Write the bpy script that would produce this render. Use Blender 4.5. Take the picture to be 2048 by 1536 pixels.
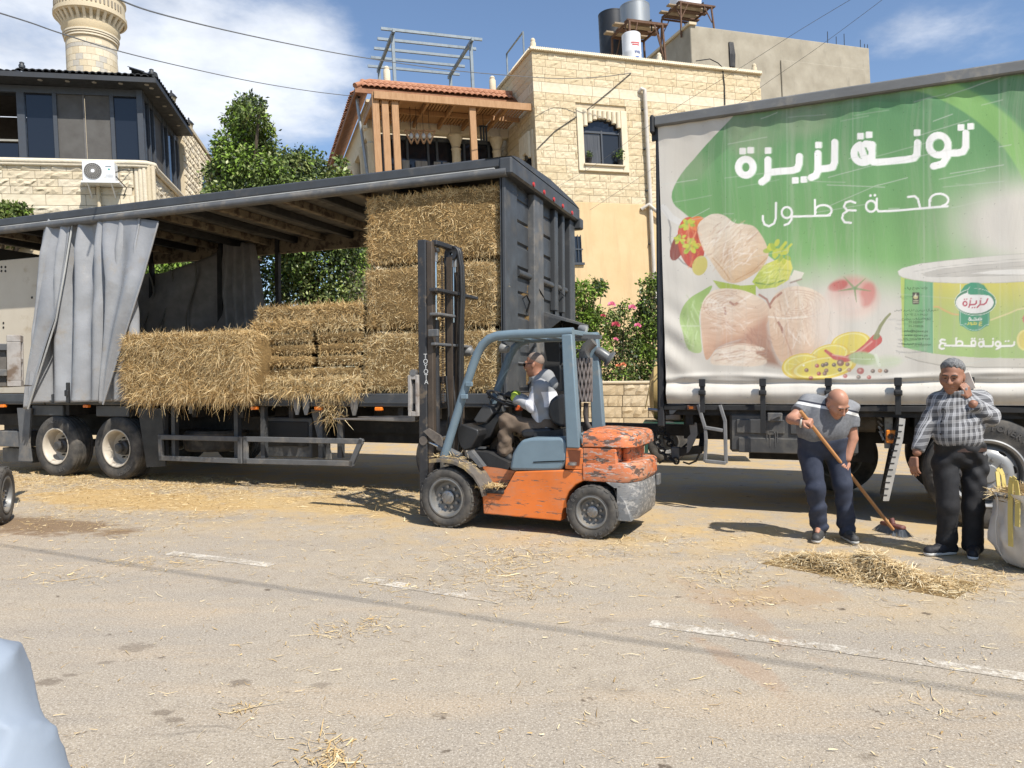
import bpy, bmesh, math, random
import numpy as np
from mathutils import Vector, Matrix, noise as mnoise
R = math.radians
random.seed(7); rng = np.random.default_rng(11)
for o in list(bpy.data.objects): bpy.data.objects.remove(o)
scn = bpy.context.scene
col = scn.collection
# ---------------------------------------------------------------- camera
CAMZ = 1.55
FPX = 2048 * 26 / 36
cam_d = bpy.data.cameras.new('camera'); cam = bpy.data.objects.new('camera', cam_d); col.objects.link(cam)
cam_d.sensor_width = 36; cam_d.lens = 26; cam_d.clip_start = .05; cam_d.clip_end = 3000
CAMM = Matrix.Translation((0, 0, CAMZ)) @ Matrix.Rotation(R(90 - .31), 4, 'X') @ Matrix.Rotation(R(-.45), 4, 'Z')
cam.matrix_world = CAMM
scn.camera = cam
# ---------------------------------------------------------------- sun and sky
SUN_AZ, SUN_EL = R(36), R(52)          # azimuth: degrees to the right of straight behind the camera
SUN = Vector((math.sin(SUN_AZ) * math.cos(SUN_EL), -math.cos(SUN_AZ) * math.cos(SUN_EL), math.sin(SUN_EL)))
sd = bpy.data.lights.new('sun', 'SUN'); sd.energy = 4.6; sd.angle = R(.53); sd.color = (1, .95, .87)
so = bpy.data.objects.new('sun', sd); col.objects.link(so); so.location = (0, 0, 30)
so.rotation_euler = SUN.to_track_quat('Z', 'Y').to_euler()
scn.view_settings.view_transform = 'Standard'; scn.view_settings.look = 'None'
scn.view_settings.exposure = .55; scn.view_settings.gamma = 1
w = bpy.data.worlds.new('World'); scn.world = w; w.use_nodes = True
def build_world():
 t = w.node_tree; n = t.nodes; L = t.links; n.clear()
 out = n.new('ShaderNodeOutputWorld'); bg = n.new('ShaderNodeBackground'); L.new(bg.outputs[0], out.inputs[0])
 sky = n.new('ShaderNodeTexSky'); sky.sky_type = 'NISHITA'; sky.sun_disc = False
 sky.sun_elevation = SUN_EL
 sky.sun_rotation = math.atan2(SUN.x, SUN.y)
 sky.air_density = 1.0; sky.dust_density = .35; sky.ozone_density = 2.0; sky.altitude = 600
 def M(op, a, b=None, c=None):
  m = n.new('ShaderNodeMath'); m.operation = op
  for i, x in enumerate((a, b, c)):
   if x is None: continue
   if isinstance(x, (int, float)): m.inputs[i].default_value = x
   else: L.new(x, m.inputs[i])
  return m.outputs[0]
 tc = n.new('ShaderNodeTexCoord'); sp = n.new('ShaderNodeSeparateXYZ'); L.new(tc.outputs['Generated'], sp.inputs[0])
 z = M('MAXIMUM', M('ADD', sp.outputs[2], .12), .03)
 px, py = M('DIVIDE', sp.outputs[0], z), M('DIVIDE', sp.outputs[1], z)
 cb = n.new('ShaderNodeCombineXYZ'); L.new(px, cb.inputs[0]); L.new(py, cb.inputs[1])
 def fbm(scale, detail, rough, off):
  mp = n.new('ShaderNodeMapping'); mp.inputs['Location'].default_value = off
  L.new(cb.outputs[0], mp.inputs[0])
  no = n.new('ShaderNodeTexNoise'); no.inputs['Scale'].default_value = scale
  no.inputs['Detail'].default_value = detail; no.inputs['Roughness'].default_value = rough
  L.new(mp.outputs[0], no.inputs['Vector']); return no.outputs[0]
 base = fbm(1.15, 9, .58, (3.1, 7.7, .3))
 big = fbm(.45, 2, .5, (1.2, 4.4, 0))
 # a broad cumulus bank in one part of the sky, thin scraps elsewhere
 def blob(cx, cy, rx, ry):
  dx = M('DIVIDE', M('SUBTRACT', px, cx), rx); dy = M('DIVIDE', M('SUBTRACT', py, cy), ry)
  return M('MAXIMUM', M('SUBTRACT', 1, M('ADD', M('MULTIPLY', dx, dx), M('MULTIPLY', dy, dy))), -.8)
 b1 = M('MAXIMUM', M('MAXIMUM', blob(-.80, 1.75, .58, .62), blob(-1.5, 1.6, .6, .6)), M('MULTIPLY', blob(.98, 1.6, .22, .2), .45))
 d = M('ADD', M('ADD', M('MULTIPLY', base, 1.15), M('MULTIPLY', b1, .46)), M('MULTIPLY', M('SUBTRACT', big, .5), .25))
 mr = n.new('ShaderNodeMapRange'); mr.interpolation_type = 'SMOOTHSTEP'
 mr.inputs[1].default_value = .67; mr.inputs[2].default_value = .93; L.new(d, mr.inputs[0])
 sh = fbm(1.9, 6, .6, (9.3, 1.7, 2))
 mrs = n.new('ShaderNodeMapRange'); mrs.inputs[1].default_value = .3; mrs.inputs[2].default_value = .7
 mrs.inputs[3].default_value = .60; mrs.inputs[4].default_value = 1.0; L.new(sh, mrs.inputs[0])
 cc = n.new('ShaderNodeMixRGB'); cc.blend_type = 'MULTIPLY'; cc.inputs[0].default_value = 1
 cc.inputs[1].default_value = (7.2, 7.5, 8.0, 1); L.new(mrs.outputs[0], cc.inputs[2])
 mx = n.new('ShaderNodeMixRGB'); L.new(M('MULTIPLY', mr.outputs[0], .9), mx.inputs[0])
 L.new(sky.outputs[0], mx.inputs[1]); L.new(cc.outputs[0], mx.inputs[2])
 L.new(mx.outputs[0], bg.inputs[0]); bg.inputs[1].default_value = .115
build_world()
scn.render.engine = 'CYCLES'
scn.cycles.use_denoising = True
scn.cycles.max_bounces = 6; scn.cycles.diffuse_bounces = 3; scn.cycles.glossy_bounces = 3; scn.cycles.transparent_max_bounces = 8
# ---------------------------------------------------------------- frames: a local axis system standing in the place
CAMO = CAMM.translation.copy(); CAMR = CAMM.to_3x3()
def ray(u, v): return (CAMR @ Vector(((u - 1024) / FPX, -(v - 768) / FPX, -1)))
class Frame:
 def __init__(s, org, yaw, tilt=0):
  s.M = Matrix.Translation(org) @ Matrix.Rotation(R(tilt), 4, 'Y') @ Matrix.Rotation(R(yaw), 4, 'Z')
  s.I = s.M.inverted()
 def _hit(s, u, v, ax, val):
  o = s.I @ CAMO; d = s.I.to_3x3() @ ray(u, v)
  return o + d * ((val - o[ax]) / d[ax])
 def y(s, u, v, y=0.): return s._hit(u, v, 1, y)
 def x(s, u, v, x=0.): return s._hit(u, v, 0, x)
 def z(s, u, v, z=0.): return s._hit(u, v, 2, z)
 def xz(s, pts, y=0.): return [(q.x, q.z) for q in (s.y(u, v, y) for u, v in pts)]
WORLD = Frame((0, 0, 0), 0)
def gnd(u, v, z=0.): return WORLD.z(u, v, z)
# ---------------------------------------------------------------- objects
def link(o, parent=None):
 col.objects.link(o)
 if parent is not None: o.parent = parent
 return o
def tag(o, label=None, cat=None, group=None, kind=None):
 for k, x in (('label', label), ('category', cat), ('group', group), ('kind', kind)):
  if x: o[k] = x
 return o
def thing(name, label, cat, frame=None, group=None, loc=None):
 o = bpy.data.objects.new(name, None); o.empty_display_size = .2; col.objects.link(o)
 M = frame.M.copy() if frame else Matrix.Identity(4)
 if loc is not None: M = M @ Matrix.Translation(loc)
 o.matrix_world = M
 return tag(o, label, cat, group)
def part(name, parent):
 o = bpy.data.objects.new(name, None); o.empty_display_size = .1
 return link(o, parent)
class MB:
 """collects shapes, builds ONE mesh object"""
 def __init__(s): s.v = []; s.f = []; s.m = []
 def add(s, vs, fs, mi=0):
  k = len(s.v); s.v += [tuple(x) for x in vs]; s.f += [tuple(i + k for i in f) for f in fs]; s.m += [mi] * len(fs); return s
 def box(s, x0, x1, y0, y1, z0, z1, c=0., mi=0, M=None):
  if x0 > x1: x0, x1 = x1, x0
  if y0 > y1: y0, y1 = y1, y0
  if z0 > z1: z0, z1 = z1, z0
  c = min(c, .45 * min(x1 - x0, y1 - y0, z1 - z0))
  if c <= 0:
   vs = [(x, y, z) for z in (z0, z1) for y in (y0, y1) for x in (x0, x1)]
   fs = [(0, 2, 3, 1), (4, 5, 7, 6), (0, 1, 5, 4), (2, 6, 7, 3), (0, 4, 6, 2), (1, 3, 7, 5)]
  else:
   vs = []; ix = {}
   for a, (X, dx) in enumerate(((x0, c), (x1, -c))):
    for b, (Y, dy) in enumerate(((y0, c), (y1, -c))):
     for d, (Z, dz) in enumerate(((z0, c), (z1, -c))):
      for k, p in enumerate(((X, Y + dy, Z + dz), (X + dx, Y, Z + dz), (X + dx, Y + dy, Z))):
       ix[a, b, d, k] = len(vs); vs.append(p)
   g = lambda a, b, d, k: ix[a, b, d, k]
   fs = [(g(0,0,0,0), g(0,0,1,0), g(0,1,1,0), g(0,1,0,0)), (g(1,0,0,0), g(1,1,0,0), g(1,1,1,0), g(1,0,1,0)),
                  (g(0,0,0,1), g(1,0,0,1), g(1,0,1,1), g(0,0,1,1)), (g(0,1,0,1), g(0,1,1,1), g(1,1,1,1), g(1,1,0,1)),
                  (g(0,0,0,2), g(0,1,0,2), g(1,1,0,2), g(1,0,0,2)), (g(0,0,1,2), g(1,0,1,2), g(1,1,1,2), g(0,1,1,2))]
   for a in (0, 1):
    for b in (0, 1):
     q = (g(a,b,0,0), g(a,b,0,1), g(a,b,1,1), g(a,b,1,0)); fs.append(q if a == b else q[::-1])
     q = (g(a,0,b,0), g(a,0,b,2), g(a,1,b,2), g(a,1,b,0)); fs.append(q[::-1] if a == b else q)
     q = (g(0,a,b,1), g(0,a,b,2), g(1,a,b,2), g(1,a,b,1)); fs.append(q if a == b else q[::-1])
   for a in (0, 1):
    for b in (0, 1):
     for d in (0, 1):
      q = (g(a,b,d,0), g(a,b,d,1), g(a,b,d,2)); fs.append(q if (a + b + d) % 2 else q[::-1])
  if M is not None: vs = [M @ Vector(p) for p in vs]
  return s.add(vs, fs, mi)
 def bar(s, p0, p1, w, h, up=(0, 0, 1), c=0., mi=0):
  """box section w (side) x h (along up) from p0 to p1"""
  p0, p1 = Vector(p0), Vector(p1); d = p1 - p0; L = d.length
  if L < 1e-6: return s
  d.normalize(); up = Vector(up)
  if abs(d.dot(up.normalized())) > .995: up = Vector((1, 0, 0)) if abs(d.x) < .9 else Vector((0, 1, 0))
  sx = d.cross(up).normalized(); u2 = sx.cross(d)
  M = Matrix(((sx.x, u2.x, -d.x, 0), (sx.y, u2.y, -d.y, 0), (sx.z, u2.z, -d.z, 0), (0, 0, 0, 1)))
  M = Matrix.Translation(p0) @ M
  return s.box(-w/2, w/2, -h/2, h/2, -L, 0, c, mi, M)
 def pipe(s, pts, r, n=8, mi=0, cap=True):
  pts = [Vector(p) for p in pts]; m = len(pts)
  rs = r if isinstance(r, (list, tuple)) else [r] * m
  vs = []; t0 = (pts[1] - pts[0]).normalized()
  a = t0.orthogonal().normalized()
  for i in range(m):
   t = (pts[min(i + 1, m - 1)] - pts[max(i - 1, 0)])
   t = t.normalized() if t.length > 1e-9 else t0
   a = (a - t * a.dot(t)); a = a.normalized() if a.length > 1e-6 else t.orthogonal().normalized()
   b = t.cross(a)
   for k in range(n):
    an = 2 * math.pi * k / n
    vs.append(pts[i] + (a * math.cos(an) + b * math.sin(an)) * rs[i])
  fs = [(i*n + k, i*n + (k+1) % n, (i+1)*n + (k+1) % n, (i+1)*n + k) for i in range(m-1) for k in range(n)]
  if cap: fs += [tuple(range(n))[::-1], tuple(range((m-1)*n, m*n))]
  return s.add(vs, fs, mi)
 def lathe(s, prof, n=32, axis='z', org=(0, 0, 0), mi=0, a0=0., a1=2*math.pi, mis=None):
  """prof: (radius, height) along axis"""
  full = abs(a1 - a0 - 2*math.pi) < 1e-6; cnt = n if full else n + 1; vs = []; ox, oy, oz = org
  for r, h in prof:
   for k in range(cnt):
    an = a0 + (a1 - a0) * k / n; c, d = r * math.cos(an), r * math.sin(an)
    vs.append((ox + c, oy + d, oz + h) if axis == 'z' else (ox + c, oy + h, oz + d) if axis == 'y' else (ox + h, oy + c, oz + d))
  for i in range(len(prof) - 1):
   fs = []
   for k in range(n):
    k2 = (k + 1) % cnt
    q = (i*cnt + k, i*cnt + k2, (i+1)*cnt + k2, (i+1)*cnt + k)
    fs.append(q[::-1] if axis == 'y' else q)
   if i == 0: k0 = len(s.v); s.add(vs, fs, mis[i] if mis else mi)
   else:
    s.f += [tuple(x + k0 for x in f) for f in fs]; s.m += [mis[i] if mis else mi] * len(fs)
  return s
 def prism(s, poly, a, b, axis='y', mi=0):
  """2D polygon extruded from a to b; axis y: poly is (x,z); z: (x,y); x: (y,z)"""
  n = len(poly)
  f3 = {'y': lambda p, h: (p[0], h, p[1]), 'z': lambda p, h: (p[0], p[1], h), 'x': lambda p, h: (h, p[0], p[1])}[axis]
  vs = [f3(p, a) for p in poly] + [f3(p, b) for p in poly]
  fs = [tuple(range(n)), tuple(range(n, 2*n))[::-1]] + [(i, n + i, n + (i+1) % n, (i+1) % n) for i in range(n)]
  return s.add(vs, fs, mi)
 def sheet(s, fn, nu, nv, mi=0, double=0.):
  vs = [fn(i / nu, j / nv) for j in range(nv + 1) for i in range(nu + 1)]
  fs = [(j*(nu+1)+i, j*(nu+1)+i+1, (j+1)*(nu+1)+i+1, (j+1)*(nu+1)+i) for j in range(nv) for i in range(nu)]
  return s.add(vs, fs, mi)
 def build(s, name, mats, parent=None, smooth=0, fix=True):
  me = bpy.data.meshes.new(name); me.from_pydata(s.v, [], s.f); me.update()
  if fix:
   b = bmesh.new(); b.from_mesh(me); bmesh.ops.recalc_face_normals(b, faces=b.faces); b.to_mesh(me); b.free()
  for m in (mats if isinstance(mats, (list, tuple)) else [mats]): me.materials.append(m)
  me.polygons.foreach_set('material_index', s.m)
  o = bpy.data.objects.new(name, me); link(o, parent)
  if smooth: shade(me, smooth)
  return o
def shade(me, ang=40):
 me.polygons.foreach_set('use_smooth', [True] * len(me.polygons))
 if ang < 179: me.set_sharp_from_angle(angle=R(ang))
def npmesh(name, V, Fq, mats, parent=None, smooth=False, mi=None):
 """numpy verts (n,3), faces (m,k)"""
 me = bpy.data.meshes.new(name); V = np.asarray(V, np.float32); Fq = np.asarray(Fq, np.int32); k = Fq.shape[1]
 me.vertices.add(len(V)); me.vertices.foreach_set('co', V.ravel())
 me.loops.add(Fq.size); me.loops.foreach_set('vertex_index', Fq.ravel())
 me.polygons.add(len(Fq)); me.polygons.foreach_set('loop_start', np.arange(0, Fq.size, k, dtype=np.int32))
 me.polygons.foreach_set('loop_total', np.full(len(Fq), k, np.int32))
 for m in (mats if isinstance(mats, (list, tuple)) else [mats]): me.materials.append(m)
 if mi is not None: me.polygons.foreach_set('material_index', np.asarray(mi, np.int32))
 if smooth: me.polygons.foreach_set('use_smooth', np.ones(len(Fq), bool))
 me.update(); me.validate()
 o = bpy.data.objects.new(name, me); return link(o, parent)
def dup(o, parent=None, recurse=True, link_to=True):
 c = o.copy(); col.objects.link(c); c.parent = parent
 if recurse:
  for ch in list(o.children): dup(ch, c)
 return c
# ---------------------------------------------------------------- materials
MATS = {}
def mat(name, c, c2=None, scale=6., rough=.6, metal=0., bump=0., bscale=60., stretch=(1, 1, 1), dirt=None, dirt_at=.55, dirt_w=.12,
  dscale=3., dstretch=(1, 1, 1), spec=.5, rvar=.1, coat=0., alpha=1., trans=0., detail=6.):
 """principled with two-tone noise, an optional second layer (dirt, rust, chips) and bump, all from object coordinates"""
 m = bpy.data.materials.new(name); m.use_nodes = True; t = m.node_tree; n = t.nodes; L = t.links
 p = n['Principled BSDF']; tc = n.new('ShaderNodeTexCoord')
 def noise(sc, st, det=6., rgh=.6):
  mp = n.new('ShaderNodeMapping'); mp.inputs['Scale'].default_value = st; L.new(tc.outputs['Object'], mp.inputs[0])
  x = n.new('ShaderNodeTexNoise'); x.inputs['Scale'].default_value = sc; x.inputs['Detail'].default_value = det
  x.inputs['Roughness'].default_value = rgh; L.new(mp.outputs[0], x.inputs['Vector']); return x.outputs[0]
 c = tuple(c); c2 = tuple(c2) if c2 else tuple(x * .72 for x in c)
 a = noise(scale, stretch, detail)
 mr = n.new('ShaderNodeMapRange'); mr.inputs[1].default_value = .32; mr.inputs[2].default_value = .68; L.new(a, mr.inputs[0])
 mx = n.new('ShaderNodeMixRGB'); L.new(mr.outputs[0], mx.inputs[0])
 mx.inputs[1].default_value = (*c2, 1); mx.inputs[2].default_value = (*c, 1); last = mx.outputs[0]
 rr = n.new('ShaderNodeMapRange'); rr.inputs[3].default_value = min(1, rough + rvar); rr.inputs[4].default_value = max(0, rough - rvar)
 L.new(mr.outputs[0], rr.inputs[0]); rlast = rr.outputs[0]
 if dirt:
  dn = noise(dscale, dstretch, 8., .65)
  dm = n.new('ShaderNodeMapRange'); dm.inputs[1].default_value = dirt_at; dm.inputs[2].default_value = dirt_at + dirt_w; L.new(dn, dm.inputs[0])
  d2 = n.new('ShaderNodeMixRGB'); L.new(dm.outputs[0], d2.inputs[0]); L.new(last, d2.inputs[1]); d2.inputs[2].default_value = (*dirt, 1); last = d2.outputs[0]
  r2 = n.new('ShaderNodeMix'); r2.data_type = 'FLOAT'; L.new(dm.outputs[0], r2.inputs[0]); L.new(rlast, r2.inputs[2]); r2.inputs[3].default_value = .85; rlast = r2.outputs[0]
 L.new(last, p.inputs['Base Color']); L.new(rlast, p.inputs['Roughness'])
 p.inputs['Metallic'].default_value = metal; p.inputs['Specular IOR Level'].default_value = spec; p.inputs['Coat Weight'].default_value = coat
 if trans: p.inputs['Transmission Weight'].default_value = trans
 if alpha < 1: p.inputs['Alpha'].default_value = alpha
 if bump:
  b = n.new('ShaderNodeBump'); b.inputs['Strength'].default_value = min(1, bump); b.inputs['Distance'].default_value = .02
  L.new(noise(bscale, stretch), b.inputs['Height']); L.new(b.outputs[0], p.inputs['Normal'])
 MATS[name] = m; return m
def flat(name, c, rough=.6, metal=0., emit=0., spec=.5):
 m = bpy.data.materials.new(name); m.use_nodes = True; p = m.node_tree.nodes['Principled BSDF']
 p.inputs['Base Color'].default_value = (*c, 1); p.inputs['Roughness'].default_value = rough; p.inputs['Metallic'].default_value = metal
 p.inputs['Specular IOR Level'].default_value = spec
 if emit: p.inputs['Emission Color'].default_value = (*c, 1); p.inputs['Emission Strength'].default_value = emit
 MATS[name] = m; return m
def H(h):
 """sRGB hex to linear"""
 x = [int(h[i:i+2], 16) / 255 for i in (0, 2, 4)]
 return tuple(a / 12.92 if a <= .04045 else ((a + .055) / 1.055) ** 2.4 for a in x)
greyp = mat('grey_paint', (.058, .062, .067), (.042, .045, .049), scale=3, rough=.5, bump=.05, bscale=30, dirt=(.12, .11, .095), dirt_at=.56, dirt_w=.2, dscale=2.2, dstretch=(1, 1, 1))
greyp_l = mat('worn_grey_paint', (.115, .118, .122), (.08, .083, .086), scale=4, rough=.55, bump=.05, dirt=(.24, .21, .17), dirt_at=.5, dirt_w=.25)
darkm = mat('dark_chassis', (.022, .022, .023), (.014, .014, .014), rough=.75, dirt=(.06, .05, .04), dirt_at=.55, dirt_w=.2)
blackp = mat('black_plastic', (.02, .02, .021), (.013, .013, .013), rough=.5, bump=.05, dirt=(.07, .06, .05), dirt_at=.6, dirt_w=.2)
steel = mat('bare_steel', (.36, .35, .34), (.24, .23, .22), rough=.4, metal=.8, dirt=(.16, .10, .06), dirt_at=.56, dirt_w=.15, dscale=8)
chrome = mat('chrome_rod', (.62, .63, .64), rough=.18, metal=1)
tyre_m = mat('tyre_rubber', (.045, .044, .043), (.03, .029, .028), rough=.85, bump=.1, bscale=80, dirt=(.13, .115, .095), dirt_at=.42, dirt_w=.3, dscale=4)
rim_cream = mat('cream_rim', (.52, .47, .39), (.42, .37, .30), rough=.5, dirt=(.17, .12, .08), dirt_at=.58, dirt_w=.15, dscale=6)
rim_grey = mat('grey_rim', (.20, .20, .195), (.13, .13, .125), rough=.5, metal=.3, dirt=(.22, .19, .15), dirt_at=.5, dirt_w=.2, dscale=9)
silver_m = mat('silver_curtain', (.285, .287, .292), (.215, .217, .222), scale=2.2, rough=.32, bump=.45, bscale=5, dirt=(.22, .20, .175), dirt_at=.56, dirt_w=.2, dscale=3.5, spec=.5)
curt_dark = mat('dark_curtain', (.23, .22, .215), (.17, .163, .16), rough=.55, bump=.05, bscale=12)
amber = flat('amber_lens', (.8, .2, .02), .25)
redlens = flat('red_lens', (.45, .02, .015), .3)
glass_dark = flat('dark_glass', (.012, .015, .022), .06)
wood_m = mat('orange_wood', (.40, .22, .095), (.31, .16, .065), scale=3, stretch=(8, 8, 1), rough=.6, bump=.1)
white_pl = mat('white_plastic', (.72, .73, .74), (.66, .67, .68), rough=.45, dirt=(.4, .38, .33), dirt_at=.62, dirt_w=.15)
white_line = mat('pale_trim', (.42, .42, .40), (.30, .30, .29), rough=.6, scale=2)
straw_cols = [(.57, .415, .20), (.65, .50, .265), (.49, .335, .145), (.72, .59, .355), (.39, .255, .105)]
def straw_mat(name, mul=(1, 1, 1)):
 """pale dry straw, colour by blade (random per mesh island)"""
 m = bpy.data.materials.new(name); m.use_nodes = True; t = m.node_tree; n = t.nodes; L = t.links; p = n['Principled BSDF']
 g = n.new('ShaderNodeNewGeometry'); cr = n.new('ShaderNodeValToRGB'); e = cr.color_ramp.elements
 while len(e) < 5: e.new(.5)
 for i, c in enumerate(straw_cols):
  e[i].position = i / 5; e[i].color = (*[a * b for a, b in zip(c, mul)], 1)
 cr.color_ramp.interpolation = 'CONSTANT'
 L.new(g.outputs['Random Per Island'], cr.inputs[0]); L.new(cr.outputs[0], p.inputs['Base Color'])
 p.inputs['Roughness'].default_value = .55; p.inputs['Specular IOR Level'].default_value = .4
 return m
straw_m = straw_mat('straw')
straw_dk = straw_mat('hay_brown', (.90, .86, .80))
# ---------------------------------------------------------------- where the big things stand
TILT = -2.4                                             # the street falls gently to the right; houses stand plumb
G = Frame((-.05, 9.39, 0), -21)                         # grey trailer: x along it (0 = near front corner), y across, z up
T = Frame((1.791, 8.824, 0), -24)                       # printed truck: x = 0 at its rear corner
FK = Frame((-.686, 7.74, 0), -24.2)                     # forklift: x = 0 under the front axle, y = 0 outer face of near wheels
H1 = Frame((.76 + .55*.944, 25 + .55*.33, 0), 19.3, TILT)  # limestone house: x = 0, y = 0 its near corner
H2 = Frame((-9.6, 20, 0), 14, TILT)                     # house with the glazed storey
# ================================================================ ground and road
def node_kit(m):
 m.use_nodes = True; t = m.node_tree; n = t.nodes; L = t.links; p = n['Principled BSDF']
 tc = n.new('ShaderNodeTexCoord')
 def noise(sc, det=6, rgh=.6, st=(1, 1, 1), loc=(0, 0, 0), rot=(0, 0, 0)):
  mp = n.new('ShaderNodeMapping'); mp.inputs['Scale'].default_value = st; mp.inputs['Location'].default_value = loc
  mp.inputs['Rotation'].default_value = rot
  L.new(tc.outputs['Object'], mp.inputs[0]); x = n.new('ShaderNodeTexNoise'); x.inputs['Scale'].default_value = sc
  x.inputs['Detail'].default_value = det; x.inputs['Roughness'].default_value = rgh; L.new(mp.outputs[0], x.inputs['Vector']); return x.outputs[0]
 def M(op, a, b=None, c=None):
  q = n.new('ShaderNodeMath'); q.operation = op
  for i, x in enumerate((a, b, c)):
   if x is None: continue
   if isinstance(x, (int, float)): q.inputs[i].default_value = x
   else: L.new(x, q.inputs[i])
  return q.outputs[0]
 def ramp(x, a, b, lo=0., hi=1., smooth=True):
  q = n.new('ShaderNodeMapRange'); q.interpolation_type = 'SMOOTHSTEP' if smooth else 'LINEAR'
  for i, z in enumerate((a, b, lo, hi)): q.inputs[i + 1].default_value = z
  L.new(x, q.inputs[0]); return q.outputs[0]
 def mix(f, a, b):
  q = n.new('ShaderNodeMixRGB')
  for i, x in enumerate((f, a, b)):
   if isinstance(x, tuple): q.inputs[i].default_value = (*x, 1)
   elif isinstance(x, (int, float)): q.inputs[i].default_value = x
   else: L.new(x, q.inputs[i])
  return q.outputs[0]
 return t, n, L, p, tc, noise, M, ramp, mix
def road_material(paint=False):
 m = bpy.data.materials.new('road_paint' if paint else 'dusty_asphalt')
 t, n, L, p, tc, noise, M, ramp, mix = node_kit(m)
 fine = noise(95, 3, .75); mid = noise(7, 8, .65); big = noise(.55, 5, .6); grit = noise(60, 5, .8)
 base = mix(ramp(mid, .25, .75), (.315, .262, .197), (.395, .335, .255))
 base = mix(M('MULTIPLY', ramp(noise(1.3, 4, .55, st=(.18, 1.5, 1), loc=(2, 6, 0), rot=(0, 0, R(24))), .50, .62), .45), base, (.25, .222, .19))
 base = mix(M('MULTIPLY', ramp(big, .40, .66), .7), base, (.315, .275, .225))
 base = mix(M('MULTIPLY', ramp(noise(.9, 5, .6, st=(.35, 1.6, 1), loc=(7, 1, 0), rot=(0, 0, R(24))), .52, .66), .5), base, (.43, .33, .22))
 base = mix(M('MULTIPLY', ramp(fine, .50, .64), .75), base, (.60, .54, .45))
 base = mix(M('MULTIPLY', ramp(grit, .50, .62), .6), base, (.15, .125, .098))
 # straw dust lies in drifts alongside the vehicles
 sp = n.new('ShaderNodeSeparateXYZ'); L.new(tc.outputs['Object'], sp.inputs[0])
 # distance from the trailer's side, measured across the road
 dist = M('SUBTRACT', M('ADD', M('MULTIPLY', sp.outputs[0], .40), M('MULTIPLY', sp.outputs[1], .917)), 8.3)
 wob = M('MULTIPLY', M('SUBTRACT', noise(.8, 5, .6, loc=(4, 2, 0)), .5), 3.2)
 dz = ramp(M('ADD', dist, wob), -3.6, -.4)
 dust_n = ramp(noise(2.2, 8, .68, loc=(1, 5, 0)), .36, .62)
 base = mix(M('MULTIPLY', M('MULTIPLY', dz, dust_n), .9), base, (.46, .33, .165))
 stain = ramp(noise(1.1, 7, .7, loc=(8, 3, 0)), .60, .70)
 base = mix(M('MULTIPLY', stain, .28), base, (.17, .14, .105))
 spot = ramp(noise(5.2, 5, .6, loc=(2, 9, 1)), .665, .72)
 base = mix(M('MULTIPLY', spot, .8), base, (.085, .062, .042))
 def blotch(u, v, rx, ry, c, amt, sc=3., rot=0.):
  nonlocal base
  g_ = gnd(u, v); q = n.new('ShaderNodeMapping'); q.vector_type = 'TEXTURE'; q.inputs['Location'].default_value = (g_.x, g_.y, 0); q.inputs['Scale'].default_value = (rx, ry, 1); q.inputs['Rotation'].default_value = (0, 0, R(rot)); L.new(tc.outputs['Object'], q.inputs[0])
  ln = n.new('ShaderNodeVectorMath'); ln.operation = 'LENGTH'; L.new(q.outputs[0], ln.inputs[0])
  k = ramp(M('ADD', ln.outputs['Value'], M('MULTIPLY', M('SUBTRACT', noise(sc, 6, .7, loc=(u * .01, v * .01, 0)), .5), 2.6)), 1.05, .55); base = mix(M('MULTIPLY', k, amt), base, c)
 blotch(90, 1050, 1.3, .45, (.16, .095, .045), .75, 2.4, -24); blotch(260, 1000, 2.6, .7, (.46, .31, .13), .8, 2., -24); blotch(640, 1010, 2.4, .5, (.47, .33, .15), .7, 2.2, -24)
 blotch(1450, 1215, .16, .9, (.34, .22, .13), .36, 4., 12); blotch(1480, 1330, .10, .5, (.36, .22, .13), .36, 4., 18); blotch(1560, 1190, .5, .35, (.36, .23, .12), .45, 4.)
 for u_, v_, r_, a_ in ((270, 1295, .12, .6), (480, 1365, .07, .8), (97, 1364, .08, .8), (140, 1350, .05, .7), (325, 1425, .06, .75), (350, 1440, .05, .75), (210, 1325, .05, .6), (640, 1370, .06, .5), (880, 1430, .05, .5), (1210, 1240, .09, .35), (780, 1165, .1, .35), (1735, 1515, .05, .5)): blotch(u_, v_, r_, r_ * .7, (.13, .10, .072), a_ * .75, 26.)
 # hairline cracks
 vo = n.new('ShaderNodeTexVoronoi'); vo.feature = 'DISTANCE_TO_EDGE'; vo.inputs['Scale'].default_value = .42
 mp = n.new('ShaderNodeVectorMath'); mp.operation = 'MULTIPLY_ADD'
 nx = n.new('ShaderNodeTexNoise'); nx.inputs['Scale'].default_value = 1.4; nx.inputs['Detail'].default_value = 6; L.new(tc.outputs['Object'], nx.inputs['Vector'])
 L.new(nx.outputs[1], mp.inputs[0]); mp.inputs[1].default_value = (.9, .9, 0); L.new(tc.outputs['Object'], mp.inputs[2]); L.new(mp.outputs[0], vo.inputs['Vector'])
 crack = M('MULTIPLY', M('LESS_THAN', vo.outputs[0], .0022), ramp(noise(.7, 3, .5, loc=(3, 3, 3)), .58, .66))
 base = mix(M('MULTIPLY', crack, .4), base, (.10, .085, .07))
 if paint:
  wear = ramp(M('ADD', M('MULTIPLY', noise(22, 6, .8), .62), M('MULTIPLY', noise(2.6, 4, .6, loc=(5, 5, 5)), .55)), .52, .60)
  base = mix(M('ADD', M('MULTIPLY', wear, .62), .34), (.68, .64, .56), base)
 L.new(base, p.inputs['Base Color']); p.inputs['Roughness'].default_value = .92; p.inputs['Specular IOR Level'].default_value = .25
 b = n.new('ShaderNodeBump'); b.inputs['Strength'].default_value = .55; b.inputs['Distance'].default_value = .006
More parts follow.
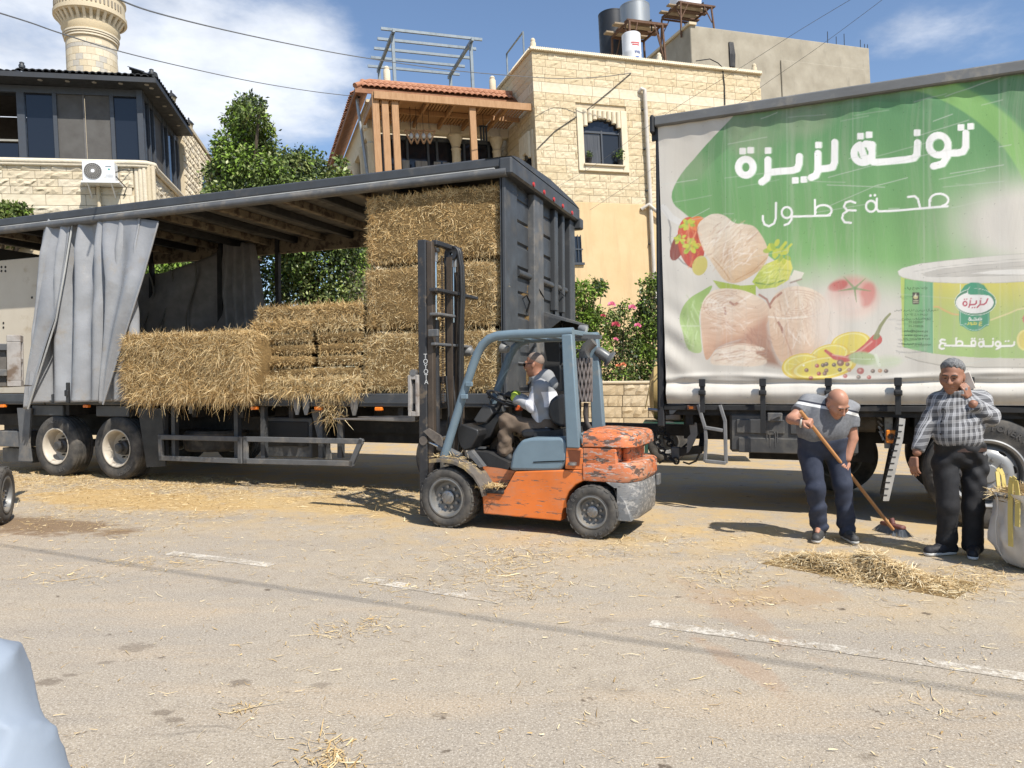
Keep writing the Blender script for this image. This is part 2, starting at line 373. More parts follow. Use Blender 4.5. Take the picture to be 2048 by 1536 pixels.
 L.new(M('ADD', noise(150, 3, .7), M('MULTIPLY', mid, .8)), b.inputs['Height']); L.new(b.outputs[0], p.inputs['Normal'])
 return m
road_m = road_material(); paint_m = road_material(True)
earth_m = mat('dry_earth', (.34, .27, .18), (.26, .20, .13), scale=1.2, rough=.95, bump=.4, bscale=20)
g = MB(); g.add([(-400, -300, -.02), (400, -300, -.02), (400, 700, -.02), (-400, 700, -.02)], [(0, 1, 2, 3)])
tag(g.build('ground', earth_m, None), kind='structure')
g = MB(); g.add([(-45, -12, 0), (45, -30, 0), (45, 30, 0), (-45, 30, 0)], [(0, 1, 2, 3)])
road = tag(g.build('road', road_m, None), kind='structure')
RD = Vector((math.cos(R(24)), -math.sin(R(24)), 0)); RN = Vector((-RD.y, RD.x, 0))
def dash(u0, v0, u1, v1, wd):
 a = gnd(u0, v0); b = gnd(u1, v1); d = (b - a).normalized(); nn = Vector((-d.y, d.x, 0)) * wd / 2; k = 14
 vs = [];
 for i in range(k + 1):
  p = a.lerp(b, i / k); j = .006 * math.sin(i * 2.1); vs += [(p + nn * (1 + j * 9)) + Vector((0, 0, .003)), (p - nn * (1 - j * 7)) + Vector((0, 0, .003))]
 mb = MB(); mb.add(vs, [(2*i, 2*i+1, 2*i+3, 2*i+2) for i in range(k)])
 tag(mb.build('road_marking', paint_m), kind='structure')
dash(338, 1106, 545, 1131, .13); dash(725, 1159, 1005, 1203, .13); dash(1300, 1247, 1640, 1293, .13); dash(1640, 1293, 2100, 1362, .12)

# ================================================================ limestone
def stone_material(name, c, c2):
 m = bpy.data.materials.new(name); t, n, L, p, tc, noise, M, ramp, mix = node_kit(m)
 oi = n.new('ShaderNodeObjectInfo')
 base = mix(ramp(noise(9, 7, .65), .3, .7), c2, c)
 base = mix(M('MULTIPLY', oi.outputs['Random'], .9), base, tuple(x * y for x, y in zip(c, (.82, .77, .68))))
 base = mix(M('MULTIPLY', ramp(noise(26, 5, .7), .56, .72), .35), base, tuple(x * .6 for x in c2))
 L.new(base, p.inputs['Base Color']); p.inputs['Roughness'].default_value = .9; p.inputs['Specular IOR Level'].default_value = .2
 b = n.new('ShaderNodeBump'); b.inputs['Strength'].default_value = .5; b.inputs['Distance'].default_value = .03
 L.new(noise(18, 8, .7), b.inputs['Height']); L.new(b.outputs[0], p.inputs['Normal']); return m
lime = stone_material('limestone', (.66, .565, .40), (.58, .485, .335))
lime_pale = stone_material('pale_limestone', (.66, .59, .46), (.58, .51, .39))
lime_smooth = mat('dressed_limestone', (.66, .575, .425), (.58, .50, .36), scale=5, rough=.85, bump=.05)
mortar = mat('mortar', (.53, .445, .31), (.45, .37, .25), rough=.95)
plaster = mat('ochre_plaster', (.62, .455, .255), (.57, .41, .22), scale=1.2, rough=.92, bump=.12, bscale=9, dirt=(.50, .355, .19), dirt_at=.50, dirt_w=.22, dscale=1.0, dstretch=(2.5, 2.5, .35))
concrete = mat('bare_concrete', (.36, .325, .255), (.27, .24, .185), scale=1.0, rough=.93, bump=.25, bscale=7, dirt=(.20, .18, .14), dirt_at=.56, dirt_w=.2, dscale=.9, dstretch=(1.6, 1.6, .5))
def stone_mesh(seed, rough=.032, name='stone', mtl=None):
 r = random.Random(seed); nu, nv = 8, 3; vs = []; fs = []
 for j in range(nv + 1):
  for i in range(nu + 1):
   edge = i in (0, nu) or j in (0, nv)
   x, z = i / nu, j / nv
   vs.append((x if i in (0, nu) else x + r.uniform(-.05, .05), -.004 if edge else -rough * r.random() ** 1.5 + .004, z if j in (0, nv) else z + r.uniform(-.08, .08)))
 fs = [(j*(nu+1)+i, j*(nu+1)+i+1, (j+1)*(nu+1)+i+1, (j+1)*(nu+1)+i) for j in range(nv) for i in range(nu)]
 k = len(vs); vs += [(0, .06, 0), (1, .06, 0), (1, .06, 1), (0, .06, 1)]
 tl = nv*(nu+1)
 fs += [tuple([*range(0, nu + 1)][::-1]) + (k, k+1), tuple(range(tl, tl + nu + 1)) + (k+2, k+3),
           tuple(j*(nu+1) for j in range(nv + 1)) + (k+3, k), tuple(j*(nu+1)+nu for j in range(nv + 1))[::-1] + (k+1, k+2)]
 me = bpy.data.meshes.new(name); me.from_pydata(vs, [], fs); me.materials.append(mtl or lime); me.update(); return me
stones = [stone_mesh(i) for i in range(8)]
stones_pale = [stone_mesh(20 + i, .05, 'stone', lime_pale) for i in range(6)]
stones_flat = [stone_mesh(40, .015, 'band_stone', lime_smooth)]
def lay(parent, meshes, x0, x1, z0, z1, course, lmin, lmax, M=None, skip=None, gap=.012, name='stone', seed=1, y=0.):
 """courses of single stones on the local plane y=0 (M moves that plane)"""
 r = random.Random(seed); nz = max(1, round((z1 - z0) / course)); ch = (z1 - z0) / nz; cnt = 0
 for k in range(nz):
  z = z0 + k * ch; x = x0 - r.uniform(0, lmin)
  while x < x1 - .05:
   l = r.uniform(lmin, lmax); a, b = max(x, x0), min(x + l, x1); x += l
   if b - a < .06: continue
   segs = [(a, b)]
   if skip: segs = skip(a, b, z, z + ch)
   for a, b in segs:
    if b - a < .05: continue
    o = bpy.data.objects.new(name, r.choice(meshes)); link(o, parent)
    m = Matrix.Translation((a + gap / 2, y, z + gap / 2)) @ Matrix.Diagonal((b - a - gap, 1, ch - gap, 1))
    o.matrix_local = (M @ m) if M is not None else m; cnt += 1
 return cnt
def rect_skip(*rects):
 def f(a, b, z0, z1):
  segs = [(a, b)]
  for (xa, xb, za, zb) in rects:
   if z1 <= za + .02 or z0 >= zb - .02: continue
   out = []
   for p, q in segs:
    if q <= xa or p >= xb: out.append((p, q)); continue
    if p < xa: out.append((p, xa))
    if q > xb: out.append((xb, q))
   segs = out
  return segs
 return f
alu = mat('dark_aluminium', (.065, .072, .082), (.05, .055, .064), rough=.45, metal=.2)
wglass = flat('window_glass', (.02, .022, .025), .04)
curtain_in = mat('net_curtain', (.33, .33, .33), (.20, .20, .20), scale=4, stretch=(9, 9, .3), rough=.9)

# ================================================================ limestone house behind the vehicles
def house_one():
 h = thing('stone_house', 'cream limestone house with ochre plaster base and one arched window', 'house', H1)
 WX, WZ0, WZ1 = 9.35, 7.65, 12.75
 wx0, wx1, wz0, wz1 = 1.78, 3.26, 8.98, 10.62            # window opening
 sx0, sx1, sz0, sz1 = 1.55, 3.50, 8.74, 10.92            # dressed surround
 m = MB()
 for (a, b, c, d) in ((0, wx0, WZ0, WZ1), (wx1, WX, WZ0, WZ1), (wx0, wx1, WZ0, wz0), (wx0, wx1, wz1, WZ1)): m.box(a, b, .05, .4, c, d)
 m.box(.05, .4, .4, 9, WZ0, WZ1); m.box(WX - .4, WX, .4, 9, WZ0, WZ1); m.box(.4, WX - .4, 8.6, 9, WZ0, WZ1); m.box(.4, WX - .4, .4, 8.6, 12.2, 12.3)
 m.build('wall_core', mortar, h)
 m = MB(); m.box(-.02, WX + .02, -.02, 9, 0, WZ0, .02); m.build('plaster_wall', plaster, h)
 band = (11.36, 11.72)
 sk = rect_skip((sx0, sx1, sz0, sz1))
 lay(h, stones, 0, 5.6, WZ0, band[0], .2473, .42, .78, skip=sk, seed=3)
 lay(h, stones, 5.6, WX, 10.6, band[0], .253, .5, .85, seed=4)
 lay(h, stones, 0, WX, band[1], WZ1, .2575, .42, .8, seed=5)
 lay(h, stones_flat, 0, WX, band[0], band[1], .4, .9, 1.05, name='band_stone', seed=6)
 # return wall, facing the neighbour
 ML = Matrix.Translation((0, 0, 0)) @ Matrix.Rotation(R(-90), 4, 'Z') @ Matrix.Diagonal((-1, 1, 1, 1))
 ax0, ax1, az0, az1 = .35, 1.35, 8.0, 9.9
 lay(h, stones, .02, 5.2, WZ0 + 1.5, band[0], .2473, .6, 1.0, M=ML, skip=rect_skip((ax0, ax1, az0, az1 + .25)), seed=7)
 lay(h, stones, .02, 6.2, band[1], WZ1, .2575, .6, 1.0, M=ML, seed=8)
 lay(h, stones_flat, .02, 5.6, band[0], band[1], .4, .9, 1.05, M=ML, name='band_stone', seed=9)
 # arched opening in the return wall: dressed flutes and a dark pane
 ap = part('arched_window', h)
 m = MB()
 for k in range(6):
  y = ax0 + .02 + k * (ax1 - ax0) / 6; m.pipe([(-.05, y + .09, az1 - .35 + .12 * abs(k - 2.5) * -1), (-.05, y + .09, az1 + .24)], .085, 8)
 m.box(-.05, .02, ax0 - .16, ax0 + .0, az0, az1 + .24); m.box(-.05, .02, ax1, ax1 + .16, az0, az1 + .24)
 m.build('surround', lime_smooth, ap, 40)
 arch = [(ax0 + .02, az0), (ax1 - .02, az0)] + [((ax0 + ax1) / 2 + .48 * math.cos(a), az1 - .62 + .5 * math.sin(a)) for a in np.linspace(0, math.pi, 11)]
 m = MB(); m.prism(arch, -.012, .05, 'x'); m.build('pane', wglass, ap)
 # twisted rope coping
 m = MB(); n = 120
 pts = [(-.05 + (WX + .1) * i / n, -.05, WZ1 + .06) for i in range(n + 1)]
 for i in range(n):
  x = pts[i][0]; m.pipe([(x, -.09, WZ1 - .0), (x + .05, -.02, WZ1 + .12), (x + .02, .1, WZ1 + .12)], .042, 5)
 m.box(-.06, WX + .06, -.03, .3, WZ1, WZ1 + .07)
 for i in range(55):
  y = .05 + i * .11; m.pipe([(-.08, y, WZ1), (-.02, y + .05, WZ1 + .12), (.1, y + .02, WZ1 + .12)], .042, 5)
 m.box(-.03, .3, .3, 7.2, WZ1, WZ1 + .07)
 m.build('rope_coping', lime_smooth, h, 50)
 # pinnacles on the coping
 for x, y in ((.12, .12), (5.05, .15), (9.2, .15)):
  m = MB(); m.lathe([(.1, 0), (.1, .26), (.075, .30), (.085, .36), (.05, .42), (0, .44)], 12, org=(x, y, WZ1 + .05)); m.build('pinnacle', lime_pale, h, 40)
 # window
 wn = part('window', h)
 m = MB(); cx = (wx0 + wx1) / 2
 m.box(sx0, wx0, -.06, .1, sz0, sz1, .01); m.box(wx1, sx1, -.06, .1, sz0, sz1, .01); m.box(wx0, wx1, -.07, .1, sz0, wz0, .01)
 m.box(wx0, wx1, -.015, .1, wz1 + .0, sz1)
 m.build('surround', lime_smooth, wn)
 nf = 8
 for k in range(nf):                                       # fluted stones over the opening, cut to the arch
  xa = wx0 + k * (wx1 - wx0) / nf; xc = xa + (wx1 - wx0) / nf / 2
  zb = wz1 - .38 * ((xc - cx) / ((wx1 - wx0) / 2)) ** 2 - .02
  m = MB(); m.lathe([(0, zb - .03), (.088, zb), (.09, sz1 - .06), (.0, sz1 - .05)], 12, org=(xc, -.01, 0)); m.build('flute', lime_smooth, wn, 40)
 m = MB(); fr = .05; zsp = wz1 - .42
 archp = lambda hw, hz, zs: [(cx + hw * math.cos(a), zs + hz * math.sin(a)) for a in np.linspace(0, math.pi, 17)]
 outer = archp((wx1 - wx0) / 2, .42, zsp); inner = archp((wx1 - wx0) / 2 - fr, .36, zsp)
 for i in range(16):
  q = [outer[i], outer[i+1], inner[i+1], inner[i]]; m.prism(q, .06, .16, 'y')
 m.box(wx0, wx0 + fr, .06, .16, wz0, zsp); m.box(wx1 - fr, wx1, .06, .16, wz0, zsp); m.box(wx0, wx1, .06, .16, wz0, wz0 + .05); m.box(wx0, wx1, .055, .17, zsp - .1, zsp - .03)
 m.box(cx - .03, cx + .03, .05, .165, wz0, zsp)
 m.build('frame', alu, wn)
 for a, b in ((wx0 + fr, cx - .03), (cx + .03, wx1 - fr)):
  m = MB(); m.box(a, b, .10, .108, wz0 + .05, zsp - .1); m.build('pane', wglass if a > cx - .2 else mat('pane_with_curtain', (.10, .10, .10), (.05, .05, .05), scale=3, stretch=(10, 1, .4), rough=.1), wn)
  m = MB(); w_ = (b - a)
  for k in range(5):
   x = a + .04 + k * w_ / 5; m.add([(x, .14, wz0 + .1), (x + w_ / 9, .14, wz0 + .1), (x + w_ / 9, .14, zsp - .15), (x, .14, zsp - .15)], [(0, 1, 2, 3)])
  m.build('net_curtain', curtain_in, wn)
 m = MB(); m.prism(inner + [(wx0 + fr, zsp - .03), (wx1 - fr, zsp - .03)][::1], .10, .108, 'y'); m.build('fanlight', glass_dark, wn)
 m = MB(); m.box(wx0 - .05, wx1 + .05, -.14, .06, wz0 - .06, wz0, .01); m.build('sill', lime_pale, wn)
 # drainpipe with brackets
 dp = part('drainpipe', h); px = 4.22
 m = MB(); m.pipe([(px - .15, .0, 11.66), (px - .12, -.12, 11.74), (px, -.14, 11.7), (px, -.14, 11.5), (px + .01, -.14, 7.9), (px + .02, -.14, 4.2)], .075, 10); m.build('pipe', mat('grey_pipe', (.55, .51, .45), (.46, .42, .36), rough=.5), dp, 50)
 m = MB()
 for z in (11.0, 9.6, 8.1, 6.2): m.box(px - .1, px + .1, -.12, .02, z, z + .04)
 m.build('bracket', alu, dp)
 m = MB(); m.pipe([(px - .32, -.06, 7.45), (px - .1, -.2, 7.6), (px + .3, -.2, 7.3), (px + 1.2, -.2, 6.8)], .07, 8); m.build('waste_pipe', MATS['grey_pipe'], dp, 50)
 # small barred window in the plaster
 w2 = part('barred_window', h); m = MB(); m.box(.95, 1.5, -.03, .03, 5.55, 6.45); m.build('pane', glass_dark, w2)
 m = MB()
 for k in range(5): m.box(.98 + k * .12, 1.0 + k * .12, -.07, -.045, 5.5, 6.5)
 m.box(.93, 1.53, -.075, -.05, 5.98, 6.02); m.box(.9, 1.56, -.1, .01, 5.46, 5.54); m.build('bars', alu, w2)
 # cables pinned to the wall
 m = MB(); m.pipe([(H1.y(u, v, -.04)) for u, v in ((1075, 297), (1110, 262), (1180, 215), (1225, 178), (1262, 146))], .016, 5); m.build('wall_cable', darkm, h)
 m = MB(); m.pipe([(H1.y(u, v, -.04)) for u, v in ((1450, 210), (1449, 170), (1445, 135), (1436, 126), (1420, 118), (1392, 122))], .02, 5); m.build('wall_cable', darkm, h)
 return h
house_one()

# pots on the window sill
leaf_mats = [mat('leaf_bright', (.20, .30, .045), (.14, .23, .03), scale=20, rough=.65, spec=.25), mat('leaf_mid', (.115, .16, .042), (.08, .115, .03), scale=20, rough=.65, spec=.25), mat('leaf_dark', (.046, .07, .022), (.034, .05, .017), scale=20, rough=.5), mat('leaf_yellow', (.25, .28, .09), (.19, .23, .07), scale=20, rough=.5)]
bark = mat('bark', (.10, .075, .05), (.06, .045, .03), scale=12, rough=.95, bump=.6, bscale=30)
def leaf_cloud(centers, radii, n, size, name, parent, mats, flat=1., seed=0, weights=None):
 """n leaf blades spread through the shells of several clumps: two-triangle folded leaves"""
 r = np.random.default_rng(seed); C = np.asarray(centers, float); Rr = np.asarray(radii, float)
 if Rr.ndim == 1: Rr = np.stack([Rr, Rr, Rr], 1)
 pw = (Rr.prod(1)) ** .66; pw /= pw.sum(); k = r.choice(len(C), n, p=pw)
 d = r.normal(size=(n, 3)); d /= np.linalg.norm(d, axis=1)[:, None]
 rad = r.random(n) ** .4 * .62 + .42; rad *= 1 + .2 * r.normal(size=n)
 P = C[k] + d * rad[:, None] * Rr[k]
 ax = d + .9 * r.normal(size=(n, 3)); ax[:, 2] -= .55; ax /= np.linalg.norm(ax, axis=1)[:, None]
 sd = np.cross(ax, r.normal(size=(n, 3))); sd /= np.linalg.norm(sd, axis=1)[:, None]
 L = size * (.6 + .8 * r.random(n))[:, None]; W = L * .24
 nn = np.cross(ax, sd) * W * .35
 V = np.stack([P, P + ax * L * .5 + sd * W + nn, P + ax * L, P + ax * L * .5 - sd * W + nn], 1).reshape(-1, 3)
 F = np.arange(4 * n).reshape(n, 4)
 mi = r.choice(len(mats), n, p=weights)
 # clumps differ in tone: whole clumps lean to one leaf colour
 tone = r.choice(len(mats), len(C), p=weights); use = r.random(n) < .45; mi[use] = tone[k][use]
 return npmesh(name, V, F, mats, parent, True, mi)
def sill_plant(x, label, sz, kind):
 t = thing('potted_plant', label, 'plant', H1, loc=(x, -.06, 8.985))
 m = MB(); m.lathe([(0, 0), (.065, 0), (.085, .16), (.095, .17), (.095, .2), (.08, .2), (.07, .16), (0, .16)], 14); m.build('pot', blackp, t, 40)
 rr = random.Random(kind); cs = [(rr.uniform(-.1, .1) * sz, rr.uniform(-.06, .06), .28 + rr.uniform(0, .22) * sz) for _ in range(7)]
 leaf_cloud(cs, [.07] * 7, 160, .07, 'foliage', t, leaf_mats[:3] if kind != 2 else leaf_mats[1:3], seed=kind)
sill_plant(3.12, 'bright green potted plant at the drainpipe end of the sill', 1.0, 1)
sill_plant(1.95, 'dark reddish potted plant at the corner end of the sill', .6, 2)

# ================================================================ terrace wing with red tiles, beside the stone house
tile_red = mat('red_tile', (.40, .19, .105), (.31, .135, .07), scale=5, rough=.8, bump=.1)
tile_black = mat('black_tile', (.045, .05, .055), (.03, .033, .037), scale=6, rough=.5, bump=.1)
def tile_mesh(mtl, w=.22, l=.34, name='roof_tile'):
 m = MB(); pr = [(-w/2 + w * i / 6, .05 * math.sin(math.pi * i / 6)) for i in range(7)]
 vs = [(x, 0, z + .02) for x, z in pr] + [(x, l, z + .0) for x, z in pr] + [(x, 0, z - .0) for x, z in pr]
 fs = [(i, i+1, 8+i, 7+i) for i in range(6)] + [(14+i, 15+i, i+1, i) for i in range(6)]
 me = bpy.data.meshes.new(name); me.from_pydata(vs, [], fs); me.materials.append(mtl); shade(me, 60); me.update(); return me
def lay_tiles(parent, me, p0, xdir, updir, nx, nr, dx, dr):
 xdir = Vector(xdir).normalized(); updir = Vector(updir).normalized(); nz = xdir.cross(updir)
 B = Matrix(((xdir.x, updir.x, nz.x, 0), (xdir.y, updir.y, nz.y, 0), (xdir.z, updir.z, nz.z, 0), (0, 0, 0, 1)))
 for r_ in range(nr):
  for k in range(nx):
   o = bpy.data.objects.new('roof_tile', me); link(o, parent)
   o.matrix_local = Matrix.Translation(Vector(p0) + xdir * dx * k + updir * dr * r_ + nz * .012 * random.random()) @ B
def terrace():
 t = thing('terrace_wing', 'terrace wing with red tiled hip roof, stone columns and dark glazing', 'house', H1)
 YB = 2.7; XL = H1.y(738, 300, YB).x; ZT = 11.7
 m = MB(); m.box(XL, .0, YB + .25, YB + 5, 0, 8.2); m.box(XL - .02, -.02, YB, YB + .3, 10.65, ZT); m.box(XL, 0, YB + 1.2, YB + 1.3, 8.0, 11); m.build('wall', lime_smooth, t)
 # panels of dressed stone over the columns
 n = 14
 for k in range(n):
  a = XL + k * (-XL) / n; m = MB(); m.box(a + .01, a - XL / n - .01, YB - .03, YB - .004, 10.68, 10.97, .006); m.build('panel', lime_pale, t)
 for u in (745, 914, 996):
  x = H1.y(u, 300, YB).x; m = MB()
  m.lathe([(.16, 8.0), (.16, 10.1), (.19, 10.15), (.15, 10.23), (.2, 10.4), (.26, 10.55), (.27, 10.64)], 18, org=(x, YB + .12, 0)); m.box(x - .28, x + .28, YB - .1, YB + .35, 10.6, 10.66); m.build('column', lime_smooth, t, 40)
 m = MB(); m.box(XL + .3, -.25, YB + .5, YB + .52, 8.0, 10.65); m.build('glazing', glass_dark, t)
 m = MB(); xs = [H1.y(u, 300, YB).x for u in (770, 820, 862, 880, 935, 985)]
 for x in xs: m.box(x - .04, x + .04, YB + .42, YB + .5, 8.0, 10.65)
 m.box(XL + .3, -.25, YB + .42, YB + .5, 10.5, 10.65); m.build('window_frame', alu, t)
 m = MB()
 for u in (808, 835, 845, 872, 890):
  x = H1.y(u, 300, YB).x; m.add([(x, YB + .41, 8.1), (x + .26, YB + .41, 8.1), (x + .26, YB + .41, 9.75), (x, YB + .41, 9.75)], [(0, 1, 2, 3)])
 m.build('net_curtain', curtain_in, t)
 # side of the wing, running back, with its columns and dark openings
 m = MB(); m.box(XL - .0, XL + .3, YB + .3, YB + 9, 10.55, ZT); m.box(XL, XL + .3, YB + .3, YB + 9, 5, 8.3); m.build('side_wall', lime_smooth, t)
 m = MB(); m.box(XL + .2, XL + .22, YB + .3, YB + 9, 8.3, 10.55); m.build('side_glazing', glass_dark, t)
 for k in range(3):
  m = MB(); m.lathe([(.17, 8.2), (.17, 10.1), (.24, 10.4), (.26, 10.55)], 14, org=(XL + .12, YB + 1.9 + k * 2.0, 0)); m.build('column', lime_smooth, t, 40)
 # hip roof: slab, then tiles
 ez = 11.62; ov = .55; rz = 12.02
 a, b, c, d = (XL - ov, YB - ov - .6, ez), (.1, YB - ov - .6, ez), (.1, YB - .62, rz), (XL + .05, YB - .62, rz)
 e, f = (XL - ov, YB + 9, ez), (XL + .05, YB + 9, rz)
 m = MB(); m.add([a, b, c, d, e, f], [(0, 1, 2, 3), (0, 3, 5, 4), (0, 4, 5, 3)]); m.add([(p[0], p[1], p[2] - .12) for p in (a, b, c, d, e, f)], [(0, 1, 2), (0, 2, 3), (0, 3, 5), (0, 5, 4)])
 m.box(XL - ov, .1, a[1], a[1] + .05, ez - .16, ez - .01); m.box(XL - ov, XL - ov + .06, a[1] + .05, YB + 9, ez - .16, ez - .01)
 m.build('roof_slab', mat('roof_board', (.30, .14, .07), rough=.8), t)
 me = tile_mesh(tile_red, .2, .36)
 slope = Vector((0, c[1] - b[1], c[2] - b[2]))
 lay_tiles(t, me, (XL - ov + .35, a[1] - .04, ez + .04), (1, 0, 0), slope, int((-XL + ov - .3) / .2), 2, .2, .34)
 s2 = Vector((d[0] - a[0], 0, d[2] - a[2]))
 lay_tiles(t, me, (XL - ov - .04, YB + 8.6, ez + .04), (0, -1, 0), s2, 42, 2, .22, .34)
 m = MB(); m.pipe([(XL - ov, a[1], ez + .06), (d[0], d[1], rz + .06)], .09, 8); m.pipe([(d[0], d[1], rz + .06), (c[0], c[1], rz + .06)], .09, 8); m.build('ridge_tile', tile_red, t, 50)
 m = MB(); m.box(XL + .05, -.06, YB - .6, YB - .4, rz - .1, rz + .10); m.build('parapet', lime_pale, t)
 for u in (772, 981):
  q = H1.y(u, 165, YB - .28); m = MB(); m.lathe([(.12, 0), (.12, .42), (.09, .46), (.1, .52), (.05, .58), (0, .6)], 12, org=(min(q.x, -.25), YB - .5, rz + .10)); m.build('pinnacle', lime_pale, t, 40)
 return XL, YB, rz
XL, YB, RZ = terrace()
def pergola():
 t = thing('wooden_pergola', 'orange timber pergola with slatted ceiling on the terrace', 'pergola', H1)
 YF = .15; zt = H1.y(890, 190, YF).z; xl = H1.y(748, 195, YF).x
 zt = 11.0
 m = MB(); m.box(xl, .0 - .02, YF, YF + .1, zt - .24, zt, .008); m.build('front_beam', wood_m, t)
 for u in (757, 776, 796, 951):
  x = H1.y(u, 300, YF).x; m = MB(); m.box(x - .11, x + .11, YF + .1, YF + .24, 7.6, zt - .02, .008); m.build('post', wood_m, t)
 m = MB(); m.box(xl, xl + .1, YF + .1, YB - .05, zt - .24, zt, .008); m.build('side_beam', wood_m, t)
 nb = 6
 for k in range(1, nb):
  x = xl + k * (-xl) / nb; m = MB(); m.box(x - .04, x + .04, YF + .1, YB - .05, zt - .22, zt - .04); m.build('rafter', wood_m, t)
 yy = (YF + YB) / 2
 m = MB(); m.box(xl + .1, -.03, yy - .04, yy + .04, zt - .2, zt - .05); m.build('cross_beam', wood_m, t)
 for k in range(nb):
  a, b = xl + .06 + k * (-xl) / nb, xl - .06 + (k + 1) * (-xl) / nb
  for j in range(2):
   y0, y1 = (YF + .12, yy - .05) if j == 0 else (yy + .05, YB - .08)
   if (k + j) % 2 and k != nb - 1:
    m = MB(); m.box(a, b, y0, y1, zt - .03, zt - .005); m.build('ceiling_board', wood_m, t)
   else:
    n = 7
    for q in range(n):
     m = MB(); xx = a + (b - a) * (q + .5) / n; m.box(xx - .03, xx + .03, y0, y1, zt - .05, zt - .01); m.build('slat', wood_m, t)
 m = MB(); m.box(xl, -1.0, YF + .1, YB - .05, zt + .002, zt + .02); m.build('ceiling_cover', wood_m, t)
 # lamps hanging under the ceiling
 for u, v in ((822, 272), (834, 272), (847, 272), (859, 272)):
  c = H1.y(u, v, 1.2); l = thing('pendant_lamp', {822: 'leftmost wooden triangle lamp of the four on the terrace', 834: 'second wooden triangle lamp from the left on the terrace', 847: 'third wooden triangle lamp from the left on the terrace', 859: 'rightmost wooden triangle lamp of the four on the terrace'}[u], 'lamp', H1, 'wooden triangle lamps under the pergola', loc=c)
  tri = [(-.2, .18), (.2, .18), (0, -.26)]; m = MB()
  for i in range(3):
   p, q = tri[i], tri[(i + 1) % 3]; m.bar((p[0], 0, p[1]), (q[0], 0, q[1]), .05, .05, up=(0, 1, 0))
  m.build('frame', wood_m, l)
  m = MB(); m.lathe([(0, -.1), (.06, -.07), (.08, 0), (.05, .07), (.02, .1), (0, .1)], 12); m.build('bulb', flat('bulb_glass', (.5, .5, .48), .1), l, 60)
  m = MB(); m.pipe([(0, 0, .1), (0, 0, zt - .03 - c.z)], .008, 5); m.build('cord', darkm, l)
 c = H1.y(967, 262, 1.3); l = thing('lantern', 'dark metal lantern cluster hanging by the timber post', 'lantern', H1, loc=c); m = MB()
 for dx in (-.1, 0, .1):
  m.pipe([(dx, .02 * dx, -.35), (dx, 0, .15)], .035, 6)
 m.box(-.16, .16, -.05, .05, .15, .18); m.build('tubes', darkm, l)
 m = MB(); m.pipe([(0, 0, .18), (0, 0, zt - .03 - c.z)], .01, 5); m.build('cord', darkm, l)
pergola()
def steel_frame():
 t = thing('steel_roof_frame', 'bare grey steel frame standing on the terrace roof', 'frame', H1)
 gal = mat('grey_steel', (.20, .235, .26), (.15, .18, .2), rough=.5, metal=.3)
 YA = YB + 2.0; zt = H1.y(785, 70, YA).z
 x0, x1 = H1.y(787, 110, YA).x, H1.y(944, 140, YA).x
 D = 3.2
 m = MB()
 for x, y in ((x0, YA), (x1, YA), (x0, YA + D), (x1, YA + D)):
  m = MB(); m.box(x - .06, x + .06, y - .06, y + .06, 10.9, zt, .006); m.build('post', gal, t)
 for x in (x0, x1):
  m = MB(); m.box(x - .05, x + .05, YA - .3, YA + D + .3, zt - .02, zt + .1); m.build('side_rail', gal, t)
 for k in range(5):
  y = YA - .1 + k * (D + .2) / 4; m = MB(); m.box(x0 - .45, x1 + .45, y - .04, y + .04, zt + .1, zt + .2); m.build('cross_rail', gal, t)
 t2 = thing('steel_gate_frame', 'thin steel hoop standing on the stone parapet', 'frame', H1); m = MB()
 a = H1.x(1046, 64, .2); b = H1.x(1013, 100, .2)
 m.pipe([(.2, a.y, 12.7), (.2, a.y, a.z), (.2, b.y, a.z - .0), (.2, b.y, 12.5)], .035, 6); m.build('hoop', gal, t2)
steel_frame()

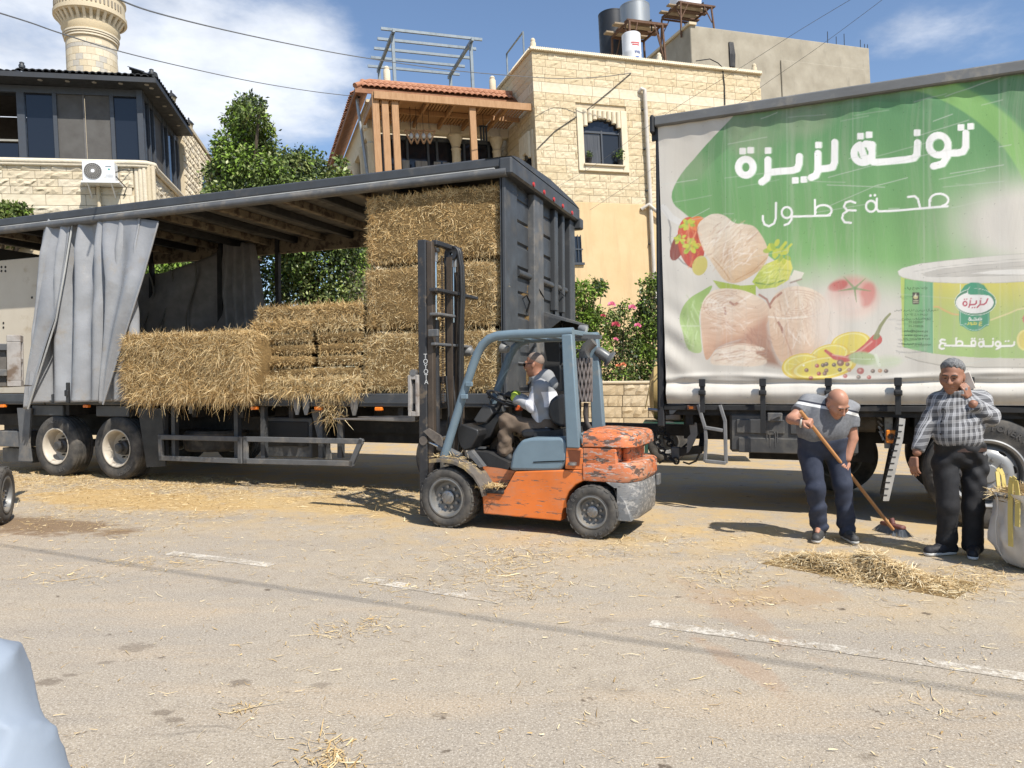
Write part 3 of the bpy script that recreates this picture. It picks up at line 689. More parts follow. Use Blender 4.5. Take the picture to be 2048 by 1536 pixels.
# ================================================================ bare concrete building and the roof tanks
def concrete_house():
 H3 = Frame(H1.M @ Vector((9.0, 7.0, 0)), 19.3, TILT)
 c = H3.y(1380, 50); x0 = c.x; zt = c.z; x1 = H3.y(1738, 90).x
 t = thing('concrete_house', 'unfinished grey rendered building behind the stone house', 'house', H3)
 m = MB(); m.box(x0, x1, 0, 10, 0, zt, .03); m.build('wall', concrete, t)
 a = H3.y(1560, 118, 0); b = H3.y(1728, 140, 0)
 m = MB(); m.box(a.x, b.x, -.07, 0, b.z - 4, b.z - .0, .02); m.build('raised_panel', concrete, t)
 m = MB(); m.box(x0 - .1, x0 + .3, -.1, 6, zt + .0, zt + .12); m.build('roof_slab_edge', lime_pale, t)
 a = H3.y(1458, 85); b = H3.y(1470, 135); m = MB()
 for k in range(4): m.pipe([(a.x + .06 * k, -.03, a.z), (a.x + .08 * k, -.06, (a.z + b.z) / 2), (a.x + .07 * k, -.04, b.z)], .05, 6)
 m.build('pipe_bundle', blackp, t)
 a = H3.y(1632, 182); m = MB(); m.box(a.x, a.x + .8, -.02, .02, a.z - .6, a.z); m.build('vent_opening', flat('void', (.01, .01, .01), .9), t)
 m = MB()
 for u in (1655, 1672, 1688, 1720, 1728, 1734):
  q = H3.y(u, 80, .3); m.pipe([(q.x, .3, zt), (q.x + .02, .3, zt + .35 + .2 * (u % 3))], .018, 5)
 m.build('starter_bars', darkm, t)
 q = H3.y(1540, 60, 2); d = thing('roof_dome', 'white cover peeping over the concrete roof', 'dome', H3, loc=(q.x, 2, zt)); m = MB(); m.lathe([(.95, 0), (.9, .25), (.6, .5), (.12, .62), (.1, .78), (0, .8)], 20); m.build('dome', white_pl, d, 50)
 m = MB()
 for k in range(8):
  a_ = k * math.pi / 4; m.pipe([(.92 * math.cos(a_), .92 * math.sin(a_), .25), (.6 * math.cos(a_), .6 * math.sin(a_), .52), (.1 * math.cos(a_), .1 * math.sin(a_), .68)], .02, 4)
 m.build('rib', white_pl, d)
 return H3, x0, zt
H3, CX0, CZT = concrete_house()
rust = mat('rusty_iron', (.14, .075, .045), (.09, .05, .03), scale=10, rough=.9)
zinc = mat('zinc', (.34, .355, .36), (.27, .285, .29), scale=2, stretch=(6, 6, .4), rough=.45, metal=.5, dirt=(.25, .25, .22), dirt_at=.6)
def water_tank(frame, loc, r, h, m_, name, label, ridged=False, group=None):
 t = thing(name, label, 'tank', frame, group, loc=loc); prof = [(0, 0), (r, 0), (r, h)]
 if ridged:
  prof = [(0, 0), (r * .98, 0)] + [(r * (1 - .02 * (k % 2)), h * (k + 1) / 9) for k in range(8)] + [(r, h * .9), (r * .8, h * .97), (r * .3, h * 1.05)]
 else: prof += [(r * 1.01, h), (r * 1.01, h + .04), (r * .9, h + .06)]
 prof += [(0, prof[-1][1] + .02)]
 m = MB(); m.lathe(prof, 40); m.build('shell', m_, t, 40)
 m = MB(); m.lathe([(.2, 0), (.2, .08), (0, .1)], 16, org=(0, 0, prof[-1][1] - .03)); m.build('lid', m_, t, 40)
 m = MB(); m.pipe([(r * .7, -r * .72, .15), (r * .7, -r * .9, .15), (r * .7, -r * .9, -.3)], .03, 6); m.build('outlet_pipe', darkm, t)
 return t
def stand(frame, loc, w, d, h, label, planks=4):
 t = thing('tank_stand', label, 'stand', frame, loc=loc)
 for x, y in ((-w/2, -d/2), (w/2, -d/2), (-w/2, d/2), (w/2, d/2)):
  m = MB(); m.bar((x * 1.12, y * 1.1, 0), (x, y, h), .07, .07); m.build('leg', rust, t)
 m = MB()
 for s_ in (-1, 1):
  m.bar((-w/2, s_ * d/2, h), (w/2, s_ * d/2, h), .06, .08); m.bar((s_ * w/2, -d/2, h), (s_ * w/2, d/2, h), .06, .08)
  m.bar((-w/2, s_ * d/2, h * .55), (-w/4, s_ * d/2, h), .04, .04); m.bar((w/2, s_ * d/2, h * .55), (w/4, s_ * d/2, h), .04, .04)
  m.bar((s_ * w/2, -d/2, h * .55), (s_ * w/2, -d/4, h), .04, .04)
 m.build('frame', rust, t)
 for k in range(planks):
  m = MB(); y = -d/2 + (k + .5) * d / planks; m.box(-w/2 - .35 * (k % 2) - .05, w/2 + .3 * ((k + 1) % 2), y - d / planks * .36, y + d / planks * .36, h + .04, h + .1); m.build('plank', mat('old_plank', (.34, .27, .18), (.24, .18, .12), scale=4, rough=.9) if k % 2 else rust, t)
 return h + .1
def roof_things():
 Y = 2.6; zr = 12.3
 q0 = H1.y(1271, 57, Y); q1 = H1.y(1271, 4, Y); wq = H1.y(1298, 30, Y).x - H1.y(1246, 30, Y).x
 stand(H1, (q0.x + .05, Y, zr), 1.45, 1.45, q0.z - .1 - zr, 'rusty stand carrying the zinc water tank on the stone house')
 water_tank(H1, (q0.x, Y, q0.z), wq / 2, q1.z - q0.z - .25, zinc, 'water_tank', 'pale zinc cylinder tank on a rusty stand')
 Y2 = 4.1; a = H1.y(1227, 105, Y2); b = H1.y(1227, 32, Y2); w2 = H1.y(1252, 60, Y2).x - H1.y(1204, 60, Y2).x
 water_tank(H1, (a.x, Y2, zr + .25), w2 / 2, b.z - zr - .25, mat('black_tank', (.02, .022, .026), rough=.5), 'water_tank', 'tall black plastic tank behind the zinc one')
 stand(H1, (a.x, Y2, zr), 1.3, 1.3, .15, 'low rusty stand under the black tank')
 Y3 = 1.7; c = H1.y(1264, 112, Y3); d = H1.y(1264, 71, Y3); w3 = H1.y(1281, 90, Y3).x - H1.y(1248, 90, Y3).x
 bt = thing('white_barrel', 'white printed barrel standing under the tank stand', 'barrel', H1, loc=(c.x, Y3, zr))
 m = MB(); hh = d.z - zr; rr = w3 / 2; m.lathe([(0, 0), (rr, 0), (rr, hh * .3), (rr * 1.03, hh * .32), (rr, hh * .34), (rr, hh * .66), (rr * 1.03, hh * .68), (rr, hh * .7), (rr, hh), (rr * .9, hh + .03), (0, hh + .03)], 28); m.build('shell', white_pl, bt, 40)
 m = MB()
 for z, cm, a0, a1 in ((hh * .80, 0, -2.1, -1.15), (hh * .765, 0, -2.0, -1.2), (hh * .52, 1, -1.95, -1.1), (hh * .56, 1, -1.7, -1.25)):
  pts = [((rr + .006) * math.cos(x), (rr + .006) * math.sin(x), z) for x in np.linspace(a0, a1, 9)]
  m.add([p for p in pts] + [(p[0], p[1], p[2] + .05) for p in pts], [(i, i+1, i+10, i+9) for i in range(8)], cm)
 zz = [((rr + .006) * math.cos(x), (rr + .006) * math.sin(x), hh * .66 + .06 * (-1) ** i) for i, x in enumerate(np.linspace(-1.75, -1.15, 8))]
 m.pipe(zz, .016, 4, 1); m.build('print', [flat('print_red', (.5, .08, .08)), flat('print_blue', (.06, .13, .4))], bt)
 # far tank on its tall stand, on the concrete roof
 Y4 = 1.6; e = H3.y(1372, 22, Y4); hs = e.z - CZT + .3
 stand(H3, (e.x, Y4, CZT - .3), 1.75, 1.75, hs - .1, 'tall rusty stand carrying a white tank on the concrete roof', 5)
 water_tank(H3, (e.x, Y4, CZT - .3 + hs), .78, 1.3, white_pl, 'water_tank', 'white tank cut off by the top of the picture', True)
roof_things()
# ================================================================ house with the glazed storey, left
def house_two():
 h = thing('glazed_house', 'limestone house with dark glazed upper storey and black tiled roof', 'house', H2)
 SZ = 7.5; EZ = 9.64                                     # sill and eave heights
 CXr = .12
 s0 = H2.y(303, 168); s1 = H2.z(370, 262, EZ); sd = Vector((s1.x - s0.x, s1.y - s0.y, 0)); sl = sd.length; sd.normalize()   # the side wall's direction
 sn = Vector((sd.y, -sd.x, 0))
 ang = math.atan2(sd.y, sd.x)
 MS = Matrix.Translation((CXr, .1, 0)) @ Matrix.Rotation(ang, 4, 'Z')
 XLf = -9
 m = MB(); m.box(XLf, CXr - .2, .06, .5, 0, SZ - .05); m.build('wall_core', mortar, h)
 m = MB(); m.box(0, 16, .06, .5, 0, SZ - .05, M=MS); m.build('side_core', mortar, h)
 m = MB(); m.add([(XLf, .3, SZ - .1), (CXr, .3, SZ - .1), (CXr + sd.x * 16, .1 + sd.y * 16, SZ - .1), (XLf, 16, SZ - .1)], [(0, 1, 2, 3)]); m.build('floor_slab', concrete, h)
 lay(h, stones_pale, -4.2, CXr - .38, 6.62, SZ - .06, .205, .45, .9, seed=31)
 lay(h, stones_flat, -4.2, CXr - .38, 6.33, 6.62, .3, .8, 1.1, name='band_stone', seed=32)
 lay(h, stones_pale, -4.2, CXr - .38, 5.3, 6.33, .206, .45, .9, seed=33)
 lay(h, stones_pale, .32, 4.0, 5.6, SZ - .06, .21, .55, 1.0, M=MS, seed=34)
 # clustered corner shafts
 for k in range(5):
  a = CXr - .31 + k * .1; yb = .0 + .02 * (k - 2) ** 2 * (1 if k > 2 else .4); m = MB(); m.pipe([(a, yb + .02, 5.2), (a, yb + .02, SZ - .06)], .062, 10); m.build('corner_shaft', lime_pale, h, 60)
 # moulded sill
 m = MB()
 path = [Vector((XLf, 0, 0)), Vector((CXr - .3, 0, 0)), Vector((CXr - .05, .03, 0)), Vector((CXr + .12, .2, 0))] + [Vector((CXr, .1, 0)) + sd * q + sn * .06 for q in (.5, 4.2)]
 for dz, r in ((SZ - .02, .075), (SZ - .1, .05)): m.pipe([p + Vector((0, -.04, dz)) for p in path], r, 8)
 m.build('sill', lime_pale, h, 60)
 # glazed storey: corner posts, mullions, panes
 yg = .22
 xs = [H2.y(u, 250, yg).x for u in (-130, 42, 52, 112, 226, 282)]
 m = MB()
 for u in (44, 112, 226, 283):
  x = H2.y(u, 250, yg).x; wd = .09 if u in (44, 283) else .05; m = MB(); m.box(x - wd, x + wd, yg - .05, yg + .07, SZ + .06, EZ - .12, .005); m.build('mullion', alu, h)
 m = MB(); m.box(XLf, xs[5], yg - .055, yg + .05, EZ - .30, EZ - .12); m.box(XLf, xs[5], yg - .055, yg + .05, SZ + .05, SZ + .13); m.build('window_rail', alu, h)
 screen_m = mat('insect_screen', (.085, .080, .072), (.065, .06, .055), scale=3, rough=.7)
 for a, b, mt in ((xs[2], xs[3], glass_dark), (xs[3], (xs[3] + xs[4]) / 2, screen_m), ((xs[3] + xs[4]) / 2, xs[4], screen_m), (xs[4], xs[5], glass_dark)):
  m = MB(); m.box(a + .03, b - .0, yg, yg + .01, SZ + .1, EZ - .28); m.build('pane', mt, h)
 xm = (xs[3] + xs[4]) / 2; m = MB(); m.box(xm - .02, xm + .02, yg - .02, yg, SZ + .12, EZ - .28); m.build('screen_rail', mat('screen_rail', (.14, .13, .12), rough=.5), h)
 # open loggia at the far end
 m = MB(); m.box(XLf, xs[1] - .05, 3.0, 3.1, SZ, EZ); m.box(XLf, xs[1] - .05, .3, 3.0, EZ + .02, EZ + .08); m.build('loggia_wall', mat('shaded_interior', (.05, .042, .035), rough=.9), h)  # interior shade is put into the dark wall and ceiling colour
 m = MB(); m.box(XLf, xs[1], yg - .03, yg + .02, SZ + .55, SZ + .6); m.build('handrail', mat('pale_rail', (.3, .29, .25), rough=.5), h)
 m = MB(); m.box(XLf, xs[1] - .1, yg, yg + .012, SZ + .1, SZ + .5); m.build('balustrade_glass', glass_dark, h)
 # side glazing
 k = 0
 L1 = 3.95
 m = MB(); m.box(0, L1, .1, .2, EZ - .3, EZ - .12, M=MS); m.box(0, L1, .1, .2, SZ + .0, SZ + .1, M=MS); m.build('window_rail', alu, h)
 for q, wd in ((.06, .08), (.65, .04), (1.1, .04), (2.1, .04), (2.6, .04), (3.4, .04), (3.9, .08)):
  m = MB(); m.box(q - wd, q + wd, .08, .22, SZ, EZ - .14, M=MS); m.build('mullion', alu, h)
 for a, b, mt in ((.1, .62, glass_dark), (.68, 1.06, wglass), (1.14, 2.06, screen_m), (2.14, 2.56, wglass), (2.64, 3.36, glass_dark), (3.44, 3.85, screen_m)):
  m = MB(); m.box(a, b, .14, .15, SZ + .08, EZ - .26, M=MS); m.build('pane', mt, h)
 # eaves and tiled roof
 ov = .38
 E0 = Vector((XLf, -ov, EZ)); E1 = Vector((s0.x + .0, -ov + .02, EZ)); E2 = Vector((CXr, .1, EZ)) + sd * 3.85 + sn * .36
 E1 = Vector((CXr + .36, -ov, EZ))
 up = 1.15; R0 = Vector((XLf, 3, EZ + up)); R1 = Vector((CXr - 1.6, 3.0, EZ + up)); R2 = Vector((CXr, .1, EZ + up)) + sd * 3.85 - sn * 3
 soff = mat('eave_board', (.03, .033, .038), rough=.6)
 m = MB(); m.add([E0, E1, E2, R0, R1, R2], [(0, 1, 4, 3), (1, 2, 5, 4)]); m.add([E0 - Vector((0, 0, .1)), E1 - Vector((0, 0, .1)), E2 - Vector((0, 0, .1)), Vector((XLf, 1, EZ - .1)), Vector((CXr - .6, 1, EZ - .1)), E2 - sn * 1.2 - Vector((0, 0, .1))], [(0, 3, 4, 1), (1, 4, 5, 2)])
 m.bar(E0 - Vector((0, 0, .05)), E1 - Vector((0, 0, .05)), .05, .13); m.bar(E1 - Vector((0, 0, .05)), E2 - Vector((0, 0, .05)), .05, .13)
 m.build('roof_slab', soff, h)
 me = tile_mesh(tile_black, .2, .4); f1 = (R1 - E1); f1 = Vector((0, 3.4, up)); xst = H2.y(40, 160, -ov).x
 lay_tiles(h, me, (xst, -ov - .03, EZ + .03), (1, 0, 0), f1, int((E1.x - xst) / .155), 3, .155, .36)
 f2 = Vector((-sn.x * 3.2, -sn.y * 3.2, up)); lay_tiles(h, me, E1 + sn * .03 + sd * .1 + Vector((0, 0, .03)), sd, f2, 20, 2, .19, .36)
 lay_tiles(h, me, (xst - 2.2, -.2, EZ + .06), (1, 0, 0), f1, 14, 1, .155, .36)
 hip = (R1 - E1).normalized(); m = MB(); m.pipe([E1 + Vector((0, 0, .1)), R1 + Vector((0, 0, .1))], .08, 8); m.build('hip_tile', tile_black, h, 50)
 for e in (E1 + Vector((-.08, .02, .08)), Vector((xst + .05, -ov + .03, EZ + .1))):
  m = MB(); m.lathe([(0, 0), (.07, .02), (.08, .08), (.05, .13), (.06, .16), (0, .19)], 10, org=e); m.build('finial', tile_black, h, 50)
 # small round spots under the eave
 sp_m = mat('spot_ring', (.35, .33, .30), rough=.5)
 pos = [Vector((x, -ov + .18, EZ - .105)) for x in np.linspace(xst + .4, E1.x - .25, 5)] + [E1 + sd * q - sn * .2 - Vector((0, 0, .105)) for q in (.4, 1.0, 1.7, 2.4, 3.3)]
 for p in pos:
  m = MB(); m.lathe([(0, -.012), (.05, -.012), (.06, 0)], 12, org=p); m.build('eave_spot', sp_m, h, 40)
 # rear part of the house: rusticated side wall with lamps on its parapet
 m = MB(); m.box(4.1, 9.1, .0, .5, 0, 10.25, M=MS); m.build('rear_core', mortar, h)
 lay(h, stones_pale, 4.1, 9.1, 7.0, 10.15, .225, .3, .5, M=MS, seed=37, y=-.03, gap=.03)
 m = MB(); m.box(4.0, 9.15, -.08, .55, 10.2, 10.32, M=MS); m.box(3.6, 4.3, -.06, .5, 9.72, 10.36, M=MS); m.build('parapet', lime_pale, h)
 wq = MS @ Vector((10.9, -.08, 0)); m = MB(); m.box(6.3, 7.2, -.10, -.05, 8.0, 9.5, M=MS); m.build('window_surround', lime_pale, h)
 m = MB(); m.prism([(6.5, 8.1), (7.0, 8.1), (7.0, 8.8)] + [(6.75 + .25 * math.cos(a), 8.8 + .25 * math.sin(a)) for a in np.linspace(0, math.pi, 7)], -.12, -.101, 'y'); o = m.build('arched_pane', glass_dark, h); o.matrix_local = MS
 # downpipe under the cooler
 px = H2.y(198, 370).x; m = MB(); m.pipe([(px, -.08, 5.2), (px, -.08, 6.95)], .045, 8); m.build('drainpipe', lime_pale, h, 60)
 return MS
MS = house_two()
def lantern(q, name, z):
 p = MS @ Vector((q, .2, z)); t = thing('wall_lantern', name, 'lantern', H2, 'lanterns on the side parapet', loc=p)
 m = MB(); m.lathe([(.09, 0), (.05, .05), (.03, .12), (.09, .16)], 8); m.build('foot', blackp, t, 30)
 m = MB(); m.lathe([(.09, .16), (.15, .42)], 6); m.build('glass', flat('lantern_glass', (.25, .22, .15), .2), t)
 m = MB(); m.lathe([(.18, .42), (.1, .52), (.03, .58), (.03, .64), (0, .66)], 6); m.build('cap', blackp, t)
lantern(3.85, 'black lantern on the near pier of the parapet', 10.36)
lantern(6.2, 'black lantern farther along the side parapet', 10.32)
def cooler():
 p0 = H2.y(163, 322, -.42); p1 = H2.y(230, 362, -.42); w_, hh = p1.x - p0.x, p0.z - p1.z
 t = thing('air_conditioner', 'white outdoor cooling unit with round fan grille on brackets', 'air conditioner', H2, loc=(p0.x, -.42, p1.z))
 m = MB(); m.box(0, w_, 0, .34, 0, hh, .015); m.build('case', white_pl, t)
 cx, cz, r = w_ * .33, hh * .5, hh * .42
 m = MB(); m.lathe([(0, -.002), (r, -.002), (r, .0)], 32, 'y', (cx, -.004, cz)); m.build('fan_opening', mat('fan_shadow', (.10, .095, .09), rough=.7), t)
 g_ = mat('grille', (.42, .40, .37), rough=.6); m = MB()
 for k in range(1, 6):
  rr = r * k / 5.2; pts = [(cx + rr * math.cos(a), -.02, cz + rr * math.sin(a)) for a in np.linspace(0, 2 * math.pi, 25)]; m.pipe(pts, .005, 4)
 for k in range(24):
  a = k * math.pi / 12; m.pipe([(cx + .05 * math.cos(a), -.02, cz + .05 * math.sin(a)), (cx + r * math.cos(a + .25), -.02, cz + r * math.sin(a + .25))], .004, 4)
 m.build('grille', g_, t); m = MB(); m.lathe([(0, -.03), (.045, -.028), (.05, -.01)], 16, 'y', (cx, 0, cz)); m.build('hub', white_pl, t, 60)
 m = MB(); m.box(w_ * .72, w_ * .95, -.003, .0, hh * .18, hh * .34); m.build('vent', mat('vent_grey', (.55, .56, .57), rough=.5), t)
 m = MB(); m.box(w_ * .72, w_ * .9, -.003, .0, hh * .72, hh * .78); m.box(w_ * .80, w_ * .86, -.003, 0, hh * .56, hh * .64, mi=1); m.build('badge', [flat('badge_grey', (.2, .22, .25)), flat('badge_green', (.02, .3, .25))], t)
 m = MB(); m.box(-.03, w_ + .1, -.02, .42, -.05, -.005); m.bar((.1, .4, -.35), (.1, .02, -.03), .03, .03); m.bar((w_ - .1, .4, -.35), (w_ - .1, .02, -.03), .03, .03); m.build('bracket', white_pl, t)
 m = MB(); m.pipe([(w_, .1, hh * .5), (w_ + .15, .2, hh * .7), (w_ + .3, .38, hh * .75)], .014, 5); m.pipe([(w_, .1, hh * .3), (w_ + .2, .3, -.1), (w_ + .1, .38, -.3)], .014, 5); m.build('cable', darkm, t)
cooler()

# ================================================================ minaret
def minaret():
 Y = 50; c = WORLD.y(185, 300, Y); FM = Frame((c.x, Y, 0), 0, TILT * .75)
 t = thing('minaret', 'round limestone minaret with a corbelled gallery', 'minaret', FM)
 zz = lambda v: FM.y(185, v).z
 r = (FM.y(230, 140).x - FM.y(140, 140).x) / 2; cx = FM.y(185, 130).x
 rg = (FM.y(242, 30).x - FM.y(116, 30).x) / 2
 zg0, zg1, zc, zt = zz(68), zz(42), zz(75), zz(10)
 m = MB(); m.lathe([(r, 0), (r, zc)], 48, org=(cx, 0, 0)); m.build('core', mortar, t, 60)
 # shaft built of curved blocks
 def ring(z0, z1, rad, n, off, mts, nm, proud=.02):
  for k in range(n):
   a0 = 2 * math.pi * (k + off) / n; a1 = a0 + 2 * math.pi / n - .012
   if math.sin((a0 + a1) / 2) > .35: continue            # the far side is never built
   mm = MB(); aa = np.linspace(a0, a1, 4); ri, ro = rad - .05, rad + proud
   pts = [(cx + q * math.cos(x), q * math.sin(x)) for q in (ro,) for x in aa] + [(cx + ri * math.cos(x), ri * math.sin(x)) for x in aa[::-1]]
   mm.prism(pts, z0 + .01, z1 - .01, 'z'); mm.build(nm, mts[k % len(mts)], t)
 bands = [zz(v) for v in (150, 138, 126, 112, 104, 95, 87)]
 grey_l = mat('grey_limestone', (.47, .44, .38), (.40, .37, .32), rough=.9)
 ring(zz(178), zz(164), r, 20, 0, [lime_pale], 'block'); ring(zz(164), bands[0], r, 20, .5, [lime_pale, lime_pale, grey_l], 'block')
 for i in range(5):
  ring(bands[i], bands[i + 1], r, 20, .5 * (i % 2), [lime_pale, lime_smooth] if i not in (0, 1, 3) else ([lime_pale, lime_pale, grey_l] if i < 2 else [grey_l]), 'block')
 m = MB();
 for z, q in ((zz(87), .10), (zz(82), .14), (zz(78), .18)): m.lathe([(r, z - .06), (r + q, z - .05), (r + q, z + .06), (r, z + .07)], 48, org=(cx, 0, 0))
 m.build('moulding', lime_pale, t, 40)
 # corbels fanning out to the gallery
 nb = 30
 for k in range(nb):
  a = 2 * math.pi * k / nb
  if math.sin(a) > .4: continue
  mm = MB(); pr = []
  for i in range(6):
   f = i / 5; pr.append((r + .05 + (rg - r) * f ** 1.7 * .98, zz(78) + (zg1 - zz(78)) * f))
  outl = pr + [(r + .02, pr[-1][1]), (r + .02, pr[0][1])]
  mm.prism(outl, -.09, .09, 'y'); o = mm.build('corbel', lime_smooth, t); o.matrix_local = Matrix.Translation((cx, 0, 0)) @ Matrix.Rotation(a, 4, 'Z')
 m = MB(); m.lathe([(r, zz(80)), (r + .25, zz(66)), (rg - .45, zz(50)), (rg - .1, zg1)], 48, org=(cx, 0, 0)); m.build('gallery_soffit', lime, t, 60)
 m = MB(); m.lathe([(rg - .1, zg1 - .1), (rg + .08, zg1), (rg + .08, zg1 + .25), (rg - .02, zg1 + .3), (rg - .02, zz(8)), (rg + .06, zz(6)), (rg + .06, zz(2)), (rg - .2, zz(0))], 48, org=(cx, 0, 0)); m.build('gallery_wall', lime_pale, t, 40)
 for k in range(26):
  a = -math.pi * (k + .5) / 26; mm = MB(); mm.box(-.05, .05, -.02, .05, 0, (zz(14) - zz(30)) * .8); o = mm.build('slot', mat('slot_shadow', (.30, .26, .2), rough=.9) if 'slot_shadow' not in MATS else MATS['slot_shadow'], t)
  o.matrix_local = Matrix.Translation((cx + (rg - .0) * math.cos(a), (rg - .0) * math.sin(a), zz(30))) @ Matrix.Rotation(a + math.pi / 2, 4, 'Z')
 # rust brown fretwork band above the gallery wall
 m = MB(); m.lathe([(rg - .25, zz(3)), (rg - .25, zz(-40))], 48, org=(cx, 0, 0)); m.build('parapet', mat('carved_brown', (.22, .13, .08), (.42, .34, .24), scale=2.2, rough=.9, bump=.6, bscale=3, detail=3), t, 60)
 m = MB()
 for k in range(40):
  a = -math.pi * k / 40; p = Vector((cx + (rg - .2) * math.cos(a), (rg - .2) * math.sin(a), zz(-6)))
  ex = Vector((-math.sin(a), math.cos(a), 0)); m.pipe([p + ex * .16 * math.cos(b) + Vector((0, 0, .3 * math.sin(b))) for b in np.linspace(0, 5.2, 10)], .04, 5)
 m.build('scroll', mat('rust_iron', (.16, .085, .05), rough=.9), t)
minaret()

# ================================================================ trees and garden
def tree(name, label, base, trunk_h, trunk_r, clumps, n, size, seed, weights, group=None, cat='tree'):
 t = thing(name, label, cat, None, group, loc=base); r = random.Random(seed)
 m = MB(); top = Vector((r.uniform(-.2, .2), r.uniform(-.2, .2), trunk_h))
 m.pipe([(0, 0, -.1), (.04, .02, trunk_h * .3), (top.x * .6, top.y * .6, trunk_h * .7), top], [trunk_r * 1.25, trunk_r, trunk_r * .8, trunk_r * .5], 9)
 for c, rad in clumps[::2]:
  c = Vector(c); s_ = Vector((0, 0, min(trunk_h * .9, max(trunk_h * .35, c.z - 1.2)))); md = s_.lerp(c, .5) + Vector((r.uniform(-.2, .2), r.uniform(-.2, .2), .1))
  m.pipe([s_, md, c], [trunk_r * .45, trunk_r * .3, trunk_r * .12], 6)
 m.build('trunk', bark, t, 60)
 leaf_cloud([c for c, _ in clumps], [q for _, q in clumps], n, size, 'crown', t, leaf_mats, seed=seed, weights=weights)
 return t
def clumps_from_px(spec, Y, base, seed, squash=.8):
 """(u, v, radius px) -> clumps in the tree's own space, spread in depth"""
 r = random.Random(seed); out = []
 for u, v, rp in spec:
  y = Y + r.uniform(-.5, .5); p = WORLD.y(u, v, y) - Vector(base); q = rp / FPX * y
  out.append(((p.x, p.y, p.z), (q, q * 1.0, q * squash)))
  for _ in range(2):
   out.append(((p.x + r.uniform(-.7, .7) * q, p.y + r.uniform(-1.1, 1.1) * q, p.z + r.uniform(-.6, .6) * q), (q * .55, q * .55, q * .5)))
 return out
Y1 = 17.0; b1 = WORLD.y(505, 760, Y1); b1.z = 0
spec1 = [(492, 200, 16), (505, 215, 22), (480, 222, 20), (515, 240, 24), (488, 250, 26), (462, 240, 16), (470, 285, 34), (515, 285, 36), (455, 310, 28), (535, 315, 34), (490, 330, 46), (450, 355, 40), (545, 355, 44), (500, 380, 50), (455, 400, 45), (560, 395, 40), (430, 335, 14), (536, 262, 12), (470, 450, 55), (560, 460, 60)]
tree('evergreen_tree', 'tall pointed evergreen tree rising behind the grey trailer', b1, 5.2, .2, clumps_from_px(spec1, Y1, b1, 5), 27000, .098, 5, [.22, .42, .16, .20], 'trees behind the grey trailer')
Y2 = 18.0; b2 = WORLD.y(610, 760, Y2); b2.z = 0
spec2 = [(600, 318, 26), (625, 322, 26), (590, 345, 34), (640, 345, 24), (575, 310, 16), (650, 352, 14), (610, 380, 44), (565, 390, 40), (640, 400, 44), (600, 470, 70), (560, 520, 60), (650, 500, 70), (700, 520, 50), (540, 580, 55), (620, 580, 70), (700, 590, 60), (640, 640, 60)]
tree('evergreen_tree', 'lower rounded evergreen beside the pointed tree', b2, 4.2, .18, clumps_from_px(spec2, Y2, b2, 6), 30000, .098, 6, [.14, .42, .26, .18], 'trees behind the grey trailer')
Y3 = 19.5; b3 = WORLD.y(372, 760, Y3); b3.z = 0
spec3 = [(330, 510, 34), (360, 500, 36), (395, 505, 34), (310, 540, 40), (350, 550, 50), (410, 540, 40), (440, 520, 40), (300, 600, 50), (390, 600, 60)]
tree('shrub', 'leafy shrub seen through the open trailer above the drooping curtain', b3, 2.6, .1, clumps_from_px(spec3, Y3, b3, 7), 9000, .14, 7, [.35, .4, .1, .15], cat='shrub')
Y4 = 19.0; b4 = WORLD.y(20, 760, Y4); b4.z = 0
spec4 = [(8, 428, 20), (30, 425, 18), (48, 420, 12), (20, 450, 34), (-20, 440, 40)]
tree('tree', 'treetop peeping over the trailer roof below the cooling unit', b4, 4.4, .13, clumps_from_px(spec4, Y4, b4, 8), 4500, .13, 8, [.2, .45, .15, .2])
Y5 = 20.5; b5 = WORLD.y(684, 760, Y5); b5.z = 0
spec5 = [(684, 325, 9), (678, 345, 11), (690, 350, 10), (682, 380, 16), (690, 420, 22)]
tree('young_tree', 'small sprig of a tree against the terrace wing', b5, 6.3, .06, clumps_from_px(spec5, Y5, b5, 9), 1300, .14, 9, [.3, .4, .1, .2])
# garden wall with the flower bed behind it
GW = Frame((1.6, 20.2, 0), -6, 0)
gw = thing('garden_wall', 'low rough limestone wall under the rose bushes', 'wall', GW)
m = MB(); m.box(-16, 16, .05, .4, 0, 1.42); m.build('core', mortar, gw)
rubble = [stone_mesh(60 + i, .055, 'stone', stone_material('rubble_%d' % i, (.60, .50, .35), (.48, .39, .26)) if i == 0 else bpy.data.materials['rubble_0']) for i in range(4)]
lay(gw, rubble, -1.6, 7.5, 0, .5, .5, .4, 1.1, seed=41, gap=.02); lay(gw, rubble, -1.6, 7.5, .5, 1.42, .31, .3, 1.2, seed=43, gap=.02)
m = MB(); m.box(-16, 16, -.04, .45, 1.42, 1.5, .02); m.build('coping', lime_pale, gw)
g = MB(); g.box(-16, 16, .41, 3.2, 1.0, 1.3); o = g.build('flower_bed', earth_m); o.matrix_world = GW.M.copy(); tag(o, kind='structure')
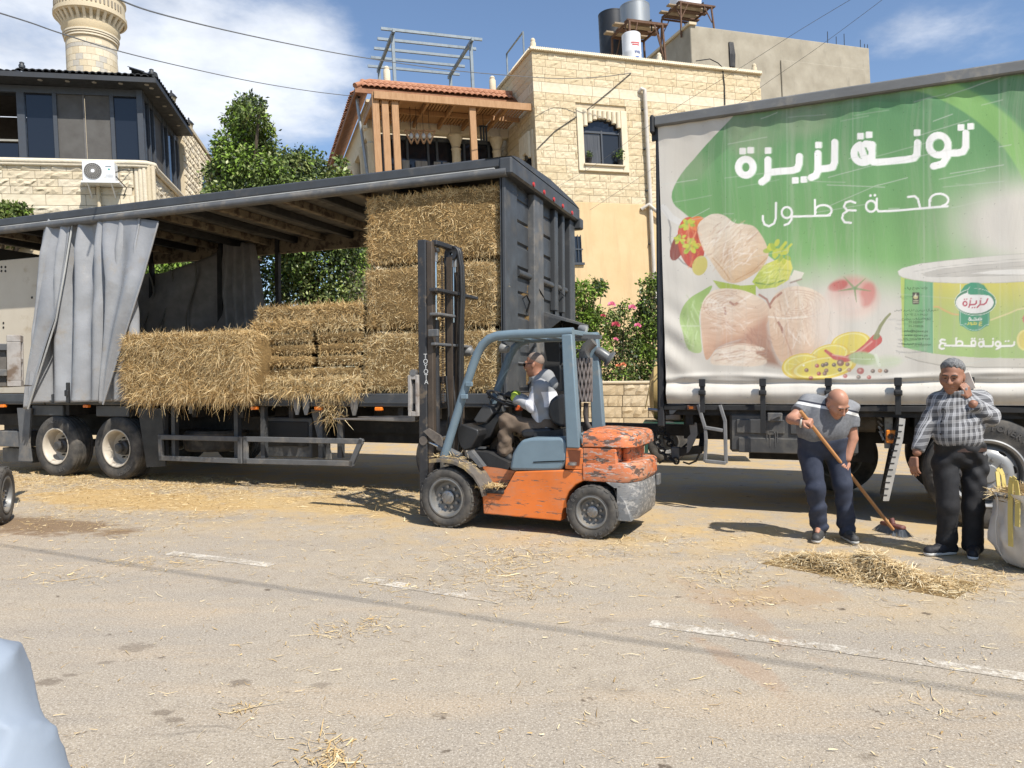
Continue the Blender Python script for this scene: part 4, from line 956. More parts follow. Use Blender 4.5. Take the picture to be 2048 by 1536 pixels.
def bush(label, spec, n, size, seed, weights, flowers=(), cat='bush', Y=21.4, name='bush'):
 u0 = sum(s[0] for s in spec) / len(spec); b = WORLD.y(u0, 700, Y); b.z = 1.3
 t = thing(name, label, cat, None, 'bushes in the flower bed', loc=b); r = random.Random(seed)
 cl = clumps_from_px(spec, Y, b, seed, .9); m = MB()
 for c, q in cl[::3]: m.pipe([(r.uniform(-.1, .1), 0, 0), (c[0] * .5, c[1] * .5, c[2] * .45), c], [.035, .025, .01], 5)
 m.build('stems', bark, t, 60)
 leaf_cloud([c for c, _ in cl], [q for _, q in cl], n, size, 'foliage', t, leaf_mats, seed=seed, weights=weights)
 for i, (u, v, rp, ci) in enumerate(flowers):
  p = WORLD.y(u, v, Y - .75) - b; q = rp / FPX * (Y - .5); mm = MB(); rr = random.Random(seed * 31 + i)
  for k in range(11):
   a, el = k * 2.4, .25 + .9 * (k / 11); d = Vector((math.cos(a) * math.cos(el), math.sin(a) * math.cos(el), math.sin(el))); sd_ = d.orthogonal().normalized() * q * .6
   e = p + d * q; up_ = d.cross(sd_) * .8
   mm.add([p + d * q * .2, p + d * q * .7 + sd_, e + up_ * .2, p + d * q * .7 - sd_], [(0, 1, 2, 3)])
  mm.build('rose', [petal_m, petal_r, petal_o][ci], t)
petal_m = mat('pink_petal', (.75, .22, .33), (.62, .14, .24), rough=.6); petal_r = mat('red_petal', (.5, .07, .10), rough=.6); petal_o = mat('orange_petal', (.75, .25, .12), rough=.6)
bush('bright green citrus bush next to the grey trailer', [(1165, 590, 26), (1190, 575, 18), (1205, 570, 10), (1155, 625, 34), (1180, 640, 26), (1160, 670, 40), (1170, 710, 40)], 5600, .115, 51, [.6, .3, .05, .05])
bush('pink rose bush in the middle of the flower bed', [(1215, 640, 24), (1250, 610, 14), (1240, 650, 30), (1225, 690, 34), (1265, 690, 30), (1240, 735, 34), (1210, 745, 26), (1275, 745, 26)], 5000, .095, 52, [.12, .5, .3, .08],
     [(1223, 611, 9, 0), (1264, 617, 9, 0), (1275, 653, 8, 0), (1231, 680, 6, 0), (1231, 652, 10, 1), (1206, 633, 6, 1), (1246, 731, 7, 2), (1236, 733, 6, 2)])
bush('tall green bush against the back of the truck', [(1296, 575, 18), (1310, 560, 16), (1300, 610, 24), (1288, 640, 22), (1312, 650, 30), (1298, 690, 30), (1305, 740, 34)], 5600, .11, 53, [.35, .5, .1, .05])
# ================================================================ shared builders: lettering, wheels, straw
_font_cache = {}
def text_mesh(s, size=1., extrude=0., bold=0.):
 k = (s, size, extrude, bold)
 if k not in _font_cache:
  cu = bpy.data.curves.new('lettering', 'FONT'); cu.body = s; cu.size = size; cu.extrude = extrude; cu.offset = bold; cu.align_x = 'CENTER'; cu.align_y = 'CENTER'; cu.resolution_u = 3
  o = bpy.data.objects.new('lettering', cu); col.objects.link(o)
  me = bpy.data.meshes.new_from_object(o.evaluated_get(bpy.context.evaluated_depsgraph_get())); bpy.data.objects.remove(o); bpy.data.curves.remove(cu)
  _font_cache[k] = ([tuple(v.co) for v in me.vertices], [tuple(p.vertices) for p in me.polygons]); bpy.data.meshes.remove(me)
 return _font_cache[k]
def add_text(mb, s, size, M, extrude=0., bold=0., mi=0):
 v, f = text_mesh(s, size, extrude, bold); mb.add([M @ Vector(p) for p in v], f, mi)
FACE = Matrix.Rotation(R(90), 4, 'X')                       # text standing upright, facing -y
def arc_text(mb, s, r, y, a_mid, size, step, org=(0, 0, 0), mi=0, inward=False):
 """letters round a wheel side that faces -y"""
 n = len(s)
 for i, ch in enumerate(s):
  a = a_mid - (i - (n - 1) / 2) * step * (-1 if inward else 1)
  M = Matrix.Translation(Vector(org)) @ Matrix.Translation((r * math.cos(a), y, r * math.sin(a))) @ Matrix.Rotation(-(a + (math.pi / 2 if inward else -math.pi / 2)), 4, 'Y') @ FACE
  if ch != ' ': add_text(mb, ch, size, M, .002, size * .02, mi)
def wheel(parent, c, r, wd, rr, style, rim_m, text=None, lugs=0, name='wheel', tm=None):
 """wheel in the x-z plane, outer face at c.y, body towards +y"""
 w_ = part(name, parent); w_.location = c; tm = tm or tyre_m
 m = MB(); k = wd
 m.lathe([(rr * .98, .05 * k), (rr * 1.04, .02 * k), (rr * 1.10, .035 * k), (rr + (r - rr) * .35, .0), (rr + (r - rr) * .62, -.01 * k), (rr + (r - rr) * .72, .012 * k), (r * .955, .05 * k), (r * .975, .09 * k), (r * .985, .12 * k),
             (r * .985, .88 * k), (r * .955, .95 * k), (rr + (r - rr) * .5, k), (rr, .95 * k), (rr * .98, .05 * k)], 72, 'y')
 if lugs:
  for i in range(lugs):
   a = 2 * math.pi * i / lugs; M = Matrix.Rotation(-a, 4, 'Y')
   for y0, y1, da in ((.03, .46, 0), (.54, .97, math.pi / lugs)):
    M2 = Matrix.Rotation(-(a + da), 4, 'Y'); L = 2 * math.pi * r / lugs * .74
    m.box(r * .93, r, y0 * k, y1 * k, -L / 2, L / 2, .008, 0, M2)
 else:
  for i in range(4): m.lathe([(r * .985, (.17 + i * .2) * k), (r, (.175 + i * .2) * k), (r, (.295 + i * .2) * k), (r * .985, (.30 + i * .2) * k)], 72, 'y')
 m.build('tyre', tm, w_, 35)
 if text:
  m = MB()
  for s, a, sz, st in text: arc_text(m, s, rr + (r - rr) * .55, -.012 * k, a, sz, st)
  m.build('tyre_lettering', flat('rubber_letters', (.085, .08, .075), .8) if 'rubber_letters' not in MATS else MATS['rubber_letters'], w_)
 m = MB()
 if style == 'dish':                                       # deep inset rim
  m.lathe([(rr * 1.03, .03 * k), (rr * 1.05, .0), (rr * 1.0, -.005 * k), (rr * .95, .03 * k), (rr * .90, .12 * k), (rr * .86, .5 * k), (rr * .72, .62 * k), (rr * .5, .62 * k), (rr * .46, .60 * k), (0, .60 * k)], 48, 'y')
  m.build('rim', rim_m, w_, 35)
  m = MB(); m.lathe([(rr * .42, .6 * k), (rr * .40, .35 * k), (rr * .30, .26 * k), (rr * .28, .1 * k), (rr * .2, .05 * k), (0, .05 * k)], 24, 'y')
  for i in range(10):
   a = i * math.pi / 5; m.pipe([(rr * .56 * math.cos(a), .62 * k, rr * .56 * math.sin(a)), (rr * .56 * math.cos(a), .48 * k, rr * .56 * math.sin(a))], rr * .05, 6)
  m.build('hub', mat('greasy_hub', (.10, .095, .09), (.05, .048, .045), scale=14, rough=.5, metal=.4) if 'greasy_hub' not in MATS else MATS['greasy_hub'], w_, 35)
 elif style == 'fork':                                     # small forklift rim with bolts
  m.lathe([(rr * 1.0, .05 * k), (rr * 1.03, .01 * k), (rr * .96, .0), (rr * .90, .03 * k), (rr * .86, .14 * k), (rr * .80, .30 * k), (rr * .70, .34 * k), (rr * .40, .34 * k), (0, .34 * k)], 48, 'y')
  m.build('rim', rim_m, w_, 35)
  m = MB(); m.lathe([(rr * .36, .34 * k), (rr * .36, .20 * k), (rr * .30, .17 * k), (rr * .12, .15 * k), (0, .15 * k)], 24, 'y')
  for rad, n in ((.55, 9), (.25, 6)):
   for i in range(n):
    a = i * 2 * math.pi / n + .2; yb = .34 * k if rad > .4 else .19 * k
    m.pipe([(rr * rad * math.cos(a), yb, rr * rad * math.sin(a)), (rr * rad * math.cos(a), yb - .025, rr * rad * math.sin(a))], rr * (.085 if rad > .4 else .04), 6)
  m.build('hub', steel, w_, 35)
 elif style == 'truck':                                    # pressed steel disc bulging outwards with hand holes
  m.lathe([(rr * 1.0, .06 * k), (rr * 1.04, .02 * k), (rr * 1.0, .0), (rr * .93, .04 * k), (rr * .90, .22 * k), (rr * .86, .30 * k), (rr * .80, .16 * k), (rr * .64, .02 * k), (rr * .52, -.0 * k), (rr * .40, .02 * k), (rr * .30, .03 * k), (rr * .29, .0), (rr * .26, -.04 * k), (0, -.05 * k)], 60, 'y')
  m.build('rim', rim_m, w_, 35)
  for i in range(8):
   a = i * math.pi / 4 + .2; mm = MB(); mm.lathe([(0, -.004), (rr * .085, -.004), (rr * .095, .01)], 14, 'y'); o = mm.build('hand_hole', flat('hole_dark', (.008, .008, .008), .9) if 'hole_dark' not in MATS else MATS['hole_dark'], w_, 40)
   o.matrix_local = Matrix.Translation((rr * .715 * math.cos(a), .075 * k, rr * .715 * math.sin(a))) @ Matrix.Rotation(-a, 4, 'Y') @ Matrix.Rotation(R(-32), 4, 'Z') @ Matrix.Diagonal((.75, 1, 1.25, 1))
  m = MB()
  for i in range(10):
   a = i * math.pi / 5; m.pipe([(rr * .46 * math.cos(a), .02 * k, rr * .46 * math.sin(a)), (rr * .46 * math.cos(a), -.06 * k, rr * .46 * math.sin(a))], rr * .055, 6)
  m.build('wheel_nut', steel, w_, 35)
 return w_
def blades(P, N, n, L, wd, lift=.35, along=None, along_w=0., r=rng, droop=0.):
 """n bent straw blades rooted at points P with surface normals N: two quads each"""
 n = len(P); t = r.normal(size=(n, 3)); t -= (t * N).sum(1)[:, None] * N
 if along is not None: t += np.asarray(along)[None] * along_w * r.choice([-1, 1], n)[:, None]
 t /= np.linalg.norm(t, axis=1)[:, None] + 1e-9
 d0 = t + N * (lift * r.normal(size=n) * .6 + lift * .5)[:, None]; d0 /= np.linalg.norm(d0, axis=1)[:, None]
 d1 = d0 + .5 * r.normal(size=(n, 3)); d1[:, 2] -= droop; d1 /= np.linalg.norm(d1, axis=1)[:, None]
 ll = (L * (.5 + r.random(n)))[:, None]; s = np.cross(d0, N + .4 * r.normal(size=(n, 3))); s /= np.linalg.norm(s, axis=1)[:, None] + 1e-9
 w2 = (wd * (.6 + .8 * r.random(n)))[:, None] / 2
 a = P - N * .012; b = a + d0 * ll * .5; c = b + d1 * ll * .5
 V = np.stack([a - s * w2, a + s * w2, b - s * w2, b + s * w2, c - s * w2 * .4, c + s * w2 * .4], 1).reshape(-1, 3)
 k = np.arange(n)[:, None] * 6; F = np.concatenate([k + [0, 1, 3, 2], k + [2, 3, 5, 4]], 0)
 return V, F
hay_core = mat('hay_mass', (.26, .165, .06), (.13, .08, .028), scale=22, stretch=(1, 1, 1.6), rough=.95, bump=.9, bscale=45, detail=8)  # core darker than the straw, painting shade into the gaps
def bale(name, label, frame, x0, x1, y0, y1, z0, z1, dens, L, wd, seed, lum=.02, group=None, cat='bale', m_=None, round_=.06, faces='fltr', droop=.15, sag=0., twine=0, drop=0., lift=.32):
 """pressed bale: lumpy core, straw skin of single blades, binding twine; front face is -y"""
 r = np.random.default_rng(seed); cx, cy, cz = (x0+x1)/2, (y0+y1)/2, z0
 t = thing(name, label, cat, frame, group, loc=(cx, cy, z0))
 hx, hy, hh = (x1-x0)/2, (y1-y0)/2, z1-z0
 b = bmesh.new(); bmesh.ops.create_cube(b, size=2); bmesh.ops.subdivide_edges(b, edges=b.edges[:], cuts=9, use_grid_fill=True)
 def shape(p):
  q = Vector((p[0] * hx, p[1] * hy, (p[2] + 1) / 2 * hh)); c = Vector((max(-hx + round_, min(hx - round_, q.x)), max(-hy + round_, min(hy - round_, q.y)), max(round_, min(hh - round_, q.z))))
  d = q - c
  if d.length > round_: q = c + d * (round_ / d.length)
  nz = mnoise.fractal(Vector((q.x * 2.2 + seed, q.y * 2.2, q.z * 3)), 1, 2, 4) * lum
  o = Vector((q.x / hx if hx else 0, q.y / hy, (q.z - hh/2) / (hh/2))); k = max(range(3), key=lambda i: abs(o[i])); nrm = Vector((0, 0, 0)); nrm[k] = math.copysign(1, o[k])
  q = q + nrm * nz
  if sag: q.z -= sag * max(0, -q.y / hy) * (1 + .3 * math.sin(q.x * 3))
  return q
 for v in b.verts: v.co = shape(v.co)
 me = bpy.data.meshes.new(name); b.to_mesh(me); b.free(); me.materials.append(hay_core); shade(me, 60); link(bpy.data.objects.new('core', me), t)
 P, N = [], []
 for f in faces:
  A = {'f': 2*hx*hh, 'b': 2*hx*hh, 'l': 2*hy*hh, 'r': 2*hy*hh, 't': 4*hx*hy}[f]; k = int(A * dens * (.55 if f in 'tlr' else 1))
  a_, b_ = r.uniform(-1, 1, k), r.uniform(-1, 1, k); one = np.ones(k)
  Q = {'f': np.stack([a_, -one, b_], 1), 'b': np.stack([a_, one, b_], 1), 'l': np.stack([-one, a_, b_], 1), 'r': np.stack([one, a_, b_], 1), 't': np.stack([a_, b_, one], 1)}[f]
  P.append(np.array([shape(q)[:] for q in Q])); nn = {'f': (0, -1, 0), 'b': (0, 1, 0), 'l': (-1, 0, 0), 'r': (1, 0, 0), 't': (0, 0, 1)}[f]
  n_ = np.tile(np.array(nn, float), (k, 1))
  # at the rounded rims the blades point outwards
  e = Q.copy(); e[np.abs(e) < .9] = 0; n_ = n_ + e * .7; n_ /= np.linalg.norm(n_, axis=1)[:, None]; N.append(n_)
 P, N = np.concatenate(P), np.concatenate(N)
 V, F = blades(P, N, len(P), L, wd, lift, r=r, droop=droop)
 tag(npmesh('straw', V, F, m_ or straw_m, t), kind='stuff')
 if drop:                                                  # loose wisps hanging from the lower edge
  k = int(2 * hx * 160); a_ = r.uniform(-1, 1, k); P = np.array([shape((q, -1, -1 + .25 * r.random()))[:] for q in a_]); N = np.tile(np.array([0, -.8, -.6]), (k, 1))
  V, F = blades(P, N, k, drop, wd, .9, r=r, droop=.9); tag(npmesh('loose_wisps', V, F, m_ or straw_m, t), kind='stuff')
 for i in range(twine):
  x = -hx + (i + .5) * 2 * hx / twine; mm = MB(); pts = [shape(q) + Vector(o) for q, o in (((x / hx, -.2, 1), (0, 0, .006)), ((x / hx, -.98, .98), (0, -.01, .004)), ((x / hx, -1, 0), (0, -.012, 0)), ((x / hx, -.98, -.98), (0, -.01, 0)))]
  mm.pipe(pts, .005, 4); mm.build('twine', darkm, t)
 return t
def polypath(pts, n):
 """resample a polyline of Vectors to n+1 points"""
 pts = [Vector(p) for p in pts]; L = [0]
 for a, b in zip(pts, pts[1:]): L.append(L[-1] + (b - a).length)
 out = []
 for i in range(n + 1):
  s = L[-1] * i / n; k = 0
  while k < len(L) - 2 and L[k + 1] < s: k += 1
  f = (s - L[k]) / max(1e-9, L[k+1] - L[k]); out.append(pts[k].lerp(pts[k+1], f))
 return out
def cloth(name, m_, parent, left, right, nu, nv, fold, y0=0., thick=.004):
 """cloth strip between two hanging edges (lists of local points, top to bottom); fold(a, b) pushes it along y"""
 A, B = polypath(left, nv), polypath(right, nv); mb = MB(); vs = []
 for j in range(nv + 1):
  for i in range(nu + 1):
   p = A[j].lerp(B[j], i / nu); d = fold(i / nu, j / nv)
   if isinstance(d, tuple): p = p + Vector(d)
   else: p = p + Vector((0, d, 0))
   vs.append(p)
 mb.add(vs, [(j*(nu+1)+i, j*(nu+1)+i+1, (j+1)*(nu+1)+i+1, (j+1)*(nu+1)+i) for j in range(nv) for i in range(nu)])
 o = mb.build(name, m_, parent, 180, fix=False); md = o.modifiers.new('thickness', 'SOLIDIFY'); md.thickness = thick
 return o
# ================================================================ grey curtain-side trailer
W_ = 3.0
def grey_trailer():
 t = thing('hay_trailer', 'grey curtain-sided trailer with open side, loaded with hay', 'trailer', G)
 XR, XLt = -.02, -11.2; DZ0, DZ1 = 1.20, 1.38; RZ0, RZ1 = 4.13, 4.38
 # deck: side rails in lengths, planked floor
 m = MB(); m.box(XLt, XR, .06, W_ - .06, DZ1 - .08, DZ1 - .01); m.build('deck_floor', mat('deck_wood', (.13, .10, .07), rough=.9), t)
 cuts = [XLt, -8.3, -5.9, G.y(598, 800).x, -1.1, XR]
 for a, b in zip(cuts, cuts[1:]):
  m = MB(); m.box(a + .01, b - .01, -.02, .05, DZ0, DZ1, .012); m.box(a + .01, b - .01, -.035, -.02, DZ0 + .05, DZ0 + .07); m.build('side_rail', greyp, t)
  m = MB(); m.box(a + .01, b - .01, W_ - .05, W_ + .02, DZ0, DZ1, .012); m.build('side_rail', greyp, t)
 for u in (386, 598, 616, 712):
  x = G.y(u, 800).x; m = MB(); m.prism([(x - .05, DZ1 + .01), (x + .05, DZ1 + .01), (x + .05, DZ0 - .02), (x + .02, DZ0 - .12), (x - .02, DZ0 - .12), (x - .05, DZ0 - .02)], -.055, -.036, 'y'); m.build('stake_pocket', greyp_l, t)
 for u, v in ((5, 812), (172, 812), (508, 816), (636, 817), (757, 818)):
  p = G.y(u, v, -.03); m = MB(); m.box(p.x - .055, p.x + .055, -.05, .02, p.z - .025, p.z + .025, .01); m.build('side_lamp', amber, t)
 # roof: near rail, far rail, sheet, bows
 m = MB(); m.box(XLt, XR + .06, -.05, .04, 4.245, RZ1, .02); m.build('roof_rail', greyp, t)
 m = MB(); m.box(XLt, XR - .12, -.062, -.03, 4.225, 4.243, .004); m.build('pale_strip', white_line, t)
 m = MB(); pr = [(-.075 + .035 * (1 - math.cos(a)), 4.175 - .045 * math.cos(a) * 0 + .047 * math.sin(a)) for a in np.linspace(-math.pi / 2, math.pi / 2, 9)]
 m.prism([(-.07, 4.22), (-.085, 4.20), (-.09, 4.17), (-.075, 4.14), (-.05, 4.128), (.02, 4.13), (.02, 4.222)], XLt, XR + .04, 'x'); m.build('curtain_pelmet', greyp_l, t, 50)
 in_m = mat('rusty_cream', (.22, .18, .12), (.15, .12, .08), scale=4, rough=.85, dirt=(.06, .04, .025), dirt_at=.48, dirt_w=.1, dscale=7)
 m = MB(); m.box(XLt, XR, W_ - .06, W_ + .02, 4.02, 4.36); m.build('far_roof_rail', in_m, t)
 roof_m = mat('roof_sheet_inside', (.15, .14, .12), (.10, .095, .085), scale=2, rough=.9, bump=.1, bscale=6, dirt=(.05, .045, .04), dirt_at=.52, dirt_w=.1, dscale=3)
 m = MB(); m.box(XLt, XR, .04, W_ - .06, 4.30, 4.33); m.build('roof_sheet', roof_m, t)
 x = XR - 1.1; k = 0
 while x > XLt + .2:
  m = MB(); m.box(x - .05, x + .05, .05, W_ - .06, 4.18, 4.299, .01); m.build('roof_bow', in_m if k % 2 == 0 else darkm, t); x -= .62; k += 1
 # gable piece of the roof at the front
 m = MB(); m.prism([(-.06, RZ1 - .01), (W_ + .08, RZ1 - .01), (W_ + .08, RZ1 - .16), (W_ * .93, RZ1 + .02), (W_ / 2, RZ1 + .2), (.1, RZ1 + .06)][0:2] + [(W_ * .9, RZ1 + .04), (W_ / 2, RZ1 + .09), (.2, RZ1 + .04)], XR - .25, XR + .11, 'x'); m.build('roof_gable', greyp, t)
 m = MB(); m.box(XR - .06, XR + .12, -.07, W_ + .07, 4.14, RZ1 - .012, .025); m.box(XR + .0, XR + .16, W_ - .02, W_ + .14, 4.02, 4.2, .02); m.build('front_header', greyp, t)
 for y in (.75, 1.2, 1.65, 2.1, 2.6):
  m = MB(); m.lathe([(0, .02), (.03, .015), (.035, 0)], 10, 'x', (XR + .12, y, 4.2)); m.build('marker_lamp', redlens, t, 40)
 # front wall
 fw = part('front_wall', t)
 m = MB(); m.box(XR - .07, XR - .06, .0, W_, DZ1, 4.2); m.build('panel_sheet', greyp, fw)
 ys = dict(p0=(0, .44), s1=(.98, 1.38), s2=(1.98, 2.14), s3=(2.38, 2.50), p1=(2.72, W_))
 for nm, (a, b) in ys.items():
  big = nm in ('p0', 'p1', 's1'); m = MB()
  if nm == 'p0': m.box(XR - .05, XR, a, .16, DZ0, 4.2, .01); m.box(XR - .06, XR - .005, .16, b, DZ0, 4.14)
  else: m.box(XR - .06, XR + (.05 if big else .03), a, b, DZ0 if big else 2.6, 4.14, .012)
  m.build('post' if nm[0] == 'p' else 'stiffener', greyp_l if nm == 's1' else greyp, fw)
 for (a, b) in ((.45, .97), (1.39, 1.97), (2.15, 2.37), (2.51, 2.71)):
  for z in (1.75, 2.1, 2.42, 2.72, 3.06, 3.38, 3.68, 3.95):
   if a == 1.39 and z < 2.5: continue
   m = MB(); m.prism([(XR - .06, z), (XR - .035, z + .025), (XR - .035, z + .27), (XR - .06, z + .295)], a + .01, b - .01, 'y'); m.build('pressed_panel', greyp, fw)
  m = MB(); m.pipe([(XR - .03, a + .02, 2.98), (XR - .03, b - .02, 2.98)], .055, 8); m.build('cross_tube', greyp, fw, 60)
 # hood over the recess, whose darkness is painted as a flat black panel
 m = MB(); m.box(XR - .058, XR - .03, 1.40, 2.36, 1.5, 2.45); m.build('recess', flat('recess_black', (.012, .012, .012), .9), fw)
 m = MB(); m.add([(XR - .05, 1.36, 2.56), (XR - .05, 2.62, 2.56), (XR + .34, 2.74, 2.42), (XR + .34, 1.5, 2.42), (XR - .05, 1.36, 2.5), (XR - .05, 2.62, 2.5), (XR + .34, 2.74, 2.39), (XR + .34, 1.5, 2.39)], [(0, 1, 2, 3), (4, 7, 6, 5), (3, 2, 6, 7), (0, 3, 7, 4), (1, 5, 6, 2), (0, 4, 5, 1)])
 m.prism([(XR - .05, 2.5), (XR + .3, 2.4), (XR - .05, 2.15)], 1.385, 1.40, 'y'); m.prism([(XR - .05, 2.5), (XR + .3, 2.4), (XR - .05, 2.15)], 2.6, 2.615, 'y'); m.build('hood', greyp, fw)
 # steps and hooks
 for z, y0, y1 in ((2.22, .46, .95), (1.78, .46, .95), (2.05, 2.52, 2.8)):
  m = MB(); m.pipe([(XR - .05, y0, z), (XR + .16, y0 + .03, z - .02), (XR + .16, y1, z - .02), (XR - .05, y1, z - .28)], .016, 6); m.build('step_bar', greyp_l, fw)
 m = MB(); m.pipe([(XR - .05, .7, 2.65), (XR + .02, .72, 2.7), (XR + .03, .82, 2.62), (XR - .02, .84, 2.48)], .014, 5); m.build('hook', blackp, fw)
 m = MB(); m.pipe([(XR + .0, 1.0, 2.95), (XR + .06, 1.2, 2.8), (XR + .05, 1.42, 2.72)], .008, 4); m.pipe([(XR, 2.2, 2.95), (XR + .05, 2.4, 2.86)], .008, 4); m.build('cable', blackp, fw)
 # corner post seen behind the hay, and the far side posts
 for u in (553, 300):
  x = G.y(u, 520, W_ - .1).x; m = MB(); m.box(x - .04, x + .04, W_ - .1, W_ - .02, DZ1, 4.3); m.build('side_post', darkm, t)
 x = G.y(440, 520, W_ - .1).x; m = MB(); m.box(x - .06, x + .06, W_ - .12, W_ - .02, DZ1, 4.3); m.build('side_post', darkm, t)
 # pale rear board with rivet holes
 pb = part('rear_board', t); xr = G.y(86, 640, .45).x; m = MB(); m.box(XLt, xr, .45, .5, DZ1, G.y(40, 517, .45).z, .01)
 m.build('board', mat('cream_board', (.56, .50, .40), (.50, .44, .345), scale=1.2, rough=.7, dirt=(.36, .28, .18), dirt_at=.6, dirt_w=.2), pb)
 for u, v in ((2, 534), (10, 534), (2, 542), (10, 542), (6, 646), (6, 655), (63, 595)):
  p = G.y(u, v, .44); m = MB(); m.lathe([(0, -.004), (.022, -.004), (.024, .004)], 10, 'y', (p.x, .448, p.z)); m.build('rivet_hole', flat('hole', (.03, .025, .02), .8) if 'hole' not in MATS else MATS['hole'], pb)
 m = MB(); m.box(XLt, XLt + .1, 0, W_, DZ1, 4.2); m.build('rear_wall', greyp, t)
 # ---- silver curtain gathered at the open side
 def L(u, v, y): return G.y(u, v, y)
 cu = part('side_curtain', t)
 cloth('curtain_body', silver_m, cu, [L(100, 440, .02), L(88, 600, -.06), L(66, 806, -.15)], [L(284, 424, .02), L(276, 640, -.08), L(283, 802, -.16)], 130, 70,
          lambda a, b: -.14 * math.sin(a * 34 + 1.3 * math.sin(b * 2.4 + a * 5) + .5) * (.55 + .5 * abs(math.sin(a * 4.2 + .4 + b))) * min(1, .25 + b * 4) * (1 - .45 * b) - .05 * math.sin(a * 10.5 + b * 2 + 1) * (.4 + b) - .02 * math.sin(a * 55 + b * 6) * max(0, 1 - b * 3.2) - .028 * math.exp(-((b - .25 - .3 * a) / .07) ** 2) * math.sin(a * 17) - .02 * math.exp(-((b - .62 + .2 * a) / .06) ** 2) * math.sin(a * 19 + 2))
 cloth('curtain_fold', silver_m, cu, [L(92, 434, .03), L(74, 620, -.18), L(47, 818, -.24)], [L(146, 432, .03), L(112, 640, -.22), L(56, 818, -.25)], 24, 50,
          lambda a, b: -.07 * math.sin(a * 6.3 + 1.5 * b) * (1 - b) * min(1, b * 5) - .02 * math.sin(a * 8 + b * 9))
 cloth('curtain_fold', silver_m, cu, [L(206, 428, .0), L(214, 560, -.20), L(200, 806, -.24)], [L(316, 442, .0), L(284, 560, -.18), L(206, 809, -.25)], 48, 60,
          lambda a, b: (-.045 * math.sin(a * 11 + .6 + b) * min(1, b * 6) * (1 - b) ** .6 - .02 * math.sin(a * 5 + b * 8)))
 # hem pipes on the slanting edges
 m = MB(); m.pipe([L(146, 440, .0), L(130, 540, -.13), L(112, 640, -.23), L(56, 818, -.26)], .014, 6); m.build('hem', white_line, cu, 60)
 m = MB(); m.pipe([L(316, 446, -.02), L(284, 560, -.19), L(206, 809, -.26)], .014, 6); m.build('hem', silver_m, cu, 60)
 for u, v0, v1 in ((137, 765, 806), ):
  a, b = L(u, v0, -.24), L(u, v1, -.24); m = MB(); m.box(a.x - .03, a.x + .03, -.27, -.23, b.z, a.z, .008); m.box(a.x - .04, a.x + .04, -.29, -.27, a.z - .22, a.z - .12, .01); m.build('strap', blackp, cu)
 # far side: sagging dark curtain with seams, and a gathered bundle
 fc = part('far_curtain', t); y = W_ - .14
 def top(a): return 545 - 90 * a + 34 * math.sin(math.pi * a)
 le, re = [L(262, 545, y), L(262, 672, y)], [L(462, 482, y), L(470, 672, y)]
 cloth('curtain_sheet', curt_dark, fc, le, re, 50, 24, lambda a, b: (0, .10 * math.sin(a * 9 + 2 * b) * (1 - b * .3) + .05 * math.sin(a * 4 + b * 7), -.22 * math.sin(math.pi * a) * (1 - b)))
 for i, a in enumerate((.18, .40, .62)):
  pts = []
  for j in range(13):
   b = j / 12; p = le[0].lerp(le[1], b).lerp(re[0].lerp(re[1], b), a + .07 * math.sin(b * 4.5 + i * .5) * (1 if i else .8)); pts.append(p + Vector((0, -.05 + .06 * math.sin(a * 9 + 2 * b), -.22 * math.sin(math.pi * a) * (1 - b))))
  m = MB()
  for p, q in zip(pts, pts[1:]): m.bar(p, q, .035, .012, up=(0, 1, 0))
  m.build('seam_tape', mat('seam_tape', (.17, .165, .15), rough=.6) if 'seam_tape' not in MATS else MATS['seam_tape'], fc)
 cloth('curtain_bundle', curt_dark, fc, [L(446, 482, y - .1), L(440, 590, y - .1), L(452, 690, y - .1)], [L(508, 487, y - .1), L(522, 580, y - .1), L(532, 660, y - .1)], 44, 30, lambda a, b: .08 * math.sin(a * 26 + b * 2) * (.6 + .4 * b))
 # ---- chassis and running gear
 m = MB()
 for y in (.85, 2.15): m.box(XLt + .3, -.3, y - .06, y + .06, .78, DZ0)
 x = XLt + .6
 while x < -.3: m.box(x - .04, x + .04, .08, W_ - .08, 1.02, DZ0 - .005); x += .9
 m.build('chassis_beams', darkm, t)
 txt = [('JONGCE', 1.75, .07, .13), ('12R', -1.2, .06, .12)]
 for k, xw in enumerate((G.y(110, 896).x - .02, G.y(230, 898).x + .0)):
  wheel(t, (xw, .02, .505), .51, .34, .29, 'dish', rim_cream, txt if k == 0 else [('JONGCE', -1.1, .07, .13)], 0)
  w2 = wheel(t, (xw, W_ - .36, .505), .51, .34, .29, 'dish', rim_cream)
  m = MB(); m.pipe([(xw, .3, .505), (xw, W_ - .3, .505)], .07, 8); m.build('axle', darkm, t)
 for xw in (-.95,):
  wheel(t, (xw, .2, .505), .51, .3, .29, 'dish', rim_cream); wheel(t, (xw, W_ - .5, .505), .51, .3, .29, 'dish', rim_cream)
  m = MB(); m.pipe([(xw, .4, .505), (xw, W_ - .4, .505)], .07, 8); m.lathe([(.5, .95), (.55, 1.0), (.55, 1.1), (.5, 1.15)], 24, org=(xw, W_/2, 0)); m.build('turntable', darkm, t)
 # mud flaps and wheel covers
 a, b = G.y(282, 838, .0), G.y(320, 935, .0); m = MB(); m.prism([(a.x - .12, 1.15), (b.x, 1.15), (b.x + .06, .25), (a.x + .05, .22)], .05, .08, 'y'); m.build('mud_flap', blackp, t)
 a, b = G.y(34, 820), G.y(58, 924); m = MB(); m.prism([(a.x, 1.14), (b.x + .06, 1.14), (b.x, .55), (b.x + .05, .24), (a.x + .02, .24), (a.x + .06, .6)], .0, .03, 'y'); m.build('mud_flap', greyp_l, t)
 a, b = G.y(58, 814), G.y(120, 832); m = MB(); m.box(a.x, b.x, .05, .4, b.z, DZ0 - .01, .01); m.build('wheel_cover', greyp, t)
